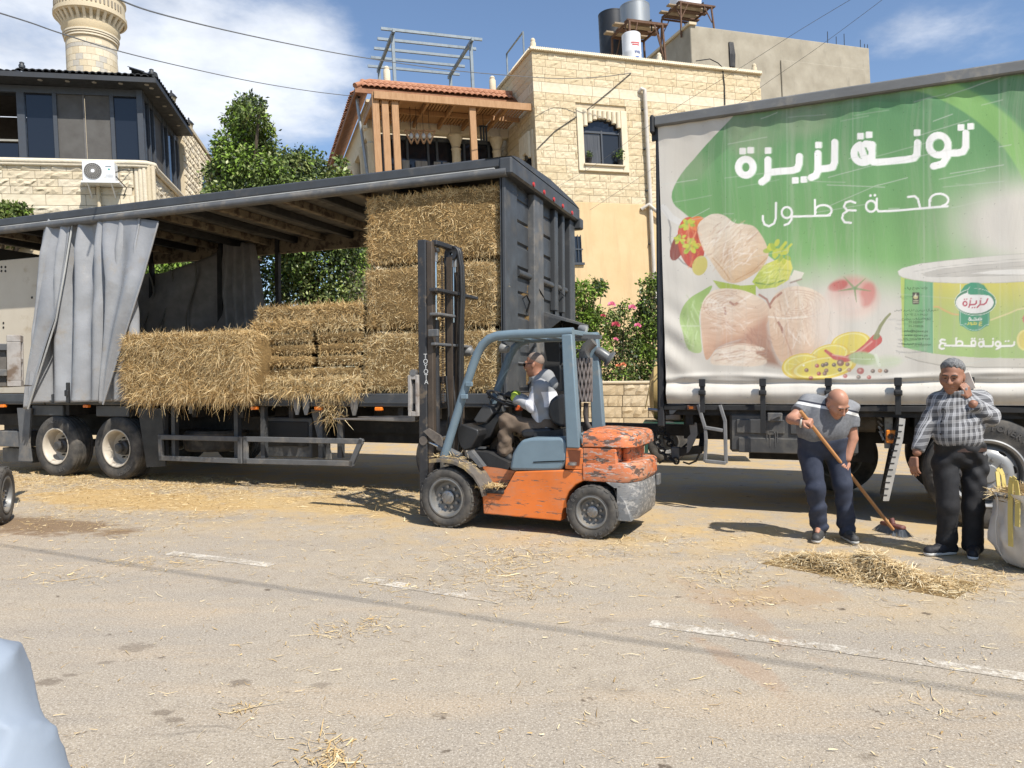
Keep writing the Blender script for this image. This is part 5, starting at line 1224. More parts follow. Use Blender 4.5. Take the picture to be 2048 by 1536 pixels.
 a, b = G.y(186, 816), G.y(252, 834); m = MB(); m.box(a.x, b.x, .05, .4, b.z, DZ0 - .01, .01); m.build('wheel_cover', greyp, t)
 a, b = G.y(-30, 862), G.y(38, 896); m = MB(); m.box(a.x, b.x, .1, .5, b.z, a.z, .01); m.build('storage_box', greyp_l, t)
 a, b = G.y(-30, 898), G.y(30, 930); m = MB(); m.box(a.x, b.x, .3, .6, b.z, a.z, .01); m.build('under_bumper', greyp_l, t)
 # side guards: hollow frames
 sg = part('side_guard', t)
 def frame_px(poly, nm, w_=.075):
  q = [G.y(u, v, -.01) for u, v in poly]; m = MB()
  for p0, p1 in zip(q, q[1:] + q[:1]):
   d = (p1 - p0).normalized() * w_ * .5; m.bar(p0 - d * .98, p1 + d * .98, w_, .045, up=(0, 1, 0), c=.006)
  m.build(nm, greyp_l, sg)
 frame_px([(321, 874), (481, 878), (481, 922), (323, 916)], 'guard_frame'); frame_px([(492, 878), (722, 883), (703, 927), (492, 922)], 'guard_frame')
 for u, v0 in ((331, 825), (352, 830), (477, 825), (530, 815), (645, 815), (683, 815)):
  a = G.y(u, v0, .12); b = G.y(u, 915, .12); m = MB(); m.box(a.x - .035, a.x + .035, .06, .14, b.z, DZ0 - .01); m.build('hanger', greyp, sg)
 # toolbox behind the guard, spare tyre, bracket plate
 a, b = G.y(530, 834, .25), G.y(626, 916, .25); m = MB(); m.box(a.x, b.x, .22, .7, b.z, a.z, .015); m.build('toolbox', greyp, t)
 m = MB(); m.box(a.x + .05, b.x - .05, .205, .22, a.z - .42, a.z - .06, .01); m.build('toolbox_lid', flat('deep_black', (.012, .012, .012), .7), t)
 a, b = G.y(626, 830, .2), G.y(668, 918, .2); m = MB(); m.prism([(a.x, DZ0 - .05), (a.x + .14, DZ0 - .05), (b.x, b.z + .0), (b.x - .16, b.z)], .15, .18, 'y'); m.build('bracket_plate', greyp_l, t)
 p = G.y(421, 876, .6); sp = part('spare_wheel', t); sp.location = (p.x, .75, .62)
 m = MB(); m.lathe([(.28, -.15), (.46, -.16), (.5, -.12), (.51, .0), (.5, .12), (.46, .16), (.28, .15), (.28, -.15)], 48); m.build('tyre', tyre_m, sp, 40)
 m = MB(); m.lathe([(.28, -.1), (.2, -.02), (0, -.02)], 32); m.build('rim', rim_grey, sp, 40)
 m = MB(); m.box(XLt + .5, -1.6, .95, 2.05, .62, .8); m.build('air_tank_tray', darkm, t)
 # drawbar, coupling and safety chains to the truck
 db = part('drawbar', t); e = G.I @ (T.M @ Vector((.2, 1.25, .86)))
 m = MB(); m.bar((-1.2, W_/2, .88), (e.x - .1, e.y, .86), .16, .15, c=.01); m.build('beam', darkm, db)
 m = MB(); m.pipe([e + Vector((-.2, 0, 0)), e + Vector((.1, 0, 0))], .06, 10); m.lathe([(.05, -.03), (.1, -.03), (.1, .03), (.05, .03), (.05, -.03)], 20, org=e + Vector((.12, 0, 0))); m.build('tow_eye', steel, db, 40)
 return t
grey_trailer()

straw_gd = straw_mat('straw_golden', (1.0, .93, .82))
DK = 1.385
for i, (z0, z1, x0, lab) in enumerate(((DK, 2.235, -2.19, 'large square straw bale at the bottom of the tall stack'), (2.235, 3.125, -2.13, 'large square straw bale in the middle of the tall stack'), (3.125, 4.09, -2.11, 'large square straw bale at the top under the roof rail'))):
 bale('straw_bale', lab, G, x0, -.085, .05, 1.5, z0 + .022, z1 - .022, 6800, .085, .0055, 60 + i, .045, 'large bales in the tall stack', faces='flt' if i == 2 else 'fl', round_=.10, lift=.2, m_=[straw_m, straw_dk, straw_gd][i])
zs = [1.60, 1.765, 1.935, 2.105, 2.27, 2.45, 2.645]
word = ['lowest', 'second', 'third', 'fourth', 'fifth', 'topmost']
for c, (xa, xb, nm) in enumerate(((-3.95, -2.98, 'column next to the shaggy bale'), (-2.93, -2.20, 'column next to the tall stack'))):
 for k in range(6):
  j = random.uniform(-.03, .03); top = k >= 4
  bale('hay_bale', '%s flat hay bale in the %s' % (word[k], nm), G, xa + j - (.06 if top else 0), xb + j + (.02 if top else 0), .06 + j, 1.0, zs[k] + .012, zs[k + 1] - .012, 7500, .06 if not top else .10, .0055, 80 + 10 * c + k, .022, 'small hay bales in two columns', faces='flt' if k == 5 else 'fl', round_=.065, droop=.1, m_=[straw_m, straw_dk, straw_gd][(k * 2 + c) % 3])
bale('hay_layer', 'loose hay bed spread on the deck under the small bales', G, -4.05, -2.2, -.06, 1.2, DK + .004, 1.597, 9000, .13, .0055, 110, .05, cat='hay', faces='flt', round_=.05, droop=.7, drop=.22)
lb = [G.y(246, 720, -.32).x, G.y(515, 720, -.2).x]
bale('hay_bale', 'shaggy oversized hay bale hanging over the deck edge', G, lb[0], lb[1], -.34, .95, 1.27, G.y(380, 668, -.2).z, 8500, .15, .0055, 120, .07, faces='flt', round_=.16, droop=.75, m_=straw_dk, drop=.28)
# wisps trailing from the deck edge
r_ = np.random.default_rng(5); xs = np.concatenate([r_.normal(G.y(668, 790).x, .10, 420), r_.uniform(-3.9, -2.1, 260), r_.normal(G.y(690, 790).x, .2, 160)]); k = len(xs)
P = np.stack([xs, np.full(k, -.05), np.where(np.arange(k) < 420, 1.40 - .42 * r_.random(k) ** 2, 1.38)], 1); V, F = blades(P, np.tile(np.array([0, -.7, -.5]), (k, 1)), k, .16, .005, .9, r=r_, droop=1.0)
o = npmesh('trailing_straw', V, F, straw_m); o.matrix_world = G.M.copy(); tag(o, 'wisps of straw trailing off the trailer deck edge', 'straw', kind='stuff')
# ================================================================ truck with the printed curtain
def smooth(a, b, x):
 t = np.clip((x - a) / (b - a), 0, 1); return t * t * (3 - 2 * t)
def rounded(pts, it=2):
 for _ in range(it):
  q = []
  for i in range(len(pts)):
   a, b = pts[i], pts[(i + 1) % len(pts)]; q += [(a[0] * .75 + b[0] * .25, a[1] * .75 + b[1] * .25), (a[0] * .25 + b[0] * .75, a[1] * .25 + b[1] * .75)]
  pts = q
 return pts
class Print:
 """flat advertising print, painted point by point on the curtain"""
 def __init__(s, U, V): s.U, s.V = U, V; s.C = np.zeros((len(U), 3)); s.cv = lambda p: p
 def origin(s, ox, oy, sc): s.cv = lambda p: (ox + p[0] / sc, oy + p[1] / sc); s.sc = sc
 def put(s, mask, c, idx=None):
  c = np.asarray(c);
  if idx is None: s.C += (c - s.C) * mask[:, None]
  else: s.C[idx] += (c[idx] if c.ndim == 2 else c - s.C[idx] if False else (c - s.C[idx])) * mask[:, None]
 def near(s, pts, pad):
  a = np.array(pts); return np.where((s.U > a[:, 0].min() - pad) & (s.U < a[:, 0].max() + pad) & (s.V > a[:, 1].min() - pad) & (s.V < a[:, 1].max() + pad))[0]
 def stroke(s, pts, wd, c, aa=1.0, a=1., w1=None):
  p = np.array([s.cv(q) for q in pts], float); w0 = wd / s.sc / 2; w1 = w0 if w1 is None else w1 / s.sc / 2
  i = s.near(p, max(w0, w1) + 3)
  if not len(i): return
  x, y = s.U[i], s.V[i]; d = np.full(len(i), 1e9); n = len(p)
  L = np.concatenate([[0], np.cumsum(np.linalg.norm(np.diff(p, axis=0), axis=1))]); L /= max(L[-1], 1e-9)
  for k in range(n - 1):
   b = p[k + 1] - p[k]; t = np.clip(((x - p[k, 0]) * b[0] + (y - p[k, 1]) * b[1]) / max(b @ b, 1e-9), 0, 1)
   q = np.hypot(x - p[k, 0] - t * b[0], y - p[k, 1] - t * b[1]) - (w0 + (w1 - w0) * (L[k] + t * (L[k + 1] - L[k]))); d = np.minimum(d, q)
  m = np.clip(.5 - d / aa, 0, 1) * a; s.C[i] += (np.asarray(c) - s.C[i]) * m[:, None]
 def poly(s, pts, c, aa=1., a=1., c2=None, grad=None, tex=None, soft=None):
  if soft or (soft is None and len(pts) >= 9): pts = rounded(pts)
  p = np.array([s.cv(q) for q in pts], float); i = s.near(p, aa + 2)
  if not len(i): return
  x, y = s.U[i], s.V[i]; ins = np.zeros(len(i), bool); d = np.full(len(i), 1e9); n = len(p)
  for k in range(n):
   A, B = p[k], p[(k + 1) % n]; b = B - A
   t = np.clip(((x - A[0]) * b[0] + (y - A[1]) * b[1]) / max(b @ b, 1e-9), 0, 1); d = np.minimum(d, np.hypot(x - A[0] - t * b[0], y - A[1] - t * b[1]))
   if b[1] != 0:
    cr = ((A[1] > y) != (B[1] > y)) & (x < b[0] * (y - A[1]) / b[1] + A[0]); ins ^= cr
  d = np.where(ins, -d, d); m = np.clip(.5 - d / aa, 0, 1) * a; s._fill(i, m, x, y, c, c2, grad, tex)
 def ell(s, cx, cy, rx, ry, c, aa=1., a=1., c2=None, grad=None, rot=0., ring=0., tex=None):
  cx, cy = s.cv((cx, cy)); rx, ry, ring = rx / s.sc, ry / s.sc, ring / s.sc; R_ = max(rx, ry) + ring + aa + 2; i = s.near([(cx - R_, cy - R_), (cx + R_, cy + R_)], 0)
  if not len(i): return
  x, y = s.U[i], s.V[i]; ca, sa = math.cos(rot), math.sin(rot); X, Y = (x - cx) * ca + (y - cy) * sa, -(x - cx) * sa + (y - cy) * ca
  k = np.hypot(X / rx, Y / ry) + 1e-9; d = (k - 1) * np.hypot(X, Y) / k
  if ring: d = np.abs(d) - ring / 2
  m = np.clip(.5 - d / aa, 0, 1) * a; s._fill(i, m, x, y, c, c2, grad, tex)
 def _fill(s, i, m, x, y, c, c2, grad, tex):
  c = np.asarray(c, float)
  if c2 is not None:
   g0, g1 = s.cv(grad[0]), s.cv(grad[1]); gx, gy = g1[0] - g0[0], g1[1] - g0[1]
   t = np.clip(((x - g0[0]) * gx + (y - g0[1]) * gy) / (gx * gx + gy * gy), 0, 1)[:, None]; c = c + (np.asarray(c2) - c) * t
  if tex:
   w_ = x * .35 + y * .9 + 9 * np.sin(x * .045 + y * .02) + 4 * np.sin(x * .11 - y * .05); k_ = np.sin(w_ * .55) * .5 + np.sin(w_ * 1.25 + 2 * np.sin(x * .06)) * .35 + np.sin(x * .06 + 2) * np.sin(y * .07 + 1) * 1.1; c = c * (1 + tex * np.array([.7, 1, 1.2])[None] * k_[:, None])
  s.C[i] += (c - s.C[i]) * m[:, None]
def arc(cx, cy, rx, ry, a0, a1, n=14): return [(cx + rx * math.cos(R(a)), cy + ry * math.sin(R(a))) for a in np.linspace(a0, a1, n)]
def paint_print(U, V):
 p = Print(U, V); h = lambda x: np.array(H(x))
 white = h('cfc9be'); p.C[:] = white
 p.sc = 1.; p.cv = lambda q: q
 # green field with soft lower and outer fade
 edge = [(1478, 225), (1440, 262), (1398, 306), (1362, 354), (1346, 402), (1378, 432), (1402, 458), (1440, 474), (1500, 500), (1560, 520), (1700, 700), (2300, 700), (2300, 60), (1600, 60)]
 before = p.C.copy(); p.poly(edge, h('4a8450'), 1.2, c2=h('74a65e'), grad=((1650, 220), (1650, 545)))
 g = p.C.copy(); f = 1 - smooth(500, 612, V - .10 * np.clip(1700 - U, 0, 400) + 12 * np.sin(U * .02)); f2 = 1 - smooth(0, 1, np.exp(-(((U - 2060) / 150) ** 2 + ((V - 450) / 85) ** 2)) * 1.35)
 f *= np.clip(f2, 0, 1); p.C = before + (g - before) * f[:, None]
 # darker swathe along the edge and the light swoosh
 i = np.ones(len(U)); arcin = np.hypot((U - 1760) / 395, (V - 470) / 262); dk = smooth(1.0, 1.02, arcin) * f * (U < 1800) * (U > 1345); p.C += (p.C * .80 - p.C) * (dk * (V < 440) * smooth(1350, 1420, U + (300 - V) * .6))[:, None]
 a2 = np.hypot((U - 1740) / 330, (V - 470) / 300); sw = smooth(.985, 1.0, a2) * (1 - smooth(1.09, 1.12, a2 - .04 * np.clip((U - 1800) / 200, 0, 1.5))) * smooth(1720, 1850, U) * f
 p.C += (h('8fc05e') - p.C) * (sw * .55)[:, None]
 ou = smooth(1.12, 1.14, a2 - .04 * np.clip((U - 1800) / 200, 0, 1.5)) * smooth(1780, 1850, U) * f; p.C += (p.C * .82 - p.C) * ou[:, None]
 # headline
 p.origin(1300, 120, 2.738); Wt = h('eceae6'); sh = h('a9c9a4')
 head = [arc(525, 590, 40, 44, 0, 360, 24), [(818, 530), (816, 570), (806, 598), (780, 607), (700, 613), (655, 618), (646, 625), (640, 650), (612, 671)], [(646, 548), (646, 625)],
   [(1011, 452), (1010, 560), (1000, 588), (970, 594), (930, 598), (918, 610), (908, 634), (882, 646)], [(919, 512), (918, 605)],
   [(1216, 468), (1214, 540), (1220, 560), (1240, 562), (1400, 548), (1444, 540), (1460, 520), (1463, 456)], arc(1166, 514, 50, 50, -40, 250, 18) + [(1180, 558), (1212, 530)], [(1216, 466), (1180, 462)],
   arc(1578, 470, 52, 54, 0, 360, 24), [(1630, 470), (1626, 530), (1600, 572), (1550, 585)], [(1727, 404), (1726, 480), (1712, 505), (1680, 512), (1630, 514)]]
 dots = [(508, 502), (551, 497), (646, 498), (922, 467), (795, 662), (842, 657), (1151, 420), (1198, 413), (1460, 402), (1700, 373), (1752, 367)]
 for off, c in ((5, sh), (0, Wt)):
  for st in head: p.stroke([(x + off, y + off * .4) for x, y in st], 37, c)
  for x, y in dots: p.poly([(x - 17 + off, y - 14), (x - 14 + off, y - 17), (x + 14 + off, y - 18), (x + 18 + off, y - 14), (x + 18 + off, y + 14), (x + 14 + off, y + 17), (x - 14 + off, y + 18), (x - 17 + off, y + 14)], c)
 sub = [[(691, 785), (690, 868), (680, 897), (652, 912), (628, 902), (619, 878), (619, 856)], arc(750, 838, 28, 30, 0, 360, 18), [(778, 838), (776, 875), (760, 898), (738, 906)], [(778, 860), (900, 856), (985, 852)], [(903, 768), (905, 856)], arc(950, 826, 45, 30, -200, 60, 18),
           [(1124, 784), (1098, 774), (1072, 782), (1062, 804), (1078, 824), (1126, 826)], [(1084, 826), (1058, 844), (1052, 868), (1066, 890), (1100, 893)], arc(1210, 803, 28, 30, 0, 360, 18), [(1242, 762), (1240, 815), (1250, 830), (1300, 829), (1470, 817), (1628, 804)], [(1412, 752), (1448, 748), (1466, 764), (1478, 812)], [(1528, 770), (1530, 808)], arc(1582, 770, 50, 34, -190, 70, 18)]
 for st in sub: p.stroke(st, 11.5, Wt)
 for x, y in ((1207, 745), (1231, 743)): p.ell(x, y, 7, 7, Wt)
 # food: spoon, tomato, tuna, herbs
 p.origin(1300, 400, 2.738); cream, flesh, pink, brown = h('ddccb4'), h('d3b498'), h('b98a72'), h('96674f')
 p.stroke([(85, 30), (120, 90), (132, 150), (128, 220), (145, 290), (190, 345), (245, 380)], 7, h('8d8a86')); p.stroke([(100, 40), (135, 95), (170, 118)], 34, h('d9d6d0'), a=.8)
 p.ell(165, 255, 32, 80, h('83392f'), rot=.3); p.ell(232, 235, 66, 142, h('c8502c'), c2=h('a5382c'), grad=((180, 120), (260, 380)), rot=-.12); p.ell(262, 130, 48, 40, h('d97b3a')); p.ell(250, 300, 40, 70, h('b63b2e'), rot=.3)
 lime, lime2 = h('b9bf3c'), h('9aae37')
 def sprig(cx, cy, s_, sd, c):
  rr = random.Random(sd)
  for k in range(9):
   a = k * .7 + rr.random(); d = s_ * (.3 + .6 * rr.random()); p.ell(cx + d * math.cos(a), cy + d * math.sin(a), s_ * .42, s_ * .26, c if k % 3 else lime2, rot=a)
 p.ell(275, 360, 40, 55, h('c2b560'), rot=.3)
 p.poly([(345, 440), (420, 455), (500, 470), (580, 465), (580, 525), (500, 515), (420, 512), (375, 480)], lime2)
 p.poly([(560, 450), (620, 360), (700, 325), (770, 330), (782, 375), (760, 440), (690, 480), (600, 490)], h('a7b843'), c2=h('d7cf5a'), grad=((600, 470), (770, 340))); p.ell(690, 400, 40, 28, h('c9cc62'), rot=-.5); p.stroke([(580, 455), (650, 465), (740, 440)], 8, h('6f8f36'))
 p.poly([(250, 140), (320, 82), (372, 74), (420, 90), (462, 132), (520, 134), (572, 142), (610, 190), (642, 250), (655, 310), (610, 380), (540, 430), (468, 462), (410, 445), (372, 395), (335, 335), (300, 290), (278, 240)], h('dccdb8'), c2=h('c9a67e'), grad=((380, 150), (520, 440)), tex=.075)
 for k, (a, b, c, d) in enumerate(((355, 270, 520, 150), (345, 320, 440, 440), (350, 300, 470, 450), (470, 440, 640, 320), (430, 250, 560, 170), (520, 420, 640, 350))): p.stroke([(a, b), ((a + c) / 2 + 14, (b + d) / 2 + 8), (c, d)], 6 if k in (1, 3) else 3, h('b5895e') if k in (1, 3) else h('b9a086'), a=.75)
 sprig(208, 135, 34, 1, lime); sprig(175, 215, 28, 2, lime); sprig(225, 250, 44, 3, lime); sprig(680, 275, 50, 4, lime); sprig(730, 300, 44, 5, lime); p.stroke([(690, 300), (745, 235)], 16, lime); p.stroke([(720, 300), (775, 245)], 12, lime)
 p.poly([(165, 655), (182, 590), (225, 530), (290, 495), (352, 458), (320, 520), (285, 570), (268, 640), (275, 700), (280, 770), (290, 840), (230, 838), (200, 800), (186, 722)], h('8fae5c'), c2=h('a8bf7d'), grad=((200, 500), (240, 830)))
 p.stroke([(180, 690), (275, 690)], 10, h('b9c89a'), a=.8)
 p.poly([(275, 600), (300, 530), (360, 485), (470, 485), (560, 510), (640, 560), (662, 610), (645, 680), (590, 740), (480, 765), (370, 800), (320, 880), (300, 870), (285, 760)], h('ddc9b2'), c2=h('cda183'), grad=((420, 520), (460, 780)), tex=.075)
 p.poly([(560, 700), (640, 640), (668, 800), (720, 915), (640, 900), (560, 850), (360, 800), (480, 765)], pink, aa=14, c2=brown, grad=((600, 660), (660, 900)))
 p.poly([(650, 640), (655, 560), (700, 500), (780, 470), (880, 480), (960, 530), (985, 600), (985, 760), (900, 830), (790, 885), (735, 905), (690, 850), (660, 760)], h('dcc7b0'), aa=2, c2=h('cfa98a'), grad=((850, 520), (720, 880)), tex=.075)
 for k in range(6):
  q = 1 - k * .15; p.stroke(arc(430, 580, 135 * q, 82 * q, 95 + k * 6, 290 - k * 8, 16), 3.4, pink, a=.7); p.stroke(arc(800, 575, 165 * q, 80 * q, -100 + k * 12, 130 - k * 6, 18), 3.4, pink, a=.65)
 for a in ([(440, 560), (460, 575), (480, 565)], [(410, 590), (415, 625)], [(600, 520), (640, 545), (660, 590)], [(660, 570), (680, 540), (720, 510)]): p.stroke(a, 12, h('9a5d4c'), a=.85)
 p.stroke([(705, 670), (720, 700), (728, 725)], 13, h('9a6656')); p.stroke([(730, 720), (760, 800), (790, 880)], 7, pink, a=.8); p.stroke([(650, 640), (740, 650), (860, 640)], 9, h('e9ddcd'), a=.8)
 p.poly([(335, 850), (390, 800), (500, 782), (600, 800), (642, 820), (560, 835), (640, 868), (640, 900), (560, 915), (420, 905), (330, 905)], h('e2cfba'), aa=3, tex=.075)
 for q in ([(350, 820), (480, 790), (600, 800)], [(380, 850), (500, 825), (640, 830)], [(360, 880), (500, 855), (630, 872)]): p.stroke(q, 4.5, pink, a=.75)
 p.poly([(790, 385), (845, 400), (825, 440), (760, 450)], h('d8d2c2')); p.stroke([(770, 455), (830, 435)], 9, h('7d5a4c'), a=.7)
 def flakes(cx, cy, rx, ry, n, ang, sd, pal):
  rr = random.Random(sd)
  for _ in range(n):
   a, q = rr.uniform(0, 6.28), math.sqrt(rr.random()); x, y = cx + rx * q * math.cos(a), cy + ry * q * math.sin(a); an = R(ang + rr.gauss(0, 22)); l = rr.uniform(10, 46)
   p.stroke([(x - l * math.cos(an), y - l * math.sin(an)), (x + rr.uniform(-5, 5), y + rr.uniform(-5, 5)), (x + l * math.cos(an), y + l * math.sin(an))], rr.uniform(2, 7), h(rr.choice(pal)), aa=2.2, a=rr.uniform(.15, .5))
 P1 = ['efe6da', 'e6d6c2', 'b98f70', 'a97b62', 'cfae90', 'f3ece2']; flakes(445, 250, 140, 130, 150, -40, 1, P1); flakes(430, 620, 130, 120, 150, 5, 2, P1); flakes(810, 640, 140, 150, 150, 80, 3, P1); flakes(490, 860, 140, 40, 80, -8, 4, P1); flakes(600, 780, 80, 80, 60, 40, 5, ['8a5a4a', 'a2705c', 'c39a82'])
 flakes(235, 250, 50, 110, 50, 80, 6, ['e08a4a', '8d2a24', 'd9603a', 'f0b080']); flakes(680, 410, 80, 60, 50, -30, 7, ['d9dc80', '7f9a34', 'eef0b8']); flakes(230, 680, 40, 140, 40, 80, 8, ['b9cf90', '7fa052', 'cfe0b0'])
 # soft tomato behind, lemon slices, chilli, peppercorns, herbs
 p.ell(1110, 540, 140, 118, h('c98a80'), aa=16, a=.85, c2=h('dfcabb'), grad=((1080, 440), (1080, 640))); p.ell(1030, 470, 55, 28, h('b8433f'), aa=6, a=.8, rot=-.3); p.ell(1190, 520, 42, 70, h('c2605a'), aa=8, a=.6, rot=.3); p.ell(1100, 560, 60, 50, h('e3cfc2'), aa=14, a=.7)
 for x, y in ((1060, 420), (1030, 500), (1210, 500), (1180, 430), (1130, 560)): p.stroke([(1120, 485), (x, y)], 14, h('6f8f5a'), w1=3, a=.8)
 p.ell(975, 665, 90, 150, h('ddcfc2'), aa=40, a=.8); p.stroke([(990, 610), (975, 690), (1000, 740)], 3, h('b9a89a'), a=.6)
 yel, yel2 = h('d9c648'), h('e5db8a')
 for cx, cy, rx, ry, ro in ((1100, 785, 110, 62, -.15), (985, 850, 110, 60, -.2), (838, 912, 116, 72, -.1), (950, 920, 180, 62, -.15)):
  p.ell(cx, cy, rx, ry, h('d7b92f'), rot=ro); p.ell(cx - 2, cy - 3, rx * .9, ry * .86, yel2, rot=ro, a=.9); p.ell(cx - 2, cy - 2, rx * .80, ry * .74, yel, rot=ro)
  if cx < 900:
   for k in range(9): a = k * .7; p.stroke([(cx, cy - 4), (cx + rx * .74 * math.cos(a), cy + ry * .68 * math.sin(a))], 4, yel2, a=.8)
 p.ell(842, 906, 6, 5, h('f1ead0'))
 p.stroke([(962, 826), (1010, 862), (1070, 872), (1130, 852), (1190, 810), (1240, 765)], 16, h('b93e3c'), w1=62); p.stroke([(1000, 848), (1080, 862), (1150, 828), (1215, 775)], 10, h('e0a99e'), a=.55); p.stroke([(1234, 752), (1262, 690), (1290, 650), (1314, 624)], 24, h('84875a'), w1=12); p.ell(1240, 750, 22, 12, h('7a7d4c'), rot=-.6)
 p.ell(1165, 868, 78, 36, h('9fb07c'), aa=5, rot=.1); p.ell(1290, 888, 90, 30, h('bcc8a4'), aa=14, a=.7, rot=-.1); p.stroke([(1100, 870), (1230, 872)], 3, h('c6d0b0')); p.stroke([(1235, 850), (1255, 905)], 18, h('d6dac6'), a=.8)
 corns = [(915, 908, 0), (948, 905, 1), (966, 899, 1), (1008, 903, 1), (1043, 892, 2), (1081, 900, 2), (858, 932, 2), (966, 934, 2), (957, 951, 2), (1040, 930, 1), (1091, 931, 3), (1152, 936, 0), (1220, 937, 1), (1259, 935, 3), (1292, 937, 1), (882, 975, 0), (925, 951, 0), (1069, 964, 0), (1142, 970, 1), (1199, 971, 0)]
 cc = [h('a83f3f'), h('54463f'), h('7d5442'), h('b58460')]
 for x, y, k in corns: q = 20 if (x in (1152, 1043)) else 12; p.ell(x, y, q, q * .92, cc[k]); p.ell(x - 3, y - 3, q * .4, q * .35, h('d9b9a8'), a=.6)
 # the tin
 p.origin(1750, 480, 5.487); rimc = h('d8d3ca')
 lidt = [(248, 345), (300, 310), (480, 265), (760, 230), (1100, 195), (1500, 165), (2300, 120)]; rimb = [(248, 345), (262, 385), (300, 412), (420, 440), (630, 465), (860, 476), (1100, 479), (1400, 472), (1700, 455), (2300, 400)]
 bod = [(300, 1170), (420, 1205), (630, 1245), (860, 1272), (1100, 1288), (1400, 1297), (1700, 1297), (2300, 1290)]; base = [(330, 1280), (480, 1330), (700, 1372), (1100, 1397), (1635, 1398), (2300, 1385)]
 p.poly([(285, 420), (300, 1180), (330, 1285)] + base[1:] + [(2300, 420)], h('cbc5b8'), 1.5, soft=False)
 p.poly([(282, 395)] + rimb[2:] + bod[::-1], h('c9c05a'), soft=False, c2=h('a9bd74'), grad=((900, 480), (900, 900)))
 p.poly([(640, 735), (690, 735), (760, 775), (850, 815), (920, 822), (1100, 890), (1270, 880), (1450, 812), (1560, 765), (1700, 740), (2300, 760), (2300, 1295)] + bod[::-1][1:6] + [(640, 1246)], h('a7bb6c'), soft=False, c2=h('9ab868'), grad=((900, 800), (900, 1280)))
 p.stroke([(640, 735), (690, 735), (760, 775), (850, 815), (920, 822)], 18, h('cfa96c')); p.stroke([(1265, 880), (1450, 812), (1560, 765), (1700, 740)], 18, h('d2c98e'))
 p.poly([(282, 395), (325, 425), (330, 1180), (300, 1170)], h('b3c463')); p.poly([(322, 425), (420, 442), (635, 468), (635, 1246), (420, 1205), (318, 1178)], h('7fb573'), c2=h('4f9a72'), grad=((420, 0), (640, 0)))
 p.stroke([(326, 430), (322, 1176)], 8, h('5d9a5c')); p.stroke([(637, 468), (637, 1246)], 7, h('b4c48a'))
 p.poly(lidt + rimb[::-1], rimc, soft=False, c2=h('c9c4ba'), grad=((300, 300), (1600, 300)))
 p.poly([(500, 375), (700, 325), (1000, 290), (1400, 255), (2300, 230), (2300, 380), (1500, 395), (1000, 405), (560, 410)], h('bab5ac')); p.poly([(1050, 370), (1300, 335), (2300, 300), (2300, 375), (1500, 385)], h('d9d5cd'))
 for k, q in enumerate(([(500, 375), (700, 325), (1000, 290), (1635, 240)], [(420, 350), (700, 300), (1100, 255), (1700, 200)], [(680, 385), (1000, 340), (1635, 290)], [(480, 262), (1100, 192), (1700, 150)], [(560, 408), (1000, 402), (1635, 385)])): p.stroke(q, 4, h('8f8b84'), a=.7)
 p.stroke(base, 9, h('8f8a80')); p.stroke(rimb, 5, h('aaa69c'), a=.8)
 grn, grn2 = h('2f8f6c'), h('3f7d5e')
 p.poly([(918, 470), (1256, 470), (1256, 945), (1215, 945), (1160, 990), (1088, 1008), (1016, 990), (960, 945), (918, 945)], grn)
 p.stroke([(932, 490), (932, 930), (968, 935), (1020, 978), (1088, 994), (1156, 978), (1208, 935), (1243, 930), (1243, 490)], 4, h('cfe0d2'))
 p.ell(1097, 682, 226, 148, h('e3e6dc')); p.ell(1097, 682, 221, 143, grn2); p.ell(1090, 690, 206, 118, h('e6e3de'))
 p.poly([(1012, 585), (1015, 545), (1035, 515), (1060, 530), (1120, 538), (1200, 550), (1265, 590), (1290, 620), (1230, 610), (1150, 602), (1070, 605), (1030, 600)], grn); p.stroke([(1010, 590), (1018, 545), (1037, 516)], 4, h('e6e3de'))
 red = h('b3304f')
 for st in (arc(985, 700, 21, 23, 0, 360, 16), [(1042, 668), (1040, 700), (1028, 738)], [(1040, 712), (1095, 708), (1108, 695), (1110, 672)], [(1152, 668), (1150, 706), (1118, 742)], [(1150, 712), (1190, 710), (1215, 690), (1232, 648)]): p.stroke(st, 16, red)
 for x, y in ((978, 652), (1004, 650), (1050, 645), (1066, 744), (1091, 742), (1158, 646)): p.ell(x, y, 8, 8, red)
 def script(words, c, wd):
  for st in words: p.stroke(st, wd, c)
 script([arc(1038, 872, 12, 11, 0, 360, 10), [(1050, 866), (1052, 880), (1100, 880), (1165, 878)], [(1085, 858), (1105, 860), (1112, 878)], arc(1148, 868, 17, 10, -180, 60, 10)], h('f2f0ea'), 7); p.ell(1032, 852, 4, 4, h('f2f0ea')); p.ell(1044, 851, 4, 4, h('f2f0ea'))
 script([[(1022, 905), (1022, 925), (1010, 932)], arc(1050, 916, 10, 10, 0, 360, 10), [(1060, 918), (1056, 936)], [(1060, 926), (1110, 926)], [(1082, 898), (1083, 926)], arc(1098, 916, 14, 9, -180, 60, 10), [(1165, 902), (1146, 902), (1142, 914), (1165, 917), (1140, 926), (1142, 938), (1166, 938)]], h('dfd23f'), 7)
 for x in (975, 986, 997): p.ell(x, 920, 3.5, 3.5, h('d9dccf'))
 wt2 = h('ece9e0')
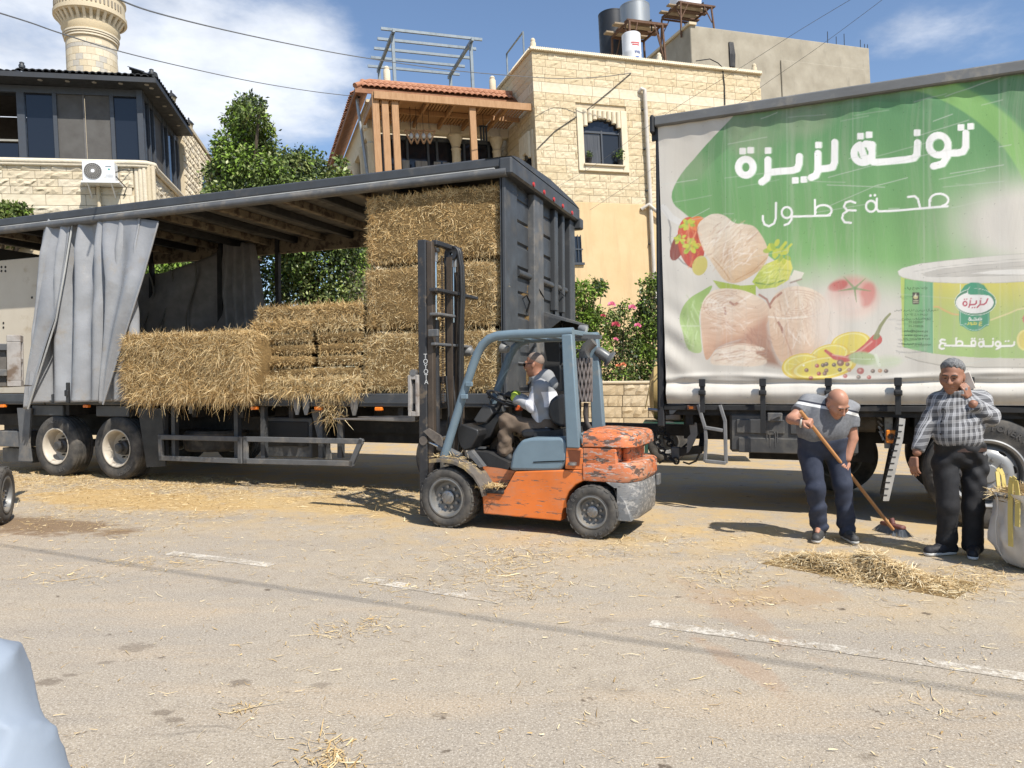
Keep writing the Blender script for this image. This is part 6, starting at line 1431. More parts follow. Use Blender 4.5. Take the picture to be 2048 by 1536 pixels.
 bot = [[(765, 1098), (730, 1092), (712, 1108), (722, 1130), (770, 1138)], [(725, 1134), (704, 1158), (708, 1185), (732, 1196), (755, 1190)], [(765, 1158), (1094, 1164), (1100, 1140)], [(886, 1082), (888, 1160)], arc(925, 1136, 34, 26, -180, 70, 14), arc(1078, 1130, 24, 26, 0, 360, 14), arc(1162, 1144, 26, 27, 0, 360, 14), [(1188, 1110), (1188, 1158), (1204, 1166), (1280, 1166), (1292, 1150), (1292, 1116)], arc(1345, 1142, 26, 26, 0, 360, 14), [(1370, 1142), (1368, 1176), (1330, 1198)], [(1372, 1166), (1500, 1162), (1520, 1150), (1524, 1122)]]
 for off, c in ((3, h('8fa070')), (0, wt2)):
  for st in bot: p.stroke([(x, y + off * 2) for x, y in st], 21, c)
  for x, y in ((1062, 1084), (1090, 1083), (1148, 1090), (1180, 1088), (1292, 1086), (1428, 1112), (1460, 1110), (890, 1078)): p.ell(x, y + off * 2, 11, 10, c)
 p.ell(1640, 1100, 92, 115, h('ded27c')); p.ell(1650, 1100, 78, 98, h('d2c25a')); p.ell(1665, 870, 52, 60, h('c8605a'))
 # black emblem on the side panel
 p.poly([(410, 575), (478, 575), (486, 583), (482, 700), (474, 708), (416, 706), (408, 698)], h('2e2f22')); p.ell(445, 628, 26, 22, h('c9bf86')); p.poly([(430, 625), (445, 582), (458, 622)], h('e0dcc0')); p.stroke([(424, 668), (468, 668)], 12, h('b9b694')); p.stroke([(418, 690), (472, 690)], 6, h('c9c6a8'))
 return np.clip(p.C + (np.array(H('bdb7aa')) - p.C) * (.10 + .10 * smooth(480, 760, V))[:, None], 0, 1)
def printed_truck():
 t = thing('curtain_truck', 'curtain-sided truck printed with a green tuna advertisement', 'truck', T)
 X1 = 6.4; BZ, TZ = 1.255, 4.56
 # ---- curtain grid with the print
 nx, nz = 680, 455; x1 = 4.9; xs = np.linspace(.06, x1, nx); zs = np.linspace(BZ, TZ, nz); X, Z = np.meshgrid(xs, zs); X, Z = X.ravel(), Z.ravel()
 pts = np.stack([X, np.zeros_like(X), Z, np.ones_like(X)], 1); M = np.array(CAMM.inverted() @ T.M); q = pts @ M.T
 U = 1024 + FPX * q[:, 0] / -q[:, 2]; V = 768 - FPX * q[:, 1] / -q[:, 2]
 C = paint_print(U, V)
 r = np.random.default_rng(3)
 # road dirt and scuffs on the sheet: streaks down it, grey film towards the hem, seams
 def fbm1(x, sc, sd):
  k = np.random.default_rng(sd).random(4096); y = x * sc; i = np.floor(y).astype(int) % 4095; f = y - np.floor(y); f = f * f * (3 - 2 * f); return k[i] * (1 - f) + k[i + 1] * f
 st = .5 * fbm1(X + .05 * np.sin(Z * 2), 38, 1) + .3 * fbm1(X + .03 * np.sin(Z * 5), 110, 2) + .2 * fbm1(X, 9, 3); blot = fbm1(X * .9 + .4 * Z, 3.1, 4) * fbm1(Z - .3 * X, 2.3, 5)
 k = np.clip((st - .52) * .8, 0, .22) * (.35 + .65 * fbm1(Z, 2.0, 6)); C = C + (np.array(H('b3aca0')) - C) * k[:, None]
 k = np.clip((blot - .32) * .8, 0, .28); C = C + (np.array(H('a39a8b')) - C) * k[:, None]
 hem = (1 - smooth(BZ + .0, BZ + .16, Z)) * .25 * (.4 + .6 * fbm1(X, 14, 7)); C = C + (np.array(H('8a7d69')) - C) * hem[:, None]
 sp = r.random(len(X)) < .0012; C[sp] = C[sp] * .5
 for xs_ in np.arange(.75, 4.9, .665): e = np.exp(-((X - xs_) / .006) ** 2) * .22 + np.exp(-((X - xs_ - .05) / .02) ** 2) * .10; C = C + (np.array(H('d9d6cf')) - C) * e[:, None] * .7
 sc_ = np.zeros(len(X))
 for k in range(46):
  cx, cz, L, an = r.uniform(.1, 4.8), r.uniform(3.3, 4.5) if k < 34 else r.uniform(1.5, 4), r.uniform(.1, .7), r.normal(.12, .12); dx, dz = X - cx, Z - cz; a, b = dx * math.cos(an) + dz * math.sin(an), -dx * math.sin(an) + dz * math.cos(an); sc_ = np.maximum(sc_, (np.abs(a) < L / 2) * np.exp(-(b / .005) ** 2) * r.uniform(.2, .55))
 C = C + (np.array(H('c7c9bf')) - C) * sc_[:, None]
 # shape: gentle ripples between the straps, hem rolled under
 low = 1 - smooth(BZ + .05, BZ + .5, Z)
 Yd = -.004 * np.sin(X * 9.4) * (1 - low) * .8 - .006 * np.sin(X * 3.1 + Z * 1.3) + .0012 * np.sin(X * 21 + Z * 2) * (1 - smooth(4.0, 4.5, Z)) - .003 * np.sin(Z * 7 + X)
 Yd += .020 * np.exp(-((Z - (BZ + .235) - .008 * np.sin(X * 5)) / .028) ** 2) - .030 * np.exp(-((Z - (BZ + .12)) / .07) ** 2) + .02 * np.exp(-((Z - BZ) / .03) ** 2)
 Yd -= .014 * np.exp(-((Z - BZ - .30 - .03 * np.sin(X * 2.3)) / .03) ** 2) * (.4 + .6 * np.sin(X * 4.2) ** 2)
 Yd -= .025 * smooth(4.30, 4.50, Z) * np.sin(X * 13) ** 2 * .5
 # puckers running from the rear corner
 Yd += .012 * np.sin((X * .8 + (Z - 1.6)) * 16) * np.exp(-((X - .15) / .22) ** 2) * np.exp(-((Z - 1.9) / .5) ** 2)
 dx = np.where(X < .4, (.10 * (Z - BZ) / (TZ - BZ)) * (1 - X / .4), 0)
 P = np.stack([X - dx, Yd - .02, Z], 1)
 idx = np.arange(nx * nz).reshape(nz, nx); F = np.stack([idx[:-1, :-1], idx[:-1, 1:], idx[1:, 1:], idx[1:, :-1]], -1).reshape(-1, 4)
 m = bpy.data.materials.new('printed_sheet'); tt, n, Lk, pb, tc, noise, Mm, ramp, mix = node_kit(m)
 at = n.new('ShaderNodeVertexColor'); at.layer_name = 'print'; Lk.new(at.outputs[0], pb.inputs['Base Color']); pb.inputs['Roughness'].default_value = .5; pb.inputs['Specular IOR Level'].default_value = .35
 b = n.new('ShaderNodeBump'); b.inputs['Strength'].default_value = .12; b.inputs['Distance'].default_value = .01; Lk.new(noise(55, 5, .6, (1, 1, .25)), b.inputs['Height']); Lk.new(b.outputs[0], pb.inputs['Normal'])
 cu = part('side_curtain', t)
 o = npmesh('curtain_sheet', P, F, m, cu, True); ca = o.data.color_attributes.new('print', 'FLOAT_COLOR', 'POINT'); ca.data.foreach_set('color', np.concatenate([C, np.ones((len(C), 1))], 1).astype(np.float32).ravel())
 # small print on the tin's side panel
 ink = flat('print_ink', H('33402a'), .7); mb = MB()
 for s, cy, sz in (('في خدمتكم', 525, .035), ('شركة مسالك لصيد الأسماك', 770, .028), ('إنتاج جزر مونى', 812, .03), ('جنين - فلسطين', 862, .03), ('04-2438327', 900, .028), ('04-2438326', 945, .028), ('info@ajjawe.ps', 1000, .036), ('www.ajjawe.ps', 1045, .036), ('חברת אלעג׳אווי סחר', 1085, .03), ('Thailand production', 1145, .034)):
  if any(ord(c_) > 127 for c_ in s): s = s[::-1] if 'ח' in s else s
  q = T.y(1750 + 450 / 5.487, 480 + cy / 5.487, -.04); add_text(mb, s, sz, Matrix.Translation((q.x, -.045, q.z)) @ Matrix.Rotation(R(2.5), 4, 'Y') @ FACE)
 mb.build('small_print', ink, cu)
 # straps with buckles
 for u in (1407, 1527, 1657, 1795, 1938):
  x = T.y(u, 780).x; sp = part('strap', cu); m = MB(); m.box(x - .028, x + .028, -.085, -.075, BZ - .10 if u != 1527 else BZ - .33, BZ + .27, .003); m.build('webbing', blackp, sp)
  m = MB(); m.box(x - .036, x + .036, -.10, -.072, BZ + .2, BZ + .29, .006); m.box(x - .04, x + .04, -.115, -.08, BZ + .10, BZ + .16, .008); m.box(x - .03, x + .03, -.13, -.10, BZ + .115, BZ + .145, .004); m.build('buckle', blackp, sp)
 # ---- box: roof rail, rear post, roof, floor rail
 rail = mat('worn_rail', (.17, .17, .165), (.11, .11, .108), scale=5, stretch=(.4, 1, 1), rough=.5, metal=.2, dirt=(.26, .24, .2), dirt_at=.55, dirt_w=.2)
 m = MB(); m.box(-.06, X1, -.09, .05, TZ - .02, TZ + .10, .015); m.build('roof_rail', rail, t)
 m = MB(); m.prism([(-.07, TZ + .102), (.02, TZ + .13), (1.27, TZ + .26), (2.52, TZ + .13), (2.6, TZ + .10)], -.05, X1, 'x'); m.build('roof_sheet', greyp, t)
 m = MB(); m.box(-.11, -.055, -.1, .12, TZ - .10, TZ + .12, .02); m.prism([(-.1, TZ - .02), (.28, TZ - .02), (.05, TZ - .09), (-.02, TZ - .16), (-.1, TZ - .17)], -.02, .02, 'y'); m.build('corner_cap', blackp, t)
 m = MB(); m.box(-.06, .02, .0, .1, .98, TZ - .02, .01); m.box(-.035, -.02, -.02, .0, 1.2, TZ - .15); m.build('rear_post', mat('black_post', (.03, .03, .032), rough=.5), t)
 m = MB(); m.box(-.045, .0, .1, 2.55, 1.1, TZ + .02); m.build('rear_door', greyp, t)
 m = MB(); m.box(.0, X1, .06, 2.5, 1.12, 1.24); m.build('floor', darkm, t)
 m = MB(); m.box(x1, X1, .02, 2.55, 1.25, TZ); m.box(X1 - .06, X1, .02, 2.55, 1.25, TZ + .08); m.build('front_wall', greyp, t)
 m = MB(); m.box(.05, X1, 2.5, 2.55, 1.25, TZ); m.build('far_curtain', white_pl, t)
 m = MB(); m.box(.02, X1, -.005, .06, BZ - .075, BZ - .012, .006); m.build('floor_rail', darkm, t)
 # ---- under the box
 m = MB()
 for y in (.85, 1.65): m.box(.1, X1 + 1, y - .06, y + .06, .78, 1.1)
 x = .3
 while x < X1: m.box(x - .04, x + .04, .1, 2.4, 1.0, 1.118); x += .8
 m.box(.9, 2.3, .8, 1.7, .55, .8); m.build('chassis_beams', darkm, t)
 # rear bracket, lamp, folding ladder, plate
 a, b = T.y(1342, 808, .02), T.y(1378, 830, .02)
 m = MB(); m.prism(T.xz([(1338, 808), (1372, 808), (1362, 812), (1346, 828), (1340, 828)], .02), .0, .04, 'y'); m.build('corner_bracket', greyp, t)
 p = T.y(1380, 815, -.01); m = MB(); m.box(p.x - .035, p.x + .075, -.03, .01, p.z - .028, p.z + .028, .008); m.build('lamp_housing', mat('lamp_brown', (.10, .05, .035), rough=.5), t); m = MB(); m.box(p.x - .01, p.x + .042, -.042, -.03, p.z - .016, p.z + .016, .006); m.build('side_lamp', amber, t)
 ld = part('ladder', t); m = MB()
 for pts in ([(1396, 809), (1411, 858), (1412, 882), (1410, 922)], [(1440, 810), (1450, 842), (1452, 925)]):
  q = [T.y(u, v, -.02) for u, v in pts]
  for c_, d_ in zip(q, q[1:]): m.bar(c_, d_ + (d_ - c_).normalized() * .01, .04, .035, up=(0, 1, 0), c=.006)
 lad_m = mat('ladder_steel', (.22, .22, .22), (.15, .15, .15), rough=.5, metal=.2); m.build('stile', lad_m, ld); m = MB()
 for pa, pb_ in (((1410, 855), (1446, 861)), ((1410, 922), (1452, 926))):
  c_, d_ = T.y(*pa, -.02), T.y(*pb_, -.02); m.bar(c_, d_, .04, .05, up=(0, 1, 0), c=.006)
 m.build('rung', lad_m, ld)
 m = MB(); m.prism(T.xz([(1378, 838), (1394, 846), (1396, 868), (1386, 890), (1378, 904), (1374, 906), (1376, 874), (1382, 868), (1380, 855)], .25), .22, .26, 'y'); m.build('hitch_plate', lad_m, t)
 a, b = T.y(1352, 905, .4), T.y(1404, 898, .4); m = MB(); m.bar(a, b, .09, .10, c=.01); m.bar(b, T.y(1408, 870, .6), .08, .08); m.build('under_run_bar', darkm, t); m = MB(); m.box(a.x - .05, a.x + .05, .34, .46, a.z - .07, a.z + .07, .01); m.build('bar_end', greyp_l, t)
 # battery and tool locker with pressed panels
 a, b = T.y(1458, 818, .02), T.y(1600, 912, .02); lk = part('tool_locker', t); dk = mat('locker_plastic', (.07, .07, .07), (.05, .05, .05), rough=.5, dirt=(.13, .12, .10), dirt_at=.5, dirt_w=.2)
 m = MB(); m.box(a.x, a.x + 1.35, .04, .6, b.z + .02, 1.15, .03); m.build('shell', dk, lk)
 for x0_, x1_, z0_, z1_ in ((.08, .60, .24, .40), (.66, 1.28, .24, .40), (.10, 1.25, .02, .19)):
  m = MB(); m.box(a.x + x0_, a.x + x1_, .022, .04, b.z + z0_, b.z + z1_, .012); m.build('door', dk, lk)
 m = MB()
 for pts in ([(1534, 846), (1534, 882)], [(1536, 862), (1548, 862), (1548, 868), (1536, 868), (1536, 862)], [(1548, 864), (1551, 868), (1551, 894)], [(1540, 868), (1540, 893)], [(1555, 862), (1555, 886)]): m.pipe([T.y(u, v, .02) for u, v in pts], .004, 4)
 m.build('embossing', greyp_l, lk)
 q = T.y(1540, 834, .0); m = MB(); m.box(q.x - .03, q.x + .13, -.0, .02, q.z - .05, q.z + .05, .01); m.bar((q.x + .02, -.02, q.z - .02), (q.x + .13, -.03, q.z + .035), .03, .02); m.build('latch', greyp_l, lk)
 # hand brake chamber and hoses behind the sweeper
 a = T.y(1735, 842, .4); m = MB(); m.pipe([(a.x - .22, .45, a.z), (a.x + .08, .45, a.z)], .13, 16); m.pipe([(a.x + .08, .45, a.z), (a.x + .16, .45, a.z)], .09, 12); m.build('air_tank', mat('dusty_tank', (.20, .17, .13), rough=.8, bump=.4, bscale=25), t, 40)
 m = MB()
 for k in range(5): m.pipe([T.y(1752 + 2 * k, 822 + 10 * k, .35), T.y(1764 + k, 824 + 14 * k, .33)], .02, 6)
 m.box(a.x + .17, a.x + .25, .38, .48, a.z - .3, a.z + .1); m.build('valve', steel, t)
 p = T.y(1782, 873, .05); m = MB(); m.box(p.x - .05, p.x + .05, .02, .05, p.z - .07, p.z + .07, .01); m.build('orange_reflector', flat('reflector_orange', (.75, .22, .02), .3), t)
 m = MB(); m.lathe([(0, -.006), (.022, -.006), (.026, .0)], 14, 'y', (p.x, .018, p.z)); m.lathe([(.03, -.006), (.036, -.006), (.036, 0)], 14, 'y', (p.x, .018, p.z)); m.build('reflector_mark', flat('mark_black', (.03, .02, .015)), t)
 # mud flap seen edge-on with a notched pale edge
 mf = part('mud_flap', t); e0, e1 = T.y(1803, 836, -.02), T.y(1770, 1003, -.02); m = MB(); m.prism(T.xz([(1797, 836), (1808, 836), (1776, 1003), (1764, 1000)], -.02), .0, .5, 'y'); m.build('flap', blackp, mf)
 m = MB(); m.prism(T.xz([(1799, 836), (1811, 838), (1806, 880), (1778, 1002), (1766, 1002), (1772, 960), (1796, 870)], -.03), -.03, -.004, 'y'); m.build('edge_strip', mat('pale_rubber', (.50, .48, .44), rough=.8), mf)
 m = MB()
 for k in range(12):
  f = k / 11; c_ = T.y(1803 - 32 * f - 3, 850 + 140 * f, -.034); m.box(c_.x - .03, c_.x + .03, -.034, -.03, c_.z - .006, c_.z + .004)
 m.build('notch', blackp, mf)
 # wheels, cab end beyond the picture
 wc = (3.30, -.01, .565); txt = [('POWERTRAC', .95, .085, .125), ('12R22.5', -1.1, .06, .11), ('POWERTRAC', 3.6, .085, .125)]
 wheel(t, wc, .57, .34, .335, 'truck', mat('silver_rim', (.30, .30, .295), (.24, .24, .235), rough=.45, metal=.35, dirt=(.30, .25, .18), dirt_at=.6, dirt_w=.2), txt)
 wheel(t, (wc[0], 2.2, wc[2]), .57, .34, .335, 'truck', MATS['silver_rim']); wheel(t, (1.9, 2.15, .5), .5, .34, .3, 'dish', rim_grey)
 m = MB(); m.pipe([(wc[0], .3, .57), (wc[0], 2.3, .57)], .09, 8); m.lathe([(.66, .0), (.66, .5)], 20, 'y', (wc[0], .02, .57), a0=.25, a1=math.pi - .25); m.build('axle_and_arch', darkm, t)
 m = MB(); m.box(X1 + .15, X1 + 2.2, .05, 2.5, .5, 3.2, .15); m.build('cab', white_pl, t)
 wheel(t, (X1 + 1.2, .03, .5), .5, .3, .3, 'truck', MATS['silver_rim']); wheel(t, (X1 + 1.2, 2.2, .5), .5, .3, .3, 'truck', MATS['silver_rim'])
 # coupling at the rear: jaw, cables, chains
 cp = part('coupling', t); q = T.y(1334, 822, .9); m = MB(); m.box(q.x - .1, q.x + .2, .82, 1.0, q.z - .12, q.z + .05, .02); m.pipe([(q.x - .25, .9, q.z + .02), (q.x + .25, .88, q.z - .03)], .022, 8); m.box(q.x - .05, q.x + .05, .85, .95, q.z + .05, q.z + .12, .01); m.build('jaw', steel, cp, 40)
 m = MB(); m.pipe([T.y(u, v, .5) for u, v in ((1318, 926), (1345, 912), (1374, 888), (1384, 880))], .014, 6); m.pipe([T.y(u, v, .4) for u, v in ((1366, 924), (1378, 928), (1392, 922), (1400, 905))], .012, 6); m.pipe([T.y(u, v, .7) for u, v in ((1326, 840), (1326, 858), (1340, 880), (1356, 900))], .013, 6); m.build('cable', blackp, cp)
 for ci, path in enumerate(([(1306, 862), (1316, 888), (1330, 912), (1350, 924), (1356, 920)], [(1322, 856), (1332, 872), (1344, 894), (1352, 902)])):
  ch = part('safety_chain', cp); n = 9 if ci == 0 else 7; pts = polypath([T.y(u, v, .3 + .2 * ci) for u, v in path], n)
  for k in range(n):
   a, b = pts[k], pts[k + 1]; d = (b - a); l = d.length * .68; c_ = (a + b) / 2; d.normalize(); sd_ = (d.cross(Vector((0, 1, 0)))).normalized() if k % 2 == 0 else Vector((0, 1, 0)); mm = MB()
   mm.pipe([c_ + d * l * math.cos(x) * .95 + sd_ * .04 * math.sin(x) for x in np.linspace(0, 2 * math.pi, 13)], .012, 6, cap=False); mm.build('link', darkm, ch, 60)
 return t
printed_truck()
# tank trailer half hidden behind the truck's rear corner
def bowser():
 B = Frame(WORLD.y(1335, 830, 13.6) * 1, -20); B = Frame((B.M.translation.x, 13.6, 0), -12)
 t = thing('tank_trailer', 'small yellow tank trailer on green frame behind the truck', 'trailer', B)
 m = MB(); m.lathe([(0, 0), (.3, .02), (.5, .1), (.55, .25), (.55, 1.9), (.5, 2.05), (0, 2.15)], 32, 'x', (-.35, .6, 1.28)); m.build('tank', mat('yellow_tank', (.47, .34, .14), (.40, .28, .11), rough=.6, dirt=(.2, .12, .06), dirt_at=.6), t, 40)
 gm = mat('green_frame', (.03, .10, .07), rough=.6); m = MB(); m.box(-.45, 1.9, .1, 1.1, .66, .74, .01); m.prism([(-.42, .74), (.35, .74), (.35, .68), (-.25, .66), (-.36, .45), (-.36, .18), (-.42, .18)], .0, .22, 'y'); m.build('frame', gm, t)
 wheel(t, (.0, .02, .38), .38, .2, .2, 'dish', rim_grey); wheel(t, (.0, .95, .38), .38, .2, .2, 'dish', rim_grey)
 m = MB(); m.pipe([(-.4, .02, 1.0), (-.3, .0, 1.5), (.0, .05, 1.85)], .012, 5); m.build('rim_band', mat('tan_band', (.35, .26, .12), rough=.6), t)
bowser()
# ================================================================ forklift
def bev(o, w=.012, seg=2):
 md = o.modifiers.new('edge', 'BEVEL'); md.width = w; md.segments = seg; md.limit_method = 'ANGLE'; md.angle_limit = R(35); shade(o.data, 45); return o
def chipped(name, c, chips, grey=(.25, .24, .23), at=.60, st=(1.2, 1.2, 5), sc=5., film=.12):
 """paint with chips and long scrapes down to primer and metal"""
 m = bpy.data.materials.new(name); t, n, L, p, tc, noise, M, ramp, mix = node_kit(m)
 base = mix(ramp(noise(2.5, 6, .6), .3, .7), tuple(x * .78 for x in c), c)
 base = mix(M('MULTIPLY', ramp(noise(1.6, 6, .65, loc=(3, 1, 2)), .45, .72), film * 3), base, (.34, .28, .21))
 a = ramp(noise(sc, 9, .68, st), at, at + .025); b = ramp(noise(sc * 2.3, 8, .7, (st[0] * .6, st[1] * .6, st[2] * 1.6), loc=(5, 2, 7)), at + .04, at + .06)
 base = mix(a, base, chips); base = mix(M('MULTIPLY', b, .9), base, grey)
 L.new(base, p.inputs['Base Color']); p.inputs['Roughness'].default_value = .5
 bp = n.new('ShaderNodeBump'); bp.inputs['Strength'].default_value = .35; bp.inputs['Distance'].default_value = .004; bp.invert = True; L.new(a, bp.inputs['Height']); L.new(bp.outputs[0], p.inputs['Normal'])
 return m
orange = chipped('orange_paint', (.70, .175, .03), (.17, .10, .07), at=.58, st=(1.0, 1.0, 6.5))
orange_worn = chipped('worn_orange_paint', (.60, .165, .055), (.11, .07, .055), grey=(.42, .37, .33), at=.525, st=(1.5, 1.5, 3.2), sc=5.5, film=.28)
cw_grey = chipped('scraped_grey', (.17, .175, .18), (.30, .29, .275), grey=(.10, .10, .10), at=.52, st=(1, 1, 1.4), sc=13)
blue_g = mat('blue_grey_paint', (.155, .215, .255), (.13, .18, .215), scale=4, rough=.48, bump=.03, dirt=(.27, .25, .21), dirt_at=.60, dirt_w=.2, dscale=3)
mast_m = mat('mast_black', (.045, .045, .048), (.03, .03, .032), scale=4, rough=.45, metal=.2, dirt=(.14, .11, .08), dirt_at=.55, dirt_w=.12, dscale=6)
mast_b = mat('mast_brown', (.10, .075, .055), (.06, .046, .035), rough=.6, metal=.3)
seat_m = mat('seat_vinyl', (.022, .022, .024), (.014, .014, .015), rough=.42, bump=.1, bscale=40)
def c1(*pts): return [(800 + x / 2.4, 460 + y / 2.4) for x, y in pts]
def FXZ(pts, y): return FK.xz(c1(*pts), y)
def loft(mb, rings, mi=0, cap=True):
 k = len(rings[0]); n = len(rings); vs = [p for r in rings for p in r]; fs = [(i*k + j, i*k + (j+1) % k, (i+1)*k + (j+1) % k, (i+1)*k + j) for i in range(n-1) for j in range(k)]
 if cap: fs += [tuple(range(k))[::-1], tuple(range((n-1)*k, n*k))]
 mb.add(vs, fs, mi)
def rrect(x0, x1, y0, y1, rx, z, ry=None, n=7):
 """plan ring: square front (x0), rounded rear corners (x1)"""
 ry = ry or rx; out = [(x0, y0, z)]
 out += [(x1 - rx + rx * math.sin(a), y0 + ry - ry * math.cos(a), z) for a in np.linspace(0, math.pi / 2, n)]
 out += [(x1 - rx + rx * math.cos(a), y1 - ry + ry * math.sin(a), z) for a in np.linspace(0, math.pi / 2, n)]
 return out + [(x0, y1, z)]
def forklift():
 t = thing('forklift', 'orange and grey-blue forklift with scraped counterweight in front of the trailer', 'forklift', FK)
 yb, ye = .10, 1.06
 # wheels
 fx, rx = FK.y(893, 998, .02).x, FK.y(1183, 1030, .06).x
 wheel(t, (fx, .0, .318), .318, .24, .20, 'fork', rim_grey, None, 22); wheel(t, (rx, .05, .262), .262, .20, .155, 'fork', rim_grey, [('6.00-9', -1.25, .05, .22), ('6.00-9', 2.5, .05, .22)], 20)
 for x, y, q in ((fx, 1.16, (.318, .24, .20)), (rx, 1.11, (.262, .20, .155))):
  w2 = wheel(t, (x, y, q[0]), *q, 'fork', rim_grey, None, 22); w2.scale = (1, -1, 1)
 m = MB(); m.box(fx - .12, fx + .12, .2, .96, .2, .45); m.pipe([(rx, .2, .26), (rx, .98, .26)], .06, 8); m.build('axles', darkm, t)
 # chassis and panels
 m = MB(); m.prism(FXZ([(393, 1258), (500, 1252), (552, 1160), (720, 1154), (878, 1150), (880, 1205), (845, 1222), (812, 1255), (786, 1305), (772, 1397), (400, 1362)], yb), yb, ye, 'y'); bev(m.build('chassis', orange, t), .012)
 m = MB(); m.prism(FXZ([(395, 1132), (470, 1142), (552, 1158), (500, 1252), (440, 1252)], yb + .18), yb + .18, ye - .2, 'y'); m.build('step_well', orange, t)
 q = FXZ([(385, 1246), (500, 1252)], yb); m = MB(); m.box(q[0][0], q[1][0], yb - .03, yb + .22, q[0][1] - .03, q[0][1] + .004, .008); m.build('step_plate', darkm, t)
 m = MB(); m.box(fx - .05, rx + .1, .25, .9, .12, .42); m.box(rx - .12, rx + .35, .28, .88, .3, .62); m.build('under_frame', darkm, t)
 fz = MB(); pts = FXZ([(148, 1100), (200, 1096), (260, 1104), (315, 1130), (360, 1172), (392, 1225), (402, 1262)], .02)
 ring = [(x, z) for x, z in pts] + [(x + .0, z - .035) for x, z in pts][::-1]; fz.prism(ring, -.02, .32, 'y'); fz.build('front_fender', mat('dusty_fender', (.13, .115, .10), (.10, .085, .07), scale=6, rough=.8, dirt=(.33, .24, .11), dirt_at=.5, dirt_w=.1), t)
 m = MB(); m.prism(FXZ([(522, 1150), (538, 1072), (560, 1035), (582, 1008), (625, 998), (778, 995), (800, 1022), (800, 1110), (768, 1155), (700, 1158), (545, 1156)], yb), yb + .005, ye - .005, 'y'); bev(m.build('engine_cover', blue_g, t), .03, 3)
 m = MB();
 for dz in (0, .0): m.prism(FXZ([(640, 1112), (790, 1106), (790, 1110), (640, 1116)], yb), yb - .002, yb + .004, 'y')
 m.build('cover_scratch', darkm, t)
 m = MB(); m.prism(FXZ([(797, 1044), (877, 1046), (878, 1152), (792, 1146)], yb), yb - .002, ye, 'y'); bev(m.build('filler_panel', orange, t), .008)
 m = MB(); m.prism(FXZ([(806, 1056), (868, 1058), (862, 1130), (820, 1128)], yb), yb - .006, yb + .0, 'y'); m.build('filler_recess', mat('shaded_orange', (.16, .045, .015), rough=.7), t)  # raised plate; the recess's shade is painted on as darker orange
 q = FXZ([(830, 1120)], yb)[0]; m = MB(); m.lathe([(.03, 0), (.045, .005), (.045, .03), (.03, .035), (0, .035)], 16, org=(q[0], yb - .01, q[1] - .02)); m.build('filler_cap', steel, t, 40)
 # counterweight in four storeys
 x0 = FXZ([(877, 1100)], yb)[0][0]
 zt = FXZ([(880, 975)], yb)[0][1]; z2 = FXZ([(880, 1044)], yb)[0][1]; z1 = FXZ([(880, 1205)], yb)[0][1]
 m = MB(); loft(m, [rrect(x0, 1.97, yb - .01, ye + .01, .17, z2 + .006, .2), rrect(x0, 1.97, yb - .01, ye + .01, .17, zt - .05, .2), rrect(x0, 1.955, yb + .005, ye - .005, .17, zt - .012, .2), rrect(x0, 1.93, yb + .03, ye - .03, .17, zt + .006, .2), rrect(x0, 1.72, yb + .22, ye - .22, .15, zt + .03, .2)]); bev(m.build('engine_hood', orange_worn, t), .008)
 zm = z2 - .14
 m = MB(); loft(m, [rrect(x0, 1.99, yb, ye, .17, z1 - .0, .28), rrect(x0, 2.02, yb - .01, ye + .01, .17, z1 + .04, .28), rrect(x0, 2.02, yb - .01, ye + .01, .17, zm - .02, .28), rrect(x0, 2.0, yb, ye, .17, zm, .28)]); bev(m.build('counterweight', orange_worn, t), .008)
 m = MB(); m.box(x0, 1.80, yb - .005, ye + .005, zm - .02, z2, .01); m.box(1.80, 1.88, yb + .18, ye - .18, zm - .01, z2 + .01, .02); bev(m.build('counterweight_neck', orange_worn, t), .01)
 m = MB(); lo = FXZ([(1110, 1400)], yb)[0]; zb = lo[1]; rings = []
 for f, xa, xb in ((0, lo[0] + .0, 1.955), (.12, lo[0] - .01, 1.99), (.5, lo[0] - .06, 2.0), (.85, lo[0] - .16, 2.0), (1, lo[0] - .25, 1.985)): rings.append(rrect(xa, xb, yb - .005, ye + .005, .2, zb + (z1 - zb) * f, .24))
 loft(m, rings); bev(m.build('tail_weight', cw_grey, t), .015, 2)
 q = FK.x(1300, 1020, 2.0); m = MB(); m.lathe([(0, .004), (.035, .004), (.04, -.01)], 14, 'x', (1.975, .72, .3)); m.lathe([(0, .012), (.045, .01), (.055, -.02)], 16, 'x', (1.955, .6, zt - .1)); m.build('socket', darkm, t, 40)
 m = MB(); m.box(1.995, 2.03, .85, .98, .44, .56, .01); m.build('tail_bracket', greyp_l, t)
 # overhead guard
 og = part('overhead_guard', t)
 for y in (.13, .95):
  s = FXZ([(208, 1100), (228, 1035), (300, 800), (352, 645), (372, 592), (395, 552), (428, 522), (470, 507), (540, 501), (700, 496), (832, 490)], .13)
  m = MB()
  m.pipe([(x, y, z) for x, z in s], .047, 10); m.build('front_post', blue_g, og, 60)
  s = FXZ([(782, 503), (832, 500), (868, 1046), (806, 1044)], .13); m = MB(); m.prism(s, y - .05, y + .05, 'y'); bev(m.build('rear_post', blue_g, og), .012)
 zt_ = FXZ([(700, 496)], .13)[0][1]; xa, xb = FXZ([(470, 507)], .13)[0][0], FXZ([(830, 490)], .13)[0][0]
 for k in range(5):
  x = xa + .02 + (xb - xa - .05) * k / 4; m = MB(); m.box(x - .025, x + .025, .14, .94, zt_ - .02, zt_ + .03, .006); m.build('roof_bar', blue_g, og)
 m = MB(); s = FXZ([(395, 500), (460, 497), (450, 520), (400, 524)], .13); m.prism(s, .5, .94, 'y'); m.build('front_visor', blue_g, og)
